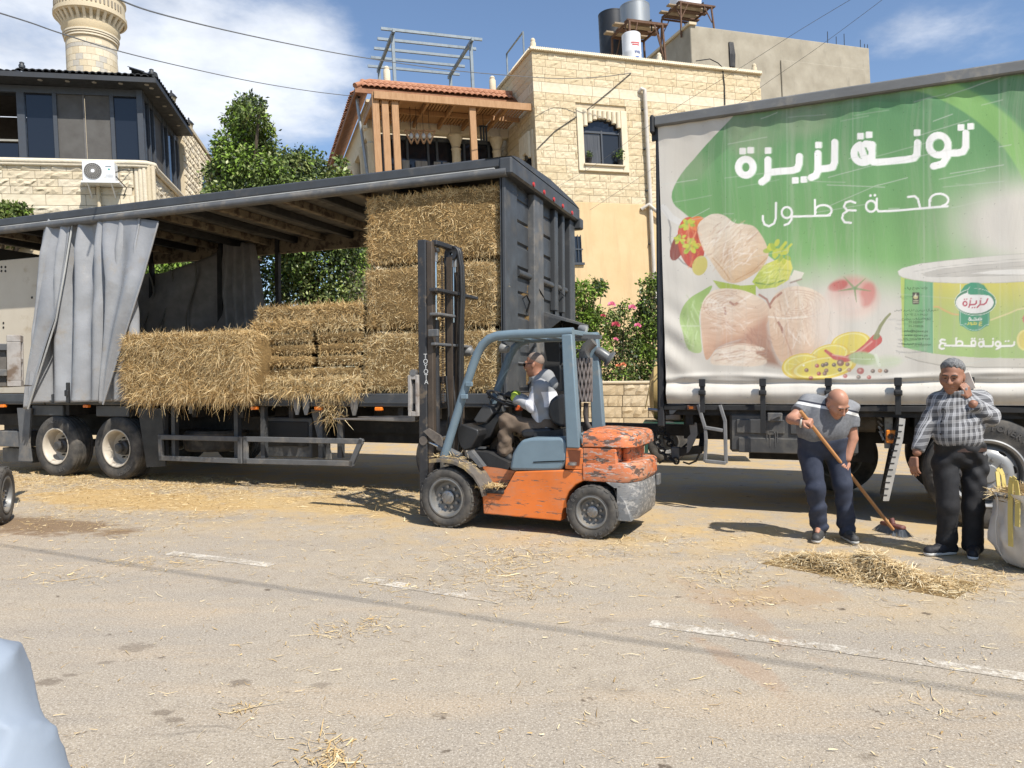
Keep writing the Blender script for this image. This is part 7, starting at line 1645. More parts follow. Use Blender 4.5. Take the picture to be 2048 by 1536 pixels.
 for pv in ((335, 740), (312, 800)):
  q = FXZ([pv], .08)[0]; m = MB(); m.box(q[0] - .05, q[0] + .03, .07, .1, q[1] - .025, q[1] + .025, .006); m.build('pipe_clip', blue_g, og)
 # lamps
 def lamp(pv, y, dirx, nm, r=.06):
  q = FXZ([pv], y)[0]; l = part(nm, t); l.location = (q[0], y, q[1]); l.rotation_euler = (0, R(dirx), 0)
  m = MB(); m.lathe([(0, .09), (r * .6, .08), (r * .9, .03), (r, 0), (r * .95, -.01)], 18, 'x'); m.build('housing', mat('lamp_grey', (.20, .20, .195), rough=.5) if 'lamp_grey' not in MATS else MATS['lamp_grey'], l, 40)
  m = MB(); m.lathe([(0, -.012), (r * .9, -.008), (r * .95, 0)], 18, 'x'); m.build('lens', flat('lamp_lens', (.45, .46, .45), .1) if 'lamp_lens' not in MATS else MATS['lamp_lens'], l, 60)
 lamp((490, 565), .55, 15, 'work_lamp'); lamp((318, 580), .95, 10, 'work_lamp', .07); lamp((892, 480), .7, 200, 'work_lamp', .05)
 q = FXZ([(985, 625)], .95)[0]; m = MB(); m.lathe([(.09, 0), (.10, .02), (.06, .05), (.06, .16), (.04, .2), (0, .2)], 20, 'x', (0, 0, 0)); o = m.build('air_cleaner', mat('cleaner_grey', (.12, .125, .13), rough=.4), t, 40); o.location = (q[0] + .06, .97, q[1] + .0); o.rotation_euler = (0, R(-145), R(20))
 m = MB(); s = FXZ([(845, 500), (970, 505), (970, 525), (845, 520)], .5); m.prism(s, .45, .5, 'y'); m.build('rear_rail', greyp_l, t)
 # exhaust
 ex = part('exhaust', t); y = .62; s = FXZ([(918, 962), (896, 925), (890, 880), (894, 830), (886, 825), (886, 615), (884, 590), (900, 560), (930, 535)], y)
 m = MB(); m.pipe([(x, y, z) for x, z in s[:4]], .028, 8); m.build('down_pipe', mat('exhaust_iron', (.06, .05, .045), rough=.7), ex, 60)
 m = MB(); a, b = s[4], s[5]; m.lathe([(.0, 0), (.068, 0), (.068, b[1] - a[1]), (0, b[1] - a[1])], 20, org=(a[0], y, a[1])); m.build('muffler', mat('muffler_inner', (.035, .03, .028), rough=.8), ex, 40)
 m = MB(); H_ = b[1] - a[1]
 nl, na = 11, 12                                           # perforated guard: lattice of straps
 for k in range(na):
  for sgn in (1, -1):
   m.pipe([(a[0] + .078 * math.cos(k * 2 * math.pi / na + sgn * f * 1.3), y + .078 * math.sin(k * 2 * math.pi / na + sgn * f * 1.3), a[1] + H_ * f) for f in np.linspace(0, 1, 9)], .009, 4)
 m.build('heat_guard', mat('guard_metal', (.30, .27, .25), (.2, .17, .16), rough=.6, metal=.4), ex, 60)
 m = MB(); m.pipe([(x, y, z) for x, z in s[5:]], [.06, .06, .058, .055], 14); m.build('stack_elbow', mat('elbow', (.10, .10, .10), rough=.45), ex, 60)
 # seat
 se = part('seat', t); ys0, ys1 = .32, .82
 m = MB(); m.prism(FXZ([(575, 965), (600, 955), (720, 950), (735, 985), (690, 1000), (585, 1000)], ys0), ys0, ys1, 'y'); bev(m.build('cushion', seat_m, se), .03, 3)
 m = MB(); m.prism(FXZ([(708, 850), (718, 815), (745, 795), (790, 784), (800, 800), (798, 945), (770, 948), (725, 925), (708, 890)], ys0), ys0, ys1, 'y'); bev(m.build('backrest', seat_m, se), .035, 3)
 m = MB(); m.prism(FXZ([(640, 975), (790, 955), (798, 995), (640, 1000)], ys0 - .03), ys0 - .02, ys1 + .02, 'y'); m.build('seat_base', darkm, se)
 # front cowl, dash, pedals, levers, steering wheel
 m = MB(); m.prism(FXZ([(278, 950), (300, 930), (378, 958), (380, 985), (345, 1048), (312, 1060), (292, 1040), (276, 1000)], .24), .22, .95, 'y'); bev(m.build('front_cowl', blackp, t), .015)
 m = MB(); m.prism(FXZ([(355, 910), (405, 835), (440, 850), (448, 880), (415, 925), (370, 925)], .4), .38, .75, 'y'); bev(m.build('dash', mat('dash_grey', (.06, .06, .06), rough=.5), t), .012)
 m = MB(); m.prism(FXZ([(350, 940), (430, 925), (470, 880), (485, 900), (440, 990), (390, 1020)], .45), .42, .7, 'y'); bev(m.build('column_cover', blackp, t), .01)
 m = MB(); a, b = FXZ([(430, 940)], .55)[0], FXZ([(490, 808)], .55)[0]; m.pipe([(a[0], .55, a[1]), (b[0], .55, b[1])], .035, 10); m.build('steering_column', darkm, t, 60)
 sw = part('steering_wheel', t); sw.location = (b[0], .55, b[1]); sw.rotation_euler = (0, R(28), 0)
 m = MB(); m.pipe([(.175 * math.cos(x), .175 * math.sin(x), 0) for x in np.linspace(0, 2 * math.pi, 33)], .016, 8, cap=False); m.build('rim', seat_m, sw, 60)
 m = MB(); m.lathe([(.05, -.04), (.055, 0), (.03, .02), (0, .022)], 16)
 for k in range(3): a_ = k * 2.094 + .5; m.bar((.03 * math.cos(a_), .03 * math.sin(a_), -.01), (.17 * math.cos(a_), .17 * math.sin(a_), 0), .03, .012)
 m.build('spokes', MATS['dash_grey'], sw, 40)
 for k, yy in enumerate((.70, .76, .82)):
  a, b = FXZ([(450, 880)], yy)[0], FXZ([(430, 800)], yy)[0]; m = MB(); m.pipe([(a[0], yy, a[1]), (b[0], yy, b[1])], .01, 6); m.lathe([(0, -.025), (.022, -.01), (.022, .01), (0, .025)], 10, org=(b[0], yy, b[1])); m.build('lever', blackp, t, 60)
 q = FXZ([(565, 855)], .62)[0]; m = MB(); m.box(q[0] - .03, q[0] + .05, .6, .66, q[1] - .03, q[1] + .03, .01); m.build('orange_lamp', flat('lamp_red_orange', (.6, .10, .02), .3), t)
 m = MB(); m.prism(FXZ([(322, 1065), (345, 1058), (405, 1135), (385, 1140)], .2), .18, .26, 'y'); m.build('floor_strut', greyp_l, t)
 m = MB(); m.prism(FXZ([(330, 1062), (420, 1070), (520, 1120), (520, 1150), (395, 1135)], .26), .28, .95, 'y'); m.build('floor', darkm, t)
 for yy in (.45, .62):
  q = FXZ([(385, 1040)], yy)[0]; m = MB(); m.box(q[0] - .02, q[0] + .06, yy - .04, yy + .04, q[1] - .02, q[1] + .0); m.pipe([(q[0], yy, q[1]), (q[0] - .1, yy, q[1] + .12)], .012, 6); m.build('pedal', greyp_l, t)
 # tilt cylinder
 tc_ = part('tilt_cylinder', t); a, b, c = (FXZ([v], .2)[0] for v in ((122, 1010), (190, 1040), (290, 1090)))
 m = MB(); m.pipe([(b[0], .2, b[1]), (c[0], .2, c[1])], .045, 12); m.build('barrel', greyp_l, tc_, 60); m = MB(); m.pipe([(a[0], .2, a[1]), (b[0], .2, b[1])], .022, 10); m.build('rod', chrome, tc_, 60)
 m = MB(); m.lathe([(0, -.05), (.05, -.05), (.055, .05), (0, .05)], 16, 'y', (a[0], .2, a[1])); m.prism(FXZ([(125, 965), (150, 950), (205, 985), (225, 1030), (215, 1040), (165, 1005)], .2), .14, .17, 'y'); m.build('clevis', mat('greasy_steel', (.22, .19, .16), (.12, .10, .085), scale=10, rough=.5, metal=.4), tc_, 40)
 # ---- mast
 ms = part('mast', t); X0, X1 = FK.y(838, 700, .18).x, FK.y(851, 700, .18).x; TZ = FK.y(845, 480, .18).z; y1 = .92
 zb0 = .08
 for y in (.16, y1 - .10):
  m = MB(); m.box(X0, X1 + .02, y, y + .10, zb0, TZ, .008); m.build('outer_rail', mast_m, ms)
  m = MB(); m.box(X1 + .021, X1 + .09, y + .02, y + .09, zb0 + .1, TZ - .02, .006); m.build('inner_rail', mast_b, ms)
 yn = .34
 for y, u in ((yn, 871), (.78, 926)):
  x = FK.y(871, 560, yn).x; m = MB(); m.pipe([(x, y, .3), (x, y, FK.y(871, 640, yn).z)], .038, 12); m.build('lift_cylinder', mast_m, ms, 60)
  m = MB(); m.pipe([(x, y, FK.y(871, 640, yn).z), (x, y, TZ - .12)], .020, 12); m.build('lift_rod', chrome, ms, 60)
  m = MB(); m.pipe([(x, y, TZ - .22), (x, y, TZ - .10)], .032, 12); m.lathe([(.03, 0), (.05, .01), (.05, .05), (.03, .06)], 14, org=(x, y, TZ - .12)); m.build('rod_head', steel, ms, 40)
  m = MB(); x2 = x + .05; zt2 = TZ - .15
  zz = zt2; k = 0
  while zz > 1.3:
   m.box(x2 - .008, x2 + .008, y + .06 - .014, y + .06 + .014, zz - .022, zz - .003); zz -= .026
  tag(m.build('lift_chain', mast_b, ms), kind='stuff')
 def cross(v, ya, yb_, dz, dx, nm='cross_bar', u=870, m_=mast_m):
  q = FK.y(u, v, ya); m = MB(); m.box(q.x - dx, q.x + dx, ya, yb_, q.z - dz, q.z + dz, .008); m.build(nm, m_, ms)
 cross(485, .22, .80, .028, .035, 'top_bar', 868); cross(579, .12, 1.10, .02, .05, 'cross_bar', 866); cross(628, .14, .52, .016, .06, 'cylinder_clamp', 868, greyp_l); cross(628, .66, .95, .016, .06, 'cylinder_clamp', 868, greyp_l); cross(688, .14, 1.02, .016, .03, 'cross_bar', 866, greyp_l)
 q = FK.y(868, 668, .15); m = MB(); m.box(q.x - .06, q.x + .06, .12, .16, q.z - .03, q.z + .05, .008); m.build('hose_bracket', greyp_l, ms)
 pc = FK.y(904, 508, .58); m = MB(); m.lathe([(.02, -.02), (.05, -.018), (.07, -.025), (.07, .025), (.05, .018), (.02, .02)], 20, 'y', (pc.x, .58, pc.z)); m.build('hose_pulley', mast_m, ms, 40)
 for k, (dx, dy) in enumerate(((.0, 0), (.0, .05))):
  m = MB(); pts = [(pc.x - .075, .58 + dy, 1.5), (pc.x - .08, .58 + dy, pc.z - .1)] + [(pc.x + .08 * math.cos(a), .58 + dy, pc.z + .08 * math.sin(a)) for a in np.linspace(math.pi, 0, 9)] + [(pc.x + .11, .58 + dy, pc.z - .15), (pc.x + .12, .58 + dy, pc.z - .45), (pc.x + .10, .58 + dy, pc.z - .8), (pc.x + .08, .58 + dy, 1.2)]; m.pipe(pts, .02, 8); m.build('hose', blackp, ms, 60)
 m = MB(); m.box(pc.x - .03, pc.x + .03, .5, .53, 1.0, TZ - .15); m.box(pc.x - .02, pc.x + .02, .66, .70, .6, TZ - .3); m.build('centre_rail', mast_b, ms)
 for k in range(3):
  m = MB(); x = X1 + .1 + .03 * k; m.pipe([(x, .45 + .1 * k, 1.6), (x + .03, .45 + .1 * k, 1.2), (x + .02, .42 + .08 * k, .7)], .016, 6); m.build('hose', blackp, ms, 60)
 # lettering down the outer rail, one letter under the other
 m = MB(); wl = flat('letter_white', (.62, .62, .60), .6); a, b = FK.y(849, 713, .16), FK.y(851, 764, .16)
 for k, ch in enumerate('TOYOTA'):
  f = k / 5; p = Vector(a).lerp(Vector(b), f);
  mm = MB(); add_text(mm, ch, .075, Matrix.Translation((p.x + .012, .157, p.z)) @ FACE); mm.build('letter', wl, ms)
  mm = MB(); add_text(mm, ch, .062, Matrix.Translation((p.x + .012, .1555, p.z)) @ FACE, bold=-.004);
 # carriage and forks
 ca = part('carriage', t); xc = X0 - .10
 m = MB(); m.box(xc - .03, xc + .03, .14, 1.06, 1.22, 1.30, .008); m.box(xc - .03, xc + .03, .14, 1.06, 1.52, 1.60, .008); m.build('fork_bar', greyp_l, ca)
 q0, q1 = FK.y(822, 750, .2), FK.y(843, 832, .2)
 m = MB(); worn = mat('worn_white_steel', (.40, .37, .34), (.26, .24, .22), rough=.6, dirt=(.14, .10, .07), dirt_at=.5, dirt_w=.15)
 for (a_, b_, c_, d_) in ((q0.x, q0.x + .04, q1.z, q0.z), (q1.x - .035, q1.x, q1.z, q0.z), (q0.x + .04, q1.x - .035, q0.z - .05, q0.z), (q0.x + .04, q1.x - .035, q1.z, q1.z + .05)): m.box(a_, b_, .13, .17, c_, d_, .005)
 m.build('side_plate', worn, ca)
 m = MB(); m.lathe([(0, -.02), (.04, -.02), (.045, .03), (0, .03)], 14, 'y', ((q0.x + q1.x) / 2, .15, q0.z + .02)); m.build('roller', steel, ca, 40)
 for y in (.36, .84):
  m = MB(); zf = 1.10; m.prism([(xc - .03, zf), (xc - .03, zf + .5), (xc - .07, zf + .5), (xc - .075, zf + .045), (xc - .2, zf + .035), (xc - 1.16, zf + .012), (xc - 1.16, zf), (xc - .07, zf - .01)], y - .06, y + .06, 'y'); bev(m.build('fork', mat('fork_steel', (.24, .22, .20), (.15, .135, .12), rough=.45, metal=.5) if 'fork_steel' not in MATS else MATS['fork_steel'], ca), .005)
 # straw caught on the step and fender
 r = np.random.default_rng(9); n = 420; s = FXZ([(390, 1240), (500, 1248)], .15); xs = np.concatenate([r.uniform(s[0][0], s[1][0], 260), r.uniform(FXZ([(150, 1095)], .1)[0][0], FXZ([(330, 1130)], .1)[0][0], 160)])
 zf_ = np.interp(xs, [p[0] for p in pts] if False else [FXZ([v], .1)[0][0] for v in ((148, 1096), (260, 1100), (340, 1145), (392, 1225), (500, 1246))], [FXZ([v], .1)[0][1] for v in ((148, 1092), (260, 1096), (340, 1142), (392, 1238), (500, 1240))])
 P = np.stack([xs, r.uniform(.0, .28, n), zf_ + .02 + .03 * r.random(n)], 1); V, F = blades(P, np.tile(np.array([0, 0, 1.]), (n, 1)), n, .08, .005, .15, r=r); tag(npmesh('caught_straw', V, F, straw_m, t), kind='stuff')
 return t
fk1 = forklift()
# second forklift, only its wheel, carriage and fork reach into the picture
FK2 = Frame((-6.70, 7.80, 0), -70)
def copy_fork(o, parent=None):
 if parent is not None and o.name.split('.')[0] in ('cross_bar', 'cylinder_clamp', 'letter', 'caught_straw', 'work_lamp', 'top_bar', 'hose_bracket'): return None
 c = o.copy(); col.objects.link(c); c.parent = parent
 for ch in list(o.children): copy_fork(ch, c)
 return c
fk2 = copy_fork(fk1); fk2.matrix_world = FK2.M.copy(); fk2['label'] = 'second forklift, its raised fork and wheel entering at the left edge'
for ch in fk2.children:
 if ch.name.split('.')[0] == 'carriage': ch.location.z += .42
for ch in fk2.children:
 if ch.name.split('.')[0] == 'carriage':
  ch.location.y += .12; worn = MATS['worn_white_steel']; m = MB(); xa, xb = -.60, -.47
  for a, b, c, d in ((xa, xb, 1.10, 1.17), (xa, xb, 1.62, 1.70), (xa, xa + .035, 1.17, 1.62), (xb - .04, xb, 1.17, 1.62), (xa + .03, xb - .03, 1.38, 1.43)): m.box(a, b, .93, 1.07, c, d, .006)
  m.build('side_shift_frame', worn, ch)
# ================================================================ people: bodies grown as one smooth surface
def snets(f, lo, hi, h):
 """surface of f = 0 (negative inside) on a regular grid: vertices, quads"""
 lo = np.asarray(lo, float); n = np.ceil((np.asarray(hi, float) - lo) / h).astype(int) + 1
 ax = [lo[i] + h * np.arange(n[i]) for i in range(3)]; g = np.stack(np.meshgrid(*ax, indexing='ij'), -1).reshape(-1, 3)
 G_ = g.reshape(*n, 3)[::4, ::4, ::4]; Vc = f(G_.reshape(-1, 3)).reshape(G_.shape[:3])
 for a in range(3): Vc = np.repeat(Vc, 4, axis=a)
 V = Vc[:n[0], :n[1], :n[2]].ravel().copy(); k_ = np.abs(V) < 16 * h; V[k_] = f(g[k_]); V = V.reshape(n); S = V < 0; c = n - 1; acc = np.zeros((*c, 3)); cnt = np.zeros(c)
 sl = lambda o: tuple(slice(o[i], o[i] + c[i]) for i in range(3))
 for a in range(3):
  b1, b2 = [i for i in range(3) if i != a]
  for p in (0, 1):
   for q in (0, 1):
    o = [0, 0, 0]; o[b1], o[b2] = p, q; o2 = list(o); o2[a] = 1
    A, B = V[sl(o)], V[sl(o2)]; x = (A < 0) != (B < 0); t = np.where(x, A / np.where(x, A - B, 1), 0)
    for i in range(3): acc[..., i] += x * (t if i == a else o[i])
    cnt += x
 m = cnt > 0; idx = np.full(c, -1); idx[m] = np.arange(m.sum()); ijk = np.argwhere(m)
 verts = lo + h * (ijk + acc[m] / cnt[m][:, None]); Q = []
 for a in range(3):
  b1, b2 = (a + 1) % 3, (a + 2) % 3
  s0 = [slice(1, c[i]) for i in range(3)]; s0[a] = slice(0, c[a]); s1 = list(s0); s1[a] = slice(1, c[a] + 1)
  A, B = S[tuple(s0)], S[tuple(s1)]; e = np.argwhere(A != B)
  if not len(e): continue
  off = np.ones(3, int); off[a] = 0; e = e + off; ins = S[tuple(e.T)]
  d1 = np.zeros(3, int); d1[b1] = 1; d2 = np.zeros(3, int); d2[b2] = 1
  k = np.stack([idx[tuple((e - d1 - d2).T)], idx[tuple((e - d2).T)], idx[tuple(e.T)], idx[tuple((e - d1).T)]], 1)
  k[~ins] = k[~ins][:, ::-1]; Q.append(k)
 Q = np.concatenate(Q); return verts, Q[(Q >= 0).all(1)]
def rc(P, a, b, r1, r2, flat_y=1.):
 a, b = np.asarray(a, float), np.asarray(b, float); q = P - a; d = b - a
 if flat_y != 1.: q = q * [1, 1 / flat_y, 1]; d = d * [1, 1 / flat_y, 1]
 t = np.clip((q @ d) / max(d @ d, 1e-9), 0, 1); return np.linalg.norm(q - t[:, None] * d, axis=1) - (r1 + (r2 - r1) * t)
def el(P, c, r):
 q = (P - np.asarray(c)) / np.asarray(r); k = np.linalg.norm(q, axis=1); return (k - 1) * min(r) * 1.0 if False else (k - 1) * np.mean(r)
def smin(a, b, k=.03):
 h = np.clip(.5 + .5 * (b - a) / k, 0, 1); return b + (a - b) * h - k * h * (1 - h)
def smax(a, b, k=.01): return -smin(-a, -b, k)
def union(ds, k=.03):
 d = ds[0]
 for x in ds[1:]: d = smin(d, x, k)
 return d
def wrinkle(P, amp, sc=1., sd=0.):
 x, y, z = (P * sc).T
 return amp * (np.sin(31 * z + 9 * x + 5 * np.sin(7 * x + sd) + 4 * np.sin(6 * y + 2 * sd)) * .6 + np.sin(47 * z - 21 * x + 13 * y + sd) * .4) * (.5 + .5 * np.sin(5 * z + 4 * x + 3 * sd))
def mesh_from(f, pts, pad, h, name, m_, parent, off):
 pts = np.asarray(pts); lo, hi = pts.min(0) - pad, pts.max(0) + pad
 v, q = snets(f, lo, hi, h); o = npmesh(name, v - np.asarray(off), q, m_, parent, True); return o
def join_pieces(name, pieces, m_, parent, off):
 V, F, k = [], [], 0
 for v, q in pieces: V.append(v - np.asarray(off)); F.append(q + k); k += len(v)
 return npmesh(name, np.concatenate(V), np.concatenate(F), m_, parent, True)
def head_axes(yaw, pitch, roll=0.):
 """columns: person's side, back-of-head, up; face looks along -second column"""
 M = Matrix.Rotation(R(yaw), 3, 'Z') @ Matrix.Rotation(R(roll), 3, 'Y') @ Matrix.Rotation(R(pitch), 3, 'X'); return np.array(M)
def head_sdf(c, A, s):
 def f(P):
  p = ((P - c) @ A) / s
  d = el(p, (0, .012, .03), (.078, .097, .092)); d = smin(d, el(p, (0, -.028, -.045), (.061, .066, .083)), .03); d = smin(d, rc(p, (0, -.062, -.105), (0, -.05, -.1), .026, .03), .03)
  d = smin(d, rc(p, (-.042, -.062, -.03), (-.05, -.04, -.02), .03, .03), .03); d = smin(d, rc(p, (.042, -.062, -.03), (.05, -.04, -.02), .03, .03), .03)
  d = smin(d, rc(p, (-.042, -.082, .024), (.042, -.082, .024), .013, .013), .018)
  d = smin(d, rc(p, (0, -.092, .012), (0, -.115, -.03), .010, .015), .012); d = smin(d, rc(p, (-.012, -.103, -.034), (.012, -.103, -.034), .010, .010), .008)
  for sx in (-1, 1):
   d = smax(d, -(np.linalg.norm(p - [sx * .031, -.106, .003], axis=1) - .018), .014); d = smin(d, el(p, (sx * .080, .012, -.012), (.010, .022, .034)), .008); d = smin(d, np.linalg.norm(p - [sx * .031, -.078, .003], axis=1) - .013, .003)
  d = smin(d, rc(p, (-.020, -.090, -.066), (.020, -.090, -.066), .009, .009), .008); d = smax(d, -rc(p, (-.022, -.101, -.0665), (.022, -.101, -.0665), .003, .003), .004)
  d = smin(d, rc(p, (0, .02, -.05), (0, .035, -.17), .054, .058), .03)
  return d * s
 return f
def hair_sdf(c, A, s, kind):
 def f(P):
  p = ((P - c) @ A) / s; off = {'grey': .020, 'crop': .004, 'stubble': .0025}[kind] * np.clip((p[:, 2] - (.048 - .62 * p[:, 1])) / .045, 0.12, 1) ** .7
  d = el(p, (0, .012, .03), (.078, .097, .092)) - off + (0 if kind != 'grey' else .0014 * np.sin(p[:, 0] * 160 + p[:, 1] * 90) * np.sin(p[:, 2] * 140 + 40 * p[:, 1]))
  line = p[:, 2] + .007 * np.sin(p[:, 0] * 150 + p[:, 1] * 90) * (kind == 'grey') - (.048 - .62 * p[:, 1]) if kind != 'crop' else p[:, 2] - (.040 - .62 * p[:, 1])
  d = smax(d, -line, .012)
  ear = np.linalg.norm((p - [0, .0, -.02]) / [2, .03, .045], axis=1) - 1; d = smax(d, -ear * .02, .006)
  if kind == 'stubble': d = smax(d, p[:, 2] - .075 + .25 * np.abs(p[:, 1]), .02)
  return d * s
 return f
def hand_pieces(c, d, n, curl, side, s=1., thumb=.4):
 """palm at c, fingers along d, palm facing n; returns list of (a, b, r1, r2)"""
 d = Vector(d).normalized(); n = Vector(n); n = (n - d * n.dot(d)).normalized(); e = d.cross(n) * side; c = Vector(c); out = []
 for i in range(4):
  o = (-.030 + .020 * i); out.append((c - d * .035 + e * o * .75, c + d * .03 + e * o, .0145, .0125))
 for i, L in enumerate((.062, .075, .07, .055)):
  o = -.031 + .0205 * i; p = c + d * .036 + e * o; cu = curl * (1 + .08 * i); a = 0.
  for j, f in enumerate((.5, .3, .24)):
   a += R(cu) * (1, 1.1, .8)[j]; q = p + (d * math.cos(a) + n * math.sin(a)) * L * f * 1.15 + e * o * .05; out.append((p, q, .0098 - .001 * j, .0090 - .001 * j)); p = q
 p = c - d * .02 - e * .028; q = p - e * .028 + d * .022 + n * .018; r = q + d * .03 + n * thumb * .04 + e * .004; out += [(p, q, .014, .0115), (q, r, .0112, .0095)]
 return [(tuple(a), tuple(b), r1 * s, r2 * s) for a, b, r1, r2 in out]
def hand_mesh(pieces):
 pts = np.array([x for a, b, _, _ in pieces for x in (a, b)]); f = lambda P: union([rc(P, *q) for q in pieces], .006)
 return snets(f, pts.min(0) - .025, pts.max(0) + .025, .0045)
skin = lambda nm, c: mat(nm, c, tuple(x * .82 for x in c), scale=18, rough=.5, bump=.05, bscale=90, spec=.4)
def build_person(t, off, J, rad, mats, cfg):
 """J: joint name -> world point; rad: radii; clothing meshes are children next to the body"""
 g = {k: np.array(v, float) for k, v in J.items()}; rr = rad; fy = rr.get('flat', .72)
 sw = g['shr'] - g['shl']; sw = sw / np.linalg.norm(sw); sp_ = rr.get('tilt', .5); hw = np.array(cfg.get('hip_dir', sw));
 bar_ = lambda P, c, hwid, r, d: rc(P, c - d * hwid, c + d * hwid, r, r)
 mid_ = (g['belly'] + g['chest']) / 2
 torso = lambda P, e=0.: union([bar_(P, g['pelvis'], rr['pw'], rr['pelvis'] + e, hw), bar_(P, g['belly'], rr['bw'], rr['belly'] + e, hw), bar_(P, mid_, (rr['bw'] + rr['cw']) / 2, (rr['belly'] + rr['chest']) / 2 + e, sw), bar_(P, g['chest'], rr['cw'], rr['chest'] + e, sw), rc(P, g['shl'], g['shr'], rr['sh'] + e, rr['sh'] + e), rc(P, g['chest'], g['neck'], rr['chest'] * .8 + e, .07 + e)], .05)
 arms = {s: (g['sh' + s], g['el' + s], g['wr' + s]) for s in 'lr'}; legs = {s: (g['hip' + s], g['kn' + s], g['an' + s]) for s in 'lr'}
 arm_d = lambda P, s, e=0.: smin(rc(P, arms[s][0], arms[s][1], rr['ua'] + e, rr['elb'] + e), rc(P, arms[s][1], arms[s][2], rr['elb'] + e, rr['wr'] + e), .02)
 leg_d = lambda P, s, e=0.: smin(rc(P, legs[s][0], legs[s][1], rr['th'] + e, rr['kn'] + e), rc(P, legs[s][1], legs[s][2], rr['kn'] + e, rr['an'] + e), .03)
 A = cfg['head_axes']; hc = g['head']; hs = cfg.get('head_s', 1.); up = A[:, 2]; nb = hc - up * .10 * hs + A[:, 1] * .02 * hs
 neck = lambda P: rc(P, nb, g['neck'], .057 * hs, .068 * hs)
 def body(P):
  d = torso(P); d = smin(d, neck(P), .03)
  for s in 'lr': d = smin(d, arm_d(P, s), .035)
  for s in 'lr': d = smin(d, leg_d(P, s), .04)
  for s in 'lr': d = smin(d, rc(P, g['an' + s] - [0, 0, .02], g['an' + s] * .35 + g['toe' + s] * .65, .036, .022), .02)
  return d
 allp = np.array(list(g.values())); pieces = [snets(body, allp.min(0) - .3, allp.max(0) + .25, .016)]
 pieces.append(snets(head_sdf(hc, A, hs), hc - .21 * hs, hc + .17 * hs, .006))
 for h in cfg['hands']: pieces.append(hand_mesh(h))
 join_pieces('body', pieces, mats['skin'], t, off)
 # hair, brows, eyes
 mesh_from(hair_sdf(hc, A, hs, cfg['hair']), [hc], .15 * hs, .0055, 'hair', mats['hair'], t, off)
 for sx in (-1, 1):
  m = MB(); e = lambda q: Vector(hc + A @ (np.array(q) * hs) - np.array(off)); m.pipe([e((sx * .014, -.099, .026)), e((sx * .032, -.099, .031)), e((sx * .052, -.085, .026))], .0045 * hs, 6); m.build('eyebrow', mats['brow'], t, 60)
  m = MB(); c = e((sx * .031, -.0865, .002)); m.lathe([(0, -.005), (.009, -.003), (.011, 0), (.009, .003), (0, .005)], 12, org=c); m.build('eye', flat('eye_dark', (.03, .022, .018), .2) if 'eye_dark' not in MATS else MATS['eye_dark'], t, 60)
 # shirt
 slv = cfg['sleeve']
 def shirt(P):
  d = torso(P, .024); wz = wrinkle(P, .011, 1.2, cfg['seed'])
  for s in 'lr':
   if slv == 'long': x = arm_d(P, s, .014); dn = arms[s][2] - arms[s][1]; dn = dn / np.linalg.norm(dn); x = smax(x, (P - arms[s][2]) @ dn + .015, .006)
   else: x = rc(P, arms[s][0], arms[s][1], rr['ua'] + .022, rr['elb'] + .026); dn = arms[s][1] - arms[s][0]; L = np.linalg.norm(dn); dn = dn / L; x = smax(x, (P - arms[s][0]) @ dn - L * .62, .006)
   d = smin(d, x, .03)
  d = d + wz; hem = g['pelvis'] + np.array([0, 0, cfg['hem']]); d = smax(d, -((P - hem) @ np.array(cfg.get('hem_n', (0, 0, 1.)))), .012)
  nk = g['neck'] + np.array(cfg.get('neck_off', (0, 0, .0))); ax = (hc - g['neck']); ax /= np.linalg.norm(ax); d = smax(d, -rc(P, nk - ax * .0, nk + ax * .3, cfg.get('neck_r', .075), .09), .01)
  return d
 up_pts = [g[k] for k in ('pelvis', 'belly', 'chest', 'shl', 'shr', 'ell', 'elr', 'neck')] + ([g['wrl'], g['wrr']] if slv == 'long' else [])
 mesh_from(shirt, up_pts, .24, .0105, 'shirt', mats['shirt'], t, off)
 def collar(P):
  ax = (hc - g['neck']); ax /= np.linalg.norm(ax); c0 = g['neck'] + np.array(cfg.get('neck_off', (0, 0, 0))); d = np.abs(rc(P, c0 - ax * .01, c0 + ax * .06, cfg.get('neck_r', .075) + .006, cfg.get('neck_r', .075) - .004)) - .006
  return smax(smax(d, (P - c0 - ax * .035) @ ax, .004), -((P - c0 + ax * .035) @ ax), .004)
 mesh_from(collar, [g['neck']], .16, .007, 'collar', mats.get('collar', mats['shirt']), t, off)
 # trousers
 def trousers(P):
  d = union([bar_(P, g['pelvis'], rr['pw'], rr['pelvis'] + .022, hw), bar_(P, (g['pelvis'] + g['belly']) / 2, (rr['pw'] + rr['bw']) / 2, (rr['pelvis'] + rr['belly']) / 2 + .020, hw)], .06)
  for s in 'lr': d = smin(d, leg_d(P, s, .022), .025);
  d = d + wrinkle(P, .013, 1.15, cfg['seed'] + 3)
  for s in 'lr':
   b = g['an' + s]; dn = g['an' + s] - g['kn' + s]; dn /= np.linalg.norm(dn); k = np.exp(-(np.linalg.norm(P - b, axis=1) / .16) ** 2); d = d - k * .010 - .004 * k * np.sin(((P - b) @ dn) * 95 + 6 * P[:, 0] * 9 + 5 * np.sin(P[:, 1] * 40)); d = smax(d, np.where(np.linalg.norm(P - b, axis=1) < .2, (P - b) @ dn - .075, -1.), .006)
  return smax(d, P[:, 2] - (g['pelvis'][2] + cfg['waist']), .01)
 mesh_from(trousers, [g[k] for k in ('pelvis', 'hipl', 'hipr', 'knl', 'knr', 'anl', 'anr')], .27, .0105, 'trousers', mats['trousers'], t, off)
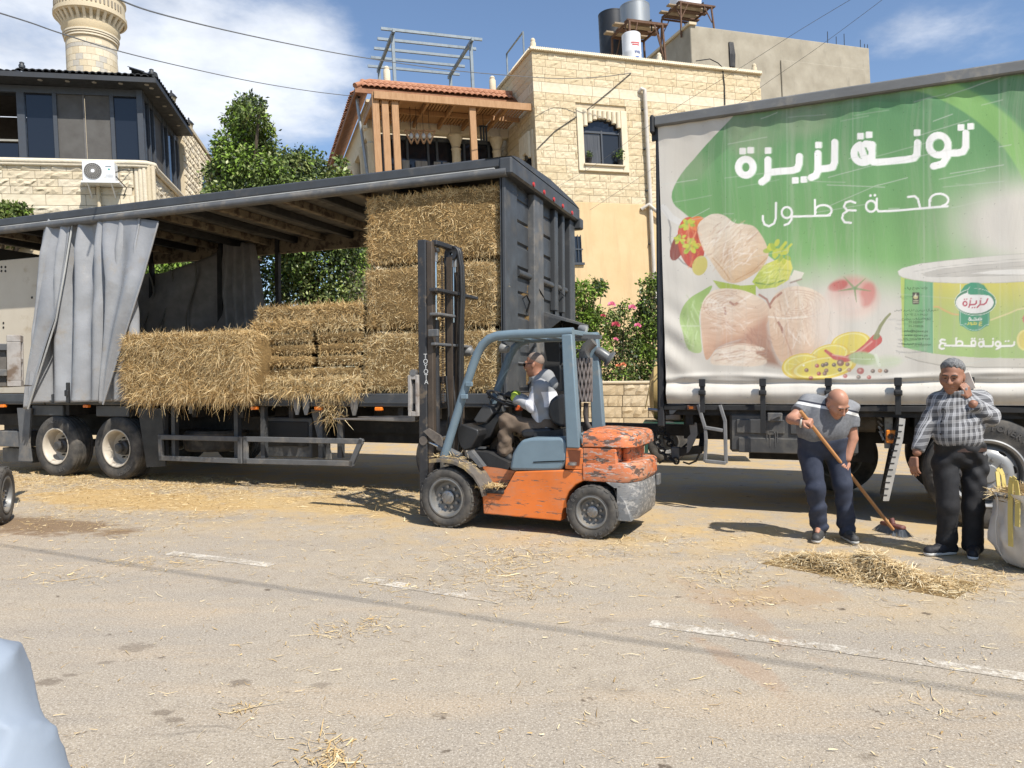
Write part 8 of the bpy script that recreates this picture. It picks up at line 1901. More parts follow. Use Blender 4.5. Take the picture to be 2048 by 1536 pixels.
 # shoes with pale soles
 for s in 'lr':
  a, b = g['an' + s], g['toe' + s]; z0 = cfg.get('floor', {}).get(s, min(b[2], a[2]) - .04); dr = (b - a) * [1, 1, 0]; dr /= np.linalg.norm(dr) + 1e-9; heel = np.array([a[0], a[1], z0 + .05]) - dr * .05; toe = np.array([a[0], a[1], z0 + .04]) + dr * .185
  f1 = lambda P: smax(union([rc(P, heel, toe, .048, .042), rc(P, a + [0, 0, .0], (heel + toe) / 2 + [0, 0, .012], .052, .046), rc(P, a + [0, 0, .0], heel, .054, .048), rc(P, a + [0, 0, .03], a, .052, .054)], .03), -(P[:, 2] - z0 - .022), .004)
  f2 = lambda P: smax(smax(union([rc(P, heel + [0, 0, -.02], toe + [0, 0, -.015], .047, .042)], .02), P[:, 2] - z0 - .028, .004), -(P[:, 2] - z0), .004)
  sh = part('shoe', t); mesh_from(f1, [heel, toe, a], .08, .007, 'upper', mats['shoe'], sh, off); mesh_from(f2, [heel, toe], .07, .007, 'sole', mats['sole'], sh, off)
 return g, hc, A, hs
# ---------------------------------------------------------------- sweeper
def sweeper():
 Y = 7.05; W = lambda u, v, dy=0.: WORLD.y(u, v, Y + dy)
 base = gnd(1668, 1079); off = np.array([base.x, base.y, 0])
 t = thing('person', 'man in grey striped polo shirt and navy trousers sweeping with a broom', 'person', None, loc=off)
 HA, HB = WORLD.y(1601, 822, 6.74), WORLD.y(1786, 1063, 7.22); h1, h2 = HA.lerp(HB, .085), HA.lerp(HB, .455)
 J = dict(pelvis=W(1645, 890), belly=W(1644, 858, -.04), chest=W(1655, 826, -.06), shl=W(1617, 806, -.02), shr=W(1698, 818, -.05), neck=W(1668, 806, -.14), head=W(1675, 806, -.24), ell=W(1583, 838, -.12), wrl=tuple(h1 + Vector((-.075, .02, -.005))), elr=W(1705, 877, -.06), wrr=tuple(h2 + Vector((.035, -.0, .085))),
             hipl=W(1619, 905), hipr=W(1672, 905), knl=W(1631, 975, -.07), knr=W(1685, 968, -.07), anl=W(1638, 1050, .02), anr=W(1694, 1056, .0), toel=W(1632, 1072, -.14), toer=W(1706, 1080, -.15))
 rad = dict(pelvis=.120, pw=.072, belly=.140, bw=.072, chest=.118, cw=.065, sh=.064, ua=.060, elb=.048, wr=.032, th=.088, kn=.063, an=.048)
 A = head_axes(12, 42, -6); e = (HB - HA).normalized()
 hands = [hand_pieces(h1 + Vector((-.025, -.012, .012)), (.75, -.55, -.25), (.3, .5, -.8), 62, 1, 1.05), hand_pieces(h2 + Vector((.012, -.012, .028)), (-.55, -.45, -.7), (-.3, .75, -.2), 60, -1, 1.05)]
 polo = bpy.data.materials.new('polo_shirt'); tt, n, L, p, tc, noise, M, ramp, mix = node_kit(polo); sp = n.new('ShaderNodeSeparateXYZ'); L.new(tc.outputs['Object'], sp.inputs[0])
 zz = M('ADD', M('SUBTRACT', sp.outputs[2], float((J['chest'][2]) + .018)), M('MULTIPLY', sp.outputs[0], .22)); band = lambda a, b: M('MULTIPLY', M('GREATER_THAN', zz, a), M('LESS_THAN', zz, b))
 base_c = mix(ramp(noise(40, 4, .6), .3, .7), (.115, .12, .13), (.16, .165, .178)); base_c = mix(M('GREATER_THAN', -.018 if False else M('SUBTRACT', zz, .0), .0), base_c, mix(ramp(noise(40, 4, .6), .3, .7), (.175, .18, .19), (.21, .215, .225)))
 base_c = mix(band(-.012, .014), base_c, (.62, .62, .60)); base_c = mix(band(.018, .034), base_c, (.02, .022, .035)); L.new(base_c, p.inputs['Base Color']); p.inputs['Roughness'].default_value = .85
 mats = dict(skin=skin('skin_ruddy', (.44, .22, .145)), hair=mat('grey_stubble', (.25, .17, .13), (.2, .13, .1), rough=.8), brow=mat('brow_dark', (.07, .05, .04)), shirt=polo, trousers=mat('navy_trousers', (.028, .036, .062), (.02, .026, .046), scale=9, rough=.85, bump=.1, bscale=70), shoe=mat('dark_trainer', (.05, .05, .05), (.03, .03, .03), scale=30, rough=.7), sole=mat('pale_sole', (.55, .54, .5), rough=.7))
 z1, z2 = 0.003, .003
 g, hc, A, hs = build_person(t, off, J, rad, mats, dict(head_axes=A, hands=hands, hair='stubble', sleeve='short', seed=1., hem=-.03, waist=.08, hip_dir=(1., 0, 0), neck_r=.085, neck_off=(0, .02, 0), head_s=1.06, floor=dict(l=.004, r=.004)))
 m = MB(); c = Vector(J['wrl']) - Vector(off); ax = Vector((.75, -.4, -.1)).normalized(); u_ = ax.orthogonal().normalized(); v_ = ax.cross(u_); m.pipe([c + ax * .012 + (u_ * math.cos(a) + v_ * math.sin(a)) * .042 for a in np.linspace(0, 6.283, 17)], .009, 6); m.build('bracelet', mat('pale_band', (.5, .46, .4), rough=.5), t, 60)
 # broom
 b = thing('broom', 'push broom with wooden handle held by the sweeping man', 'broom', None, loc=HB); off2 = HB
 m = MB(); m.pipe([HA - off2, HB - off2 + Vector((0, 0, .02))], .0165, 10); m.build('handle', mat('broom_wood', (.50, .25, .10), (.42, .2, .08), scale=4, stretch=(6, 6, 1), rough=.5), b, 60)
 g1, g2 = gnd(1764, 1062), gnd(1808, 1074); dr = (g2 - g1); dr.z = 0; L_ = dr.length; dr.normalize(); md = (g1 + g2) / 2 - off2; md.z = -HB.z
 M2 = Matrix.Translation(md) @ Matrix(((dr.x, -dr.y, 0, 0), (dr.y, dr.x, 0, 0), (0, 0, 1, 0), (0, 0, 0, 1)))
 m = MB(); m.box(-L_ / 2, L_ / 2, -.035, .035, .065, .105, .012, 0, M2); m.pipe([M2 @ Vector((0, 0, .1)), M2 @ Vector((-.02, .0, .15))], .026, 10); m.build('head', mat('broom_block', (.16, .06, .05), rough=.6), b, 40)
 r = np.random.default_rng(4); k = 700; P = np.stack([r.uniform(-L_ / 2, L_ / 2, k), r.uniform(-.03, .03, k), np.full(k, .07)], 1); V = []; F = []
 for i in range(k):
  a = Vector(P[i]); c_ = Vector((P[i][0] * 1.35 + r.normal() * .01, P[i][1] * 1.9 + r.normal() * .012, .004)); sd_ = Vector((.003, .001, 0)); V += [M2 @ (a - sd_), M2 @ (a + sd_), M2 @ (c_ + sd_), M2 @ (c_ - sd_)]; F.append((4*i, 4*i+1, 4*i+2, 4*i+3))
 tag(npmesh('bristles', [v[:] for v in V], F, [mat('bristle_grey', (.19, .21, .23), rough=.7)], b), kind='stuff')
sweeper()
# ---------------------------------------------------------------- man on the phone
def phone_man():
 Y = 6.40; W = lambda u, v, dy=0.: WORLD.y(u, v, Y + dy)
 base = gnd(1912, 1112); off = np.array([base.x, base.y, 0])
 t = thing('person', 'grey-haired man in checked shirt and black trousers talking on a phone', 'person', None, loc=off)
 hand = W(1935, 784, -.12)
 J = dict(pelvis=W(1920, 905, .02), belly=W(1916, 868, -.03), chest=W(1912, 818, .0), shl=W(1878, 803, .03), shr=W(1960, 800, .0), neck=W(1910, 778, -.02), head=W(1904, 752, -.06), ell=W(1848, 862, .03), wrl=W(1834, 905, -.02), elr=W(1983, 834, -.12), wrr=W(1946, 808, -.17),
             hipl=W(1890, 925, .02), hipr=W(1950, 925, .02), knl=W(1896, 1012, -.02), knr=W(1946, 1016, -.02), anl=W(1893, 1083, .03), anr=W(1946, 1092, .0), toel=W(1852, 1106, -.02), toer=W(1946, 1118, -.14))
 rad = dict(pelvis=.112, pw=.06, belly=.124, bw=.054, chest=.112, cw=.074, sh=.068, ua=.060, elb=.054, wr=.036, th=.086, kn=.062, an=.050)
 A = head_axes(-40, 14, 3)
 hands = [hand_pieces(W(1828, 925, -.04), (-.12, -.15, -1), (.8, .35, 0), 16, 1, 1.08), hand_pieces(hand + Vector((-.005, 0, -.0)), (-.35, -.05, .92), (-.35, .75, .2), 26, -1, 1.08)]
 ck = bpy.data.materials.new('checked_shirt'); tt, n, L, p, tc, noise, M, ramp, mix = node_kit(ck); sp = n.new('ShaderNodeSeparateXYZ'); L.new(tc.outputs['Object'], sp.inputs[0])
 ctr = J['belly'] - Vector(off); wx = M('ADD', M('MULTIPLY', M('ARCTAN2', M('SUBTRACT', sp.outputs[0], ctr.x), M('SUBTRACT', ctr.y, sp.outputs[1])), .2), M('MULTIPLY', noise(5, 2, .5), .012)); wz = M('ADD', sp.outputs[2], M('ADD', M('MULTIPLY', noise(4, 2, .5), .012), M('MULTIPLY', sp.outputs[0], -.08)))
 def band(x, per, a, b): f = M('FRACT', M('DIVIDE', x, per)); return M('MULTIPLY', M('GREATER_THAN', f, a), M('LESS_THAN', f, b))
 pr = .060; c = (.115, .115, .12)
 c = mix(M('MULTIPLY', band(wx, pr, .0, .45), .5), c, (.06, .06, .066)); c = mix(M('MULTIPLY', band(wz, pr, .0, .45), .4), c, (.055, .055, .06))
 for a, b in ((.50, .60), (.66, .72), (.80, .90)): c = mix(M('MULTIPLY', band(wx, pr, a, b), .6), c, (.50, .50, .51))
 for a, b in ((.52, .60), (.68, .74), (.82, .90)): c = mix(M('MULTIPLY', band(wz, pr, a, b), .5), c, (.48, .48, .49))
 L.new(c, p.inputs['Base Color']); p.inputs['Roughness'].default_value = .85
 mats = dict(skin=skin('skin_tan', (.30, .145, .09)), hair=mat('salt_pepper_hair', (.26, .26, .26), (.06, .06, .06), scale=130, rough=.8, bump=.4, bscale=200), brow=mat('brow_black', (.02, .018, .016)), shirt=ck, trousers=mat('black_trousers', (.016, .016, .018), (.010, .010, .012), scale=8, rough=.85, bump=.1, bscale=60), shoe=mat('black_trainer', (.014, .015, .02), (.01, .01, .014), scale=30, rough=.7), sole=mat('white_sole', (.68, .68, .66), rough=.7))
 g, hc, A, hs = build_person(t, off, J, rad, mats, dict(head_axes=A, hands=hands, hair='grey', sleeve='long', seed=2.4, hem=-.03, waist=.09, hip_dir=(1., 0, 0), neck_r=.082, neck_off=(0, -.03, -.01), head_s=1.09, floor=dict(l=.004, r=.004)))
 m = MB(); pc = Vector(g['pelvis']) - Vector(off) + Vector((0, 0, .035)); pts = [pc + Vector((.208 * math.cos(a), .163 * math.sin(a), 0)) for a in np.linspace(0, 6.283, 25)]
 for a, b in zip(pts, pts[1:]): m.bar(a, b, .004, .034)
 m.build('belt', mat('brown_belt', (.05, .025, .018), rough=.5), t)
 # buttons down the front, pressed onto the shirt's surface
 from mathutils.bvhtree import BVHTree
 sh = [o for o in t.children if o.name.split('.')[0] == 'shirt'][0].data; bv = BVHTree.FromPolygons([v.co[:] for v in sh.vertices], [p_.vertices[:] for p_ in sh.polygons])
 def press(u, v): return bv.ray_cast(CAMO - Vector(off), ray(u, v).normalized())
 bm_ = flat('button_black', (.015, .015, .017), .4); line = []
 for u, v in ((1889, 806), (1886, 818), (1883, 843), (1882, 868), (1883, 891), (1886, 904)):
  q = press(u, v)
  if q[0] is None: continue
  line.append(q[0] + q[1] * .002)
  if v > 810: m = MB(); m.pipe([q[0] - q[1] * .002, q[0] + q[1] * .005], .0085, 10); m.build('button', bm_, t, 40)
 if len(line) > 2: m = MB(); m.pipe([p_ + Vector((.016, 0, 0)) for p_ in line], .0035, 4); m.build('placket_seam', flat('seam_grey', (.10, .10, .105), .9), t)
 ph = thing('smartphone', 'white smartphone held to the ear of the man in checks', 'phone', None, loc=W(1936, 762, -.085)); m = MB(); Mx = Matrix.Rotation(R(-22), 4, 'Y') @ Matrix.Rotation(R(-35), 4, 'Z'); m.box(-.036, .036, -.005, .005, -.075, .075, .004, 0, Mx); m.build('case', mat('phone_white', (.66, .60, .54), rough=.3), ph); m = MB(); m.box(-.033, .033, .0052, .006, -.07, .07, 0, 0, Mx); m.build('screen', glass_dark, ph)
 m = MB(); m.lathe([(0, -.0065), (.006, -.0065), (.007, -.005)], 12, 'y', (0, 0, 0)); o = m.build('camera_lens', glass_dark, ph, 40); o.matrix_local = Mx @ Matrix.Translation((-.022, 0, .058))
phone_man()
# ---------------------------------------------------------------- forklift driver
def driver():
 F_ = lambda u, v, y: FK.M @ FK.y(u, v, y)
 base = F_(1090, 880, .57); off = np.array(base[:])
 t = thing('person', 'driver in white and grey hooded top and brown trousers on the forklift', 'person', None, loc=off)
 ax = FK.M.to_3x3() @ Vector((-1, 0, 0))
 J = dict(pelvis=F_(1094, 858, .57), belly=F_(1092, 832, .57), chest=F_(1089, 798, .57), shl=F_(1082, 776, .40), shr=F_(1082, 776, .74), neck=F_(1080, 758, .57), head=F_(1069, 728, .57), ell=F_(1062, 812, .36), wrl=F_(1030, 795, .42), elr=F_(1062, 808, .82), wrr=F_(1034, 790, .72),
             hipl=F_(1088, 864, .46), hipr=F_(1088, 864, .68), knl=F_(1013, 842, .42), knr=F_(1016, 842, .72), anl=F_(1010, 902, .42), anr=F_(992, 900, .72), toel=F_(978, 916, .42), toer=F_(958, 914, .72))
 rad = dict(pelvis=.115, pw=.07, belly=.115, bw=.06, chest=.12, cw=.075, sh=.07, ua=.058, elb=.050, wr=.036, th=.086, kn=.060, an=.052)
 A = head_axes(-114.2, 4, 0)
 hands = [hand_pieces(F_(1020, 789, .43), tuple(ax * .9 + Vector((0, 0, .25))), (.1, .3, -.9), 45, 1), hand_pieces(F_(1026, 785, .70), tuple(ax * .9 + Vector((0, 0, .2))), (.1, .1, -.9), 45, -1)]
 hood = bpy.data.materials.new('hooded_top'); tt, n, L, p, tc, noise, M, ramp, mix = node_kit(hood); mp = n.new('ShaderNodeMapping'); mp.vector_type = 'POINT'; mp.inputs['Rotation'].default_value = (0, 0, R(24.2)); L.new(tc.outputs['Object'], mp.inputs[0]); sp = n.new('ShaderNodeSeparateXYZ'); L.new(mp.outputs[0], sp.inputs[0])
 xx = M('ADD', sp.outputs[0], M('MULTIPLY', sp.outputs[2], .12)); zz = sp.outputs[2]
 zc = J['chest'][2] - off[2]
 gr, wh = (.25, .255, .265), (.62, .62, .65); isback = M('GREATER_THAN', xx, .035); c = mix(isback, wh, gr)
 c = mix(M('MULTIPLY', M('GREATER_THAN', xx, .12), M('MULTIPLY', M('GREATER_THAN', zz, zc - .08), M('LESS_THAN', zz, zc + .08))), c, wh)
 c = mix(M('LESS_THAN', xx, -.06), c, (.33, .335, .345)); c = mix(M('GREATER_THAN', zz, zc + .14), c, gr)
 L.new(c, p.inputs['Base Color']); p.inputs['Roughness'].default_value = .8
 mats = dict(skin=skin('skin_sunburnt', (.36, .17, .105)), hair=mat('grey_crop', (.25, .19, .155), (.17, .13, .105), scale=60, rough=.8), brow=MATS['brow_dark'], shirt=hood, collar=flat('hood_grey', (.24, .245, .25), .85), trousers=mat('brown_trousers', (.135, .098, .068), (.10, .07, .048), scale=9, rough=.85, bump=.1, bscale=70), shoe=mat('black_shoe', (.015, .015, .016), rough=.6), sole=mat('cream_sole', (.6, .57, .5), rough=.7))
 zf = {s: J['toe' + s][2] - .05 for s in 'lr'}
 g, hc, A, hs = build_person(t, off, J, rad, mats, dict(head_axes=A, hands=hands, hair='crop', sleeve='long', seed=4.1, hem=-.03, waist=.21, neck_r=.075, neck_off=(0, 0, .01), head_s=1.0, floor=zf))
 e = lambda q: Vector(hc + A @ (np.array(q) * hs) - off)
 m = MB()
 for sx in (-1, 1): m.pipe([e((sx * .056, -.10, .012)), e((sx * .078, -.06, .010)), e((sx * .086, .01, .004))], .003, 5)
 m.pipe([e((-.056, -.10, .012)), e((0, -.112, .014)), e((.056, -.10, .012))], .003, 5); m.build('spectacle_frame', blackp, t)
 for sx in (-1, 1):
  m = MB(); m.lathe([(0, 0), (.022, .001), (.024, .004)], 14, 'y'); o = m.build('spectacle_lens', glass_dark, t, 60); o.location = e((sx * .031, -.111, .0)); o.rotation_euler = Matrix([list(r) for r in A]).to_euler()
 # hood lying on the shoulders, gloves
 f = lambda P: smax(np.abs(rc(P, g['neck'] + np.array(-ax) * .07 + [0, 0, .01], g['neck'] + np.array(-ax) * .12 + [0, 0, -.05], .085, .07)) - .012, -(P[:, 2] - g['neck'][2] + .11), .01); mesh_from(f, [g['neck']], .26, .010, 'hood', mats['collar'], t, off)
 gl = mat('lime_glove', (.42, .52, .06), rough=.8)
 for w_, h_ in (('wrl', hands[0]), ('wrr', hands[1])):
  a = g[w_]; b = np.array(h_[0][0]); f = lambda P: rc(P, a, a + (b - a) * .55, .048, .044); mesh_from(f, [a, b], .07, .008, 'glove_cuff', gl, t, off)
  pc = [(p_, q_, r1 + .004, r2 + .004) for p_, q_, r1, r2 in h_]; v, q = hand_mesh(pc); npmesh('glove', v - off, q, mat('dark_glove', (.03, .03, .03), rough=.8) if 'dark_glove' not in MATS else MATS['dark_glove'], t, True)
driver()
# ---------------------------------------------------------------- bystander at the picture's edge: pale blue sleeve
def bystander():
 Y = 1.15; W = lambda u, v, dy=0.: np.array(WORLD.y(u, v, Y + dy)[:])
 base = np.array([W(-330, 800)[0], Y + .02, 0]); off = base
 t = thing('person', 'bystander whose pale blue sleeve enters the lower left corner', 'person', None, loc=off)
 sh, elb, wr = W(-80, 1400, .05), W(46, 1650, -.0), W(-150, 1800, .25)
 c = base + [0, 0, 0]; ps = lambda z, dx=0.: c + np.array([dx, .02, z])
 sk = MATS['skin_tan']; blue = mat('pale_blue_shirt', (.25, .29, .345), (.225, .265, .32), scale=5, rough=.75, bump=.05, bscale=20)
 S = 1.0
 def torso(P, e=0.): return union([rc(P, ps(.78), ps(1.02), .15 + e, .15 + e, .7), rc(P, ps(1.02), ps(1.12), .15 + e, .16 + e, .7), rc(P, ps(1.17, -.14), sh, .07 + e, .075 + e)], .05)
 def arm(P, e=0.): return smin(rc(P, sh, elb, .066 + e, .052 + e), rc(P, elb, wr, .052 + e, .034 + e), .02)
 legs = lambda P, e=0.: np.minimum(rc(P, ps(.76, -.08), ps(.06, -.09), .09 + e, .055 + e), rc(P, ps(.76, .08), ps(.06, .09), .09 + e, .055 + e))
 def body(P): return union([torso(P), arm(P), legs(P), rc(P, ps(1.2), ps(1.3), .055, .055)], .03)
 hc = ps(1.42); A = head_axes(160, 0)
 hd = hand_pieces(wr + np.array([-.06, .05, .0]), (-.7, .6, 0), (0, .2, -1), 25, 1)
 join_pieces('body', [snets(body, np.minimum(base - .3, wr - .3), np.array([elb[0] + .15, base[1] + .5, 1.4]), .02), snets(head_sdf(hc, A, 1.), hc - .2, hc + .17, .009), hand_mesh(hd)], sk, t, off)
 mesh_from(hair_sdf(hc, A, 1., 'grey'), [hc], .15, .01, 'hair', MATS['salt_pepper_hair'], t, off)
 def shirt(P):
  ax = (elb - sh) / np.linalg.norm(elb - sh); s = (P - sh) @ ax
  fold = .018 * (np.abs(np.sin(s * 14 + P[:, 1] * 9 - P[:, 0] * 16 + 1.5 * np.sin(P[:, 0] * 14 + s * 6))) ** .8 - .5) + .009 * (np.abs(np.sin(s * 31 - P[:, 0] * 22 + 2 * np.sin(P[:, 1] * 20))) ** .6 - .6)
  return smax(smin(torso(P, .02), arm(P, .030), .04) + fold, -(P[:, 2] - .72), .01)
 mesh_from(shirt, [ps(.72), ps(1.25), sh, elb, wr], .25, .009, 'shirt', blue, t, off)
 mesh_from(lambda P: smax(smin(legs(P, .02), rc(P, ps(.75), ps(.8), .165, .165, .75), .04), P[:, 2] - .80, .01), [ps(.05), ps(.8)], .3, .02, 'trousers', MATS['black_trousers'], t, off)
bystander()
# ================================================================ straw on the ground
def litter():
 r = np.random.default_rng(21); Pl = []
 # carpet of straw along the trailer's side
 n = 42000; x = r.uniform(-10.5, -.6, n); y = .5 - np.abs(r.normal(0, 1.25, n)) * (1 + .25 * np.sin(x * 1.3) + .15 * np.sin(x * 3.7)) + .35 * r.random(n); k = r.random(n) < np.clip(.35 + .65 * np.exp(-((x + 6.4) / 3.2) ** 2) + .2 * np.sin(x * 2.1 + y * 1.7), 0, 1)
 q = np.stack([x[k], y[k], np.zeros(k.sum())], 1); M = np.array(G.M); Pl.append((q @ M[:3, :3].T + M[:3, 3], .055, .0048))
 n = 7000; x = r.uniform(-9.5, 4.5, n); y = r.normal(-2.6, 1.3, n); q = np.stack([x, y, np.zeros(n)], 1); Pl.append((q @ M[:3, :3].T + M[:3, 3], .04, .0042))
 n = 1500; u, v = r.uniform(-60, 2100, n), 1100 + 480 * r.random(n) ** 1.4; Pl.append((np.array([gnd(a, b)[:] for a, b in zip(u, v)]), .035, .0032))
 for (u, v, su, sv, k) in ((690, 1266, 48, 12, 120), (755, 1250, 30, 8, 60), (495, 1420, 30, 10, 40), (655, 1518, 30, 20, 150), (980, 1135, 60, 22, 420), (1040, 1115, 40, 14, 260), (1060, 1180, 50, 16, 160), (800, 1170, 60, 14, 120), (1440, 1145, 40, 5, 130), (1470, 1165, 60, 12, 120), (130, 1005, 80, 26, 900), (1360, 1080, 120, 20, 500), (1150, 1108, 80, 12, 260), (285, 1125, 40, 10, 160), (140, 1155, 60, 10, 120), (1260, 1075, 40, 14, 200), (1890, 1160, 60, 12, 380), (1980, 1150, 40, 14, 320), (370, 1130, 30, 8, 60), (1500, 1205, 30, 6, 70), (1730, 1085, 90, 8, 240), (1180, 1445, 10, 8, 12), (1900, 1430, 60, 20, 25), (1920, 1330, 60, 30, 25)):
  uu, vv = r.normal(u, su, k), r.normal(v, sv, k); ok = vv > 900; Pl.append((np.array([gnd(a, b)[:] for a, b in zip(uu[ok], vv[ok])]), .06, .0045))
 V, F, o = [], [], 0
 for P, L, wd in Pl:
  L = L * np.exp(r.normal(-.25, .55, len(P))); wd = wd * np.exp(r.normal(-.1, .35, len(P))); P = P + np.array([0, 0, .012]) + np.stack([np.zeros(len(P)), np.zeros(len(P)), .012 * r.random(len(P))], 1); v, f = blades(P, np.tile(np.array([0, 0, 1.]), (len(P), 1)), len(P), L, wd, .03, r=r); v[:, 2] = np.maximum(v[:, 2], .0045 + .003 * r.random(len(v))); V.append(v); F.append(f + o); o += len(v)
 tag(npmesh('straw_litter', np.concatenate(V), np.concatenate(F), straw_m), 'straw scattered over the road beside the vehicles', 'straw', kind='stuff')
litter()
def straw_pile():
 r = np.random.default_rng(33); c = gnd(1728, 1146); ex = (gnd(1905, 1178) - gnd(1560, 1118)); Lx = ex.length; ex.normalize(); ey = Vector((-ex.y, ex.x, 0))
 t = thing('straw_pile', 'swept heap of straw on the road before the two men', 'straw', None, loc=(c.x, c.y, 0)); hgt = lambda a, b: .115 * max(0, 1 - a * a - b * b) ** 1.1 * (1 + .35 * math.sin(a * 7 + b * 3) + .2 * math.sin(a * 15 + 4 * b))
 W2 = .26; m = MB(); m.sheet(lambda i, j: (lambda a, b: ex * (a * Lx * .50) + ey * (b * W2) + Vector((0, 0, hgt(a, b) * .8 + .001)))(2.2 * i - 1.1, 2.2 * j - 1.1), 40, 24); m.build('core', hay_core, t, 180)
 n = 9500; a, b = r.normal(0, .48, n), r.normal(0, .55, n); b *= 1 + .35 * np.sin(a * 5 + 1); k = a * a + b * b < 2.6; a, b = a[k], b[k]
 P = np.array([(ex * (x * Lx * .50) + ey * (y * W2) + Vector((0, 0, hgt(x, y) + .012)))[:] for x, y in zip(a, b)]); V, F = blades(P, np.tile(np.array([0, 0, 1.]), (len(P), 1)), len(P), .085, .0042, .2, r=r, droop=.3); V[:, 2] = np.maximum(V[:, 2], .005)
 tag(npmesh('straw', V, F, straw_mat('pale_straw', (1.08, 1.12, 1.25)), t), kind='stuff')
straw_pile()
# ================================================================ big white sack at the edge of the picture
def sack():
 c = WORLD.y(2092, 1000, 5.95); c.z = 0; t = thing('straw_sack', 'big dirty white woven sack filled with straw', 'sack', None, loc=c)
 sk = mat('woven_white', (.60, .575, .53), (.52, .495, .45), scale=4, rough=.7, bump=.15, bscale=200, dirt=(.33, .22, .14), dirt_at=.60, dirt_w=.12, dscale=3.5)
 prof = [(.0, .0), (.22, .0), (.31, .04), (.35, .09), (.38, .15), (.40, .21), (.405, .28), (.41, .34), (.41, .40), (.40, .46), (.395, .52), (.395, .57), (.40, .61), (.415, .65)]; n = 64; vs = []
 for i, (q, z) in enumerate(prof):
  for k in range(n):
   a = 2 * math.pi * k / n; f = 1 + (.04 * math.sin(3 * a + z * 5) + .04 * math.sin(7 * a - z * 9 + 2 * math.sin(a * 2)) + .03 * math.sin(13 * a + z * 16) + .03 * math.sin(z * 26 + 5 * math.sin(2 * a)) - .05 * abs(math.sin(4.5 * a + 3 * z))) * min(1, z * 8 + .1); vs.append((q * f * math.cos(a), q * f * math.sin(a), z + .02 * math.sin(2 * a + .6) * (z > .5)))
 m = MB(); m.add(vs, [(i*n + k, i*n + (k+1) % n, (i+1)*n + (k+1) % n, (i+1)*n + k) for i in range(len(prof) - 1) for k in range(n)]); m.build('bag', sk, t, 180)
 r = np.random.default_rng(8); m = MB(); m.lathe([(.385, .58), (.33, .66), (.2, .71), (0, .73)], 32); m.build('fill_core', hay_core, t, 60)
 k = 2600; a, q = r.uniform(0, 6.283, k), np.sqrt(r.random(k)) * .39; P = np.stack([q * np.cos(a), q * np.sin(a), .72 - .42 * q ** 2 - .03], 1); V, F = blades(P, np.tile(np.array([0, 0, 1.]), (k, 1)), k, .11, .005, .3, r=r, droop=.2); tag(npmesh('straw', V, F, straw_m, t), kind='stuff')
 ym = mat('yellow_webbing', (.62, .50, .17), (.52, .41, .12), rough=.7); rp = mat('dark_cord', (.09, .085, .08))
 for a in (3.45, 4.75, 5.9, 1.8):
  m = MB(); d = Vector((math.cos(a), math.sin(a), 0)); e = Vector((-d.y, d.x, 0)); pts = [d * .41 + Vector((0, 0, .22)), d * .415 + Vector((0, 0, .5)), d * .41 + Vector((0, 0, .63)), d * .42 + e * .01 + Vector((0, 0, .76)), d * .43 + e * .03 + Vector((0, 0, .81)), d * .43 + e * .06 + Vector((0, 0, .79)), d * .41 + e * .065 + Vector((0, 0, .66)), d * .41 + e * .06 + Vector((0, 0, .40))]
  for p, q_ in zip(pts, pts[1:]): m.bar(p, q_, .042, .008, up=d)
  m.build('lifting_loop', ym, t)
 for a in (3.0, 4.1, 5.2):
  m = MB(); m.pipe([(q * 1.0 * math.cos(a + .1 * z), q * 1.0 * math.sin(a + .1 * z), z) for q, z in prof[2:]], .006, 5); m.build('side_seam', sk, t, 60)
 t.scale = (.93, .93, .93)
 m = MB(); m.pipe([(.402 * math.cos(a), .402 * math.sin(a), .615 + .02 * math.sin(2 * a + .6)) for a in np.linspace(0, 6.283, 49)], .007, 5); m.build('rim_cord', rp, t)
sack()
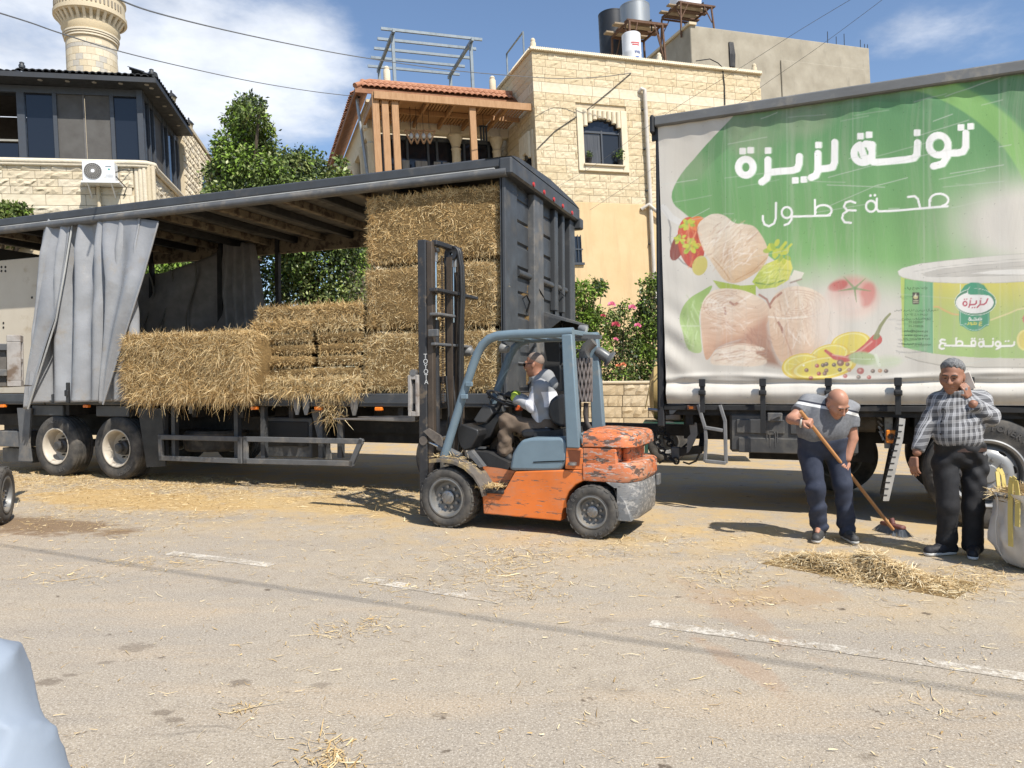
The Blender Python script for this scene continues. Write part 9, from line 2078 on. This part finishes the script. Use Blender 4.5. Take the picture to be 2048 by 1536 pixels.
# ================================================================ overhead wires
def wire(label, pts, r, name='overhead_wire', grp='overhead wires'):
 P = [WORLD.y(u, v, y) for u, v, y in pts]; b = P[0]; t = thing(name, label, 'wire', None, grp, loc=b); out = []
 for i in range(len(P) - 1):                                # Catmull-Rom through the measured points
  p0, p1, p2, p3 = P[max(i-1, 0)], P[i], P[i+1], P[min(i+2, len(P)-1)]
  for k in range(8):
   f = k / 8; out.append(.5 * ((2*p1) + (p2-p0)*f + (2*p0-5*p1+4*p2-p3)*f*f + (3*p1-p0-3*p2+p3)*f**3) - b)
 out.append(P[-1] - b); m = MB(); m.pipe(out, r, 5); m.build('cable', mat('wire_grey', (.16, .165, .17), rough=.6) if 'wire_grey' not in MATS else MATS['wire_grey'], t, 60)
wire('upper twisted wire running from the sky to the stone house corner', [(215, -12, 10), (300, 22, 12), (450, 60, 15), (600, 92, 18), (720, 114, 20), (900, 140, 22.5), (1062, 154, 24), (1130, 157, 24.9), (1200, 154, 25.1), (1262, 146, 25.2)], .013)
wire('lower wire running to the post at the terrace corner', [(-20, 20, 11), (60, 45, 12.5), (120, 66, 14), (230, 100, 16), (360, 132, 18.5), (500, 162, 21), (620, 182, 23.5), (712, 193, 25.5)], .012)
wire('thin wire crossing in front of the stone house window', [(1075, 395, 24.5), (1190, 330, 24), (1320, 236, 22), (1490, 130, 19), (1600, 60, 17), (1720, -12, 15)], .005)
wire('thin wire rising past the concrete building', [(1180, 420, 24.5), (1330, 320, 23), (1500, 190, 21), (1640, 92, 18), (1780, -12, 16)], .005)
a, b = WORLD.y(713, 193, 25.4), WORLD.y(735, 350, 25.4); t = thing('service_post', 'slim galvanised post carrying the wire at the terrace corner', 'post', None, loc=(b.x, b.y, 0)); m = MB(); o_ = Vector((b.x, b.y, 0)); m.pipe([Vector((b.x + .6, b.y, 0)) - o_, b - o_, a - o_], .05, 8); m.build('tube', zinc, t, 60); m = MB(); m.bar(a - o_ + Vector((-.1, 0, .02)), a - o_ + Vector((.12, 0, -.03)), .06, .06); m.build('insulator', darkm, t)
# the street's main cable hangs above and behind the camera; its shadow crosses the road
gA, gB = gnd(-40, 1079), gnd(1500, 1305); dl = (gB - gA).normalized(); hgt = 9.; sh = SUN * (hgt / SUN.z)
p0, p1 = gA - dl * 4 + sh, gB + dl * 6 + sh; t = thing('street_cable', 'bundled street cable overhead whose shadow crosses the road', 'wire', None, loc=p0); m = MB(); m.pipe([(p1 - p0) * f + Vector((0, 0, -.25 * 4 * f * (1 - f))) for f in np.linspace(0, 1, 24)], .014, 8); m.build('cable', darkm, t, 60)
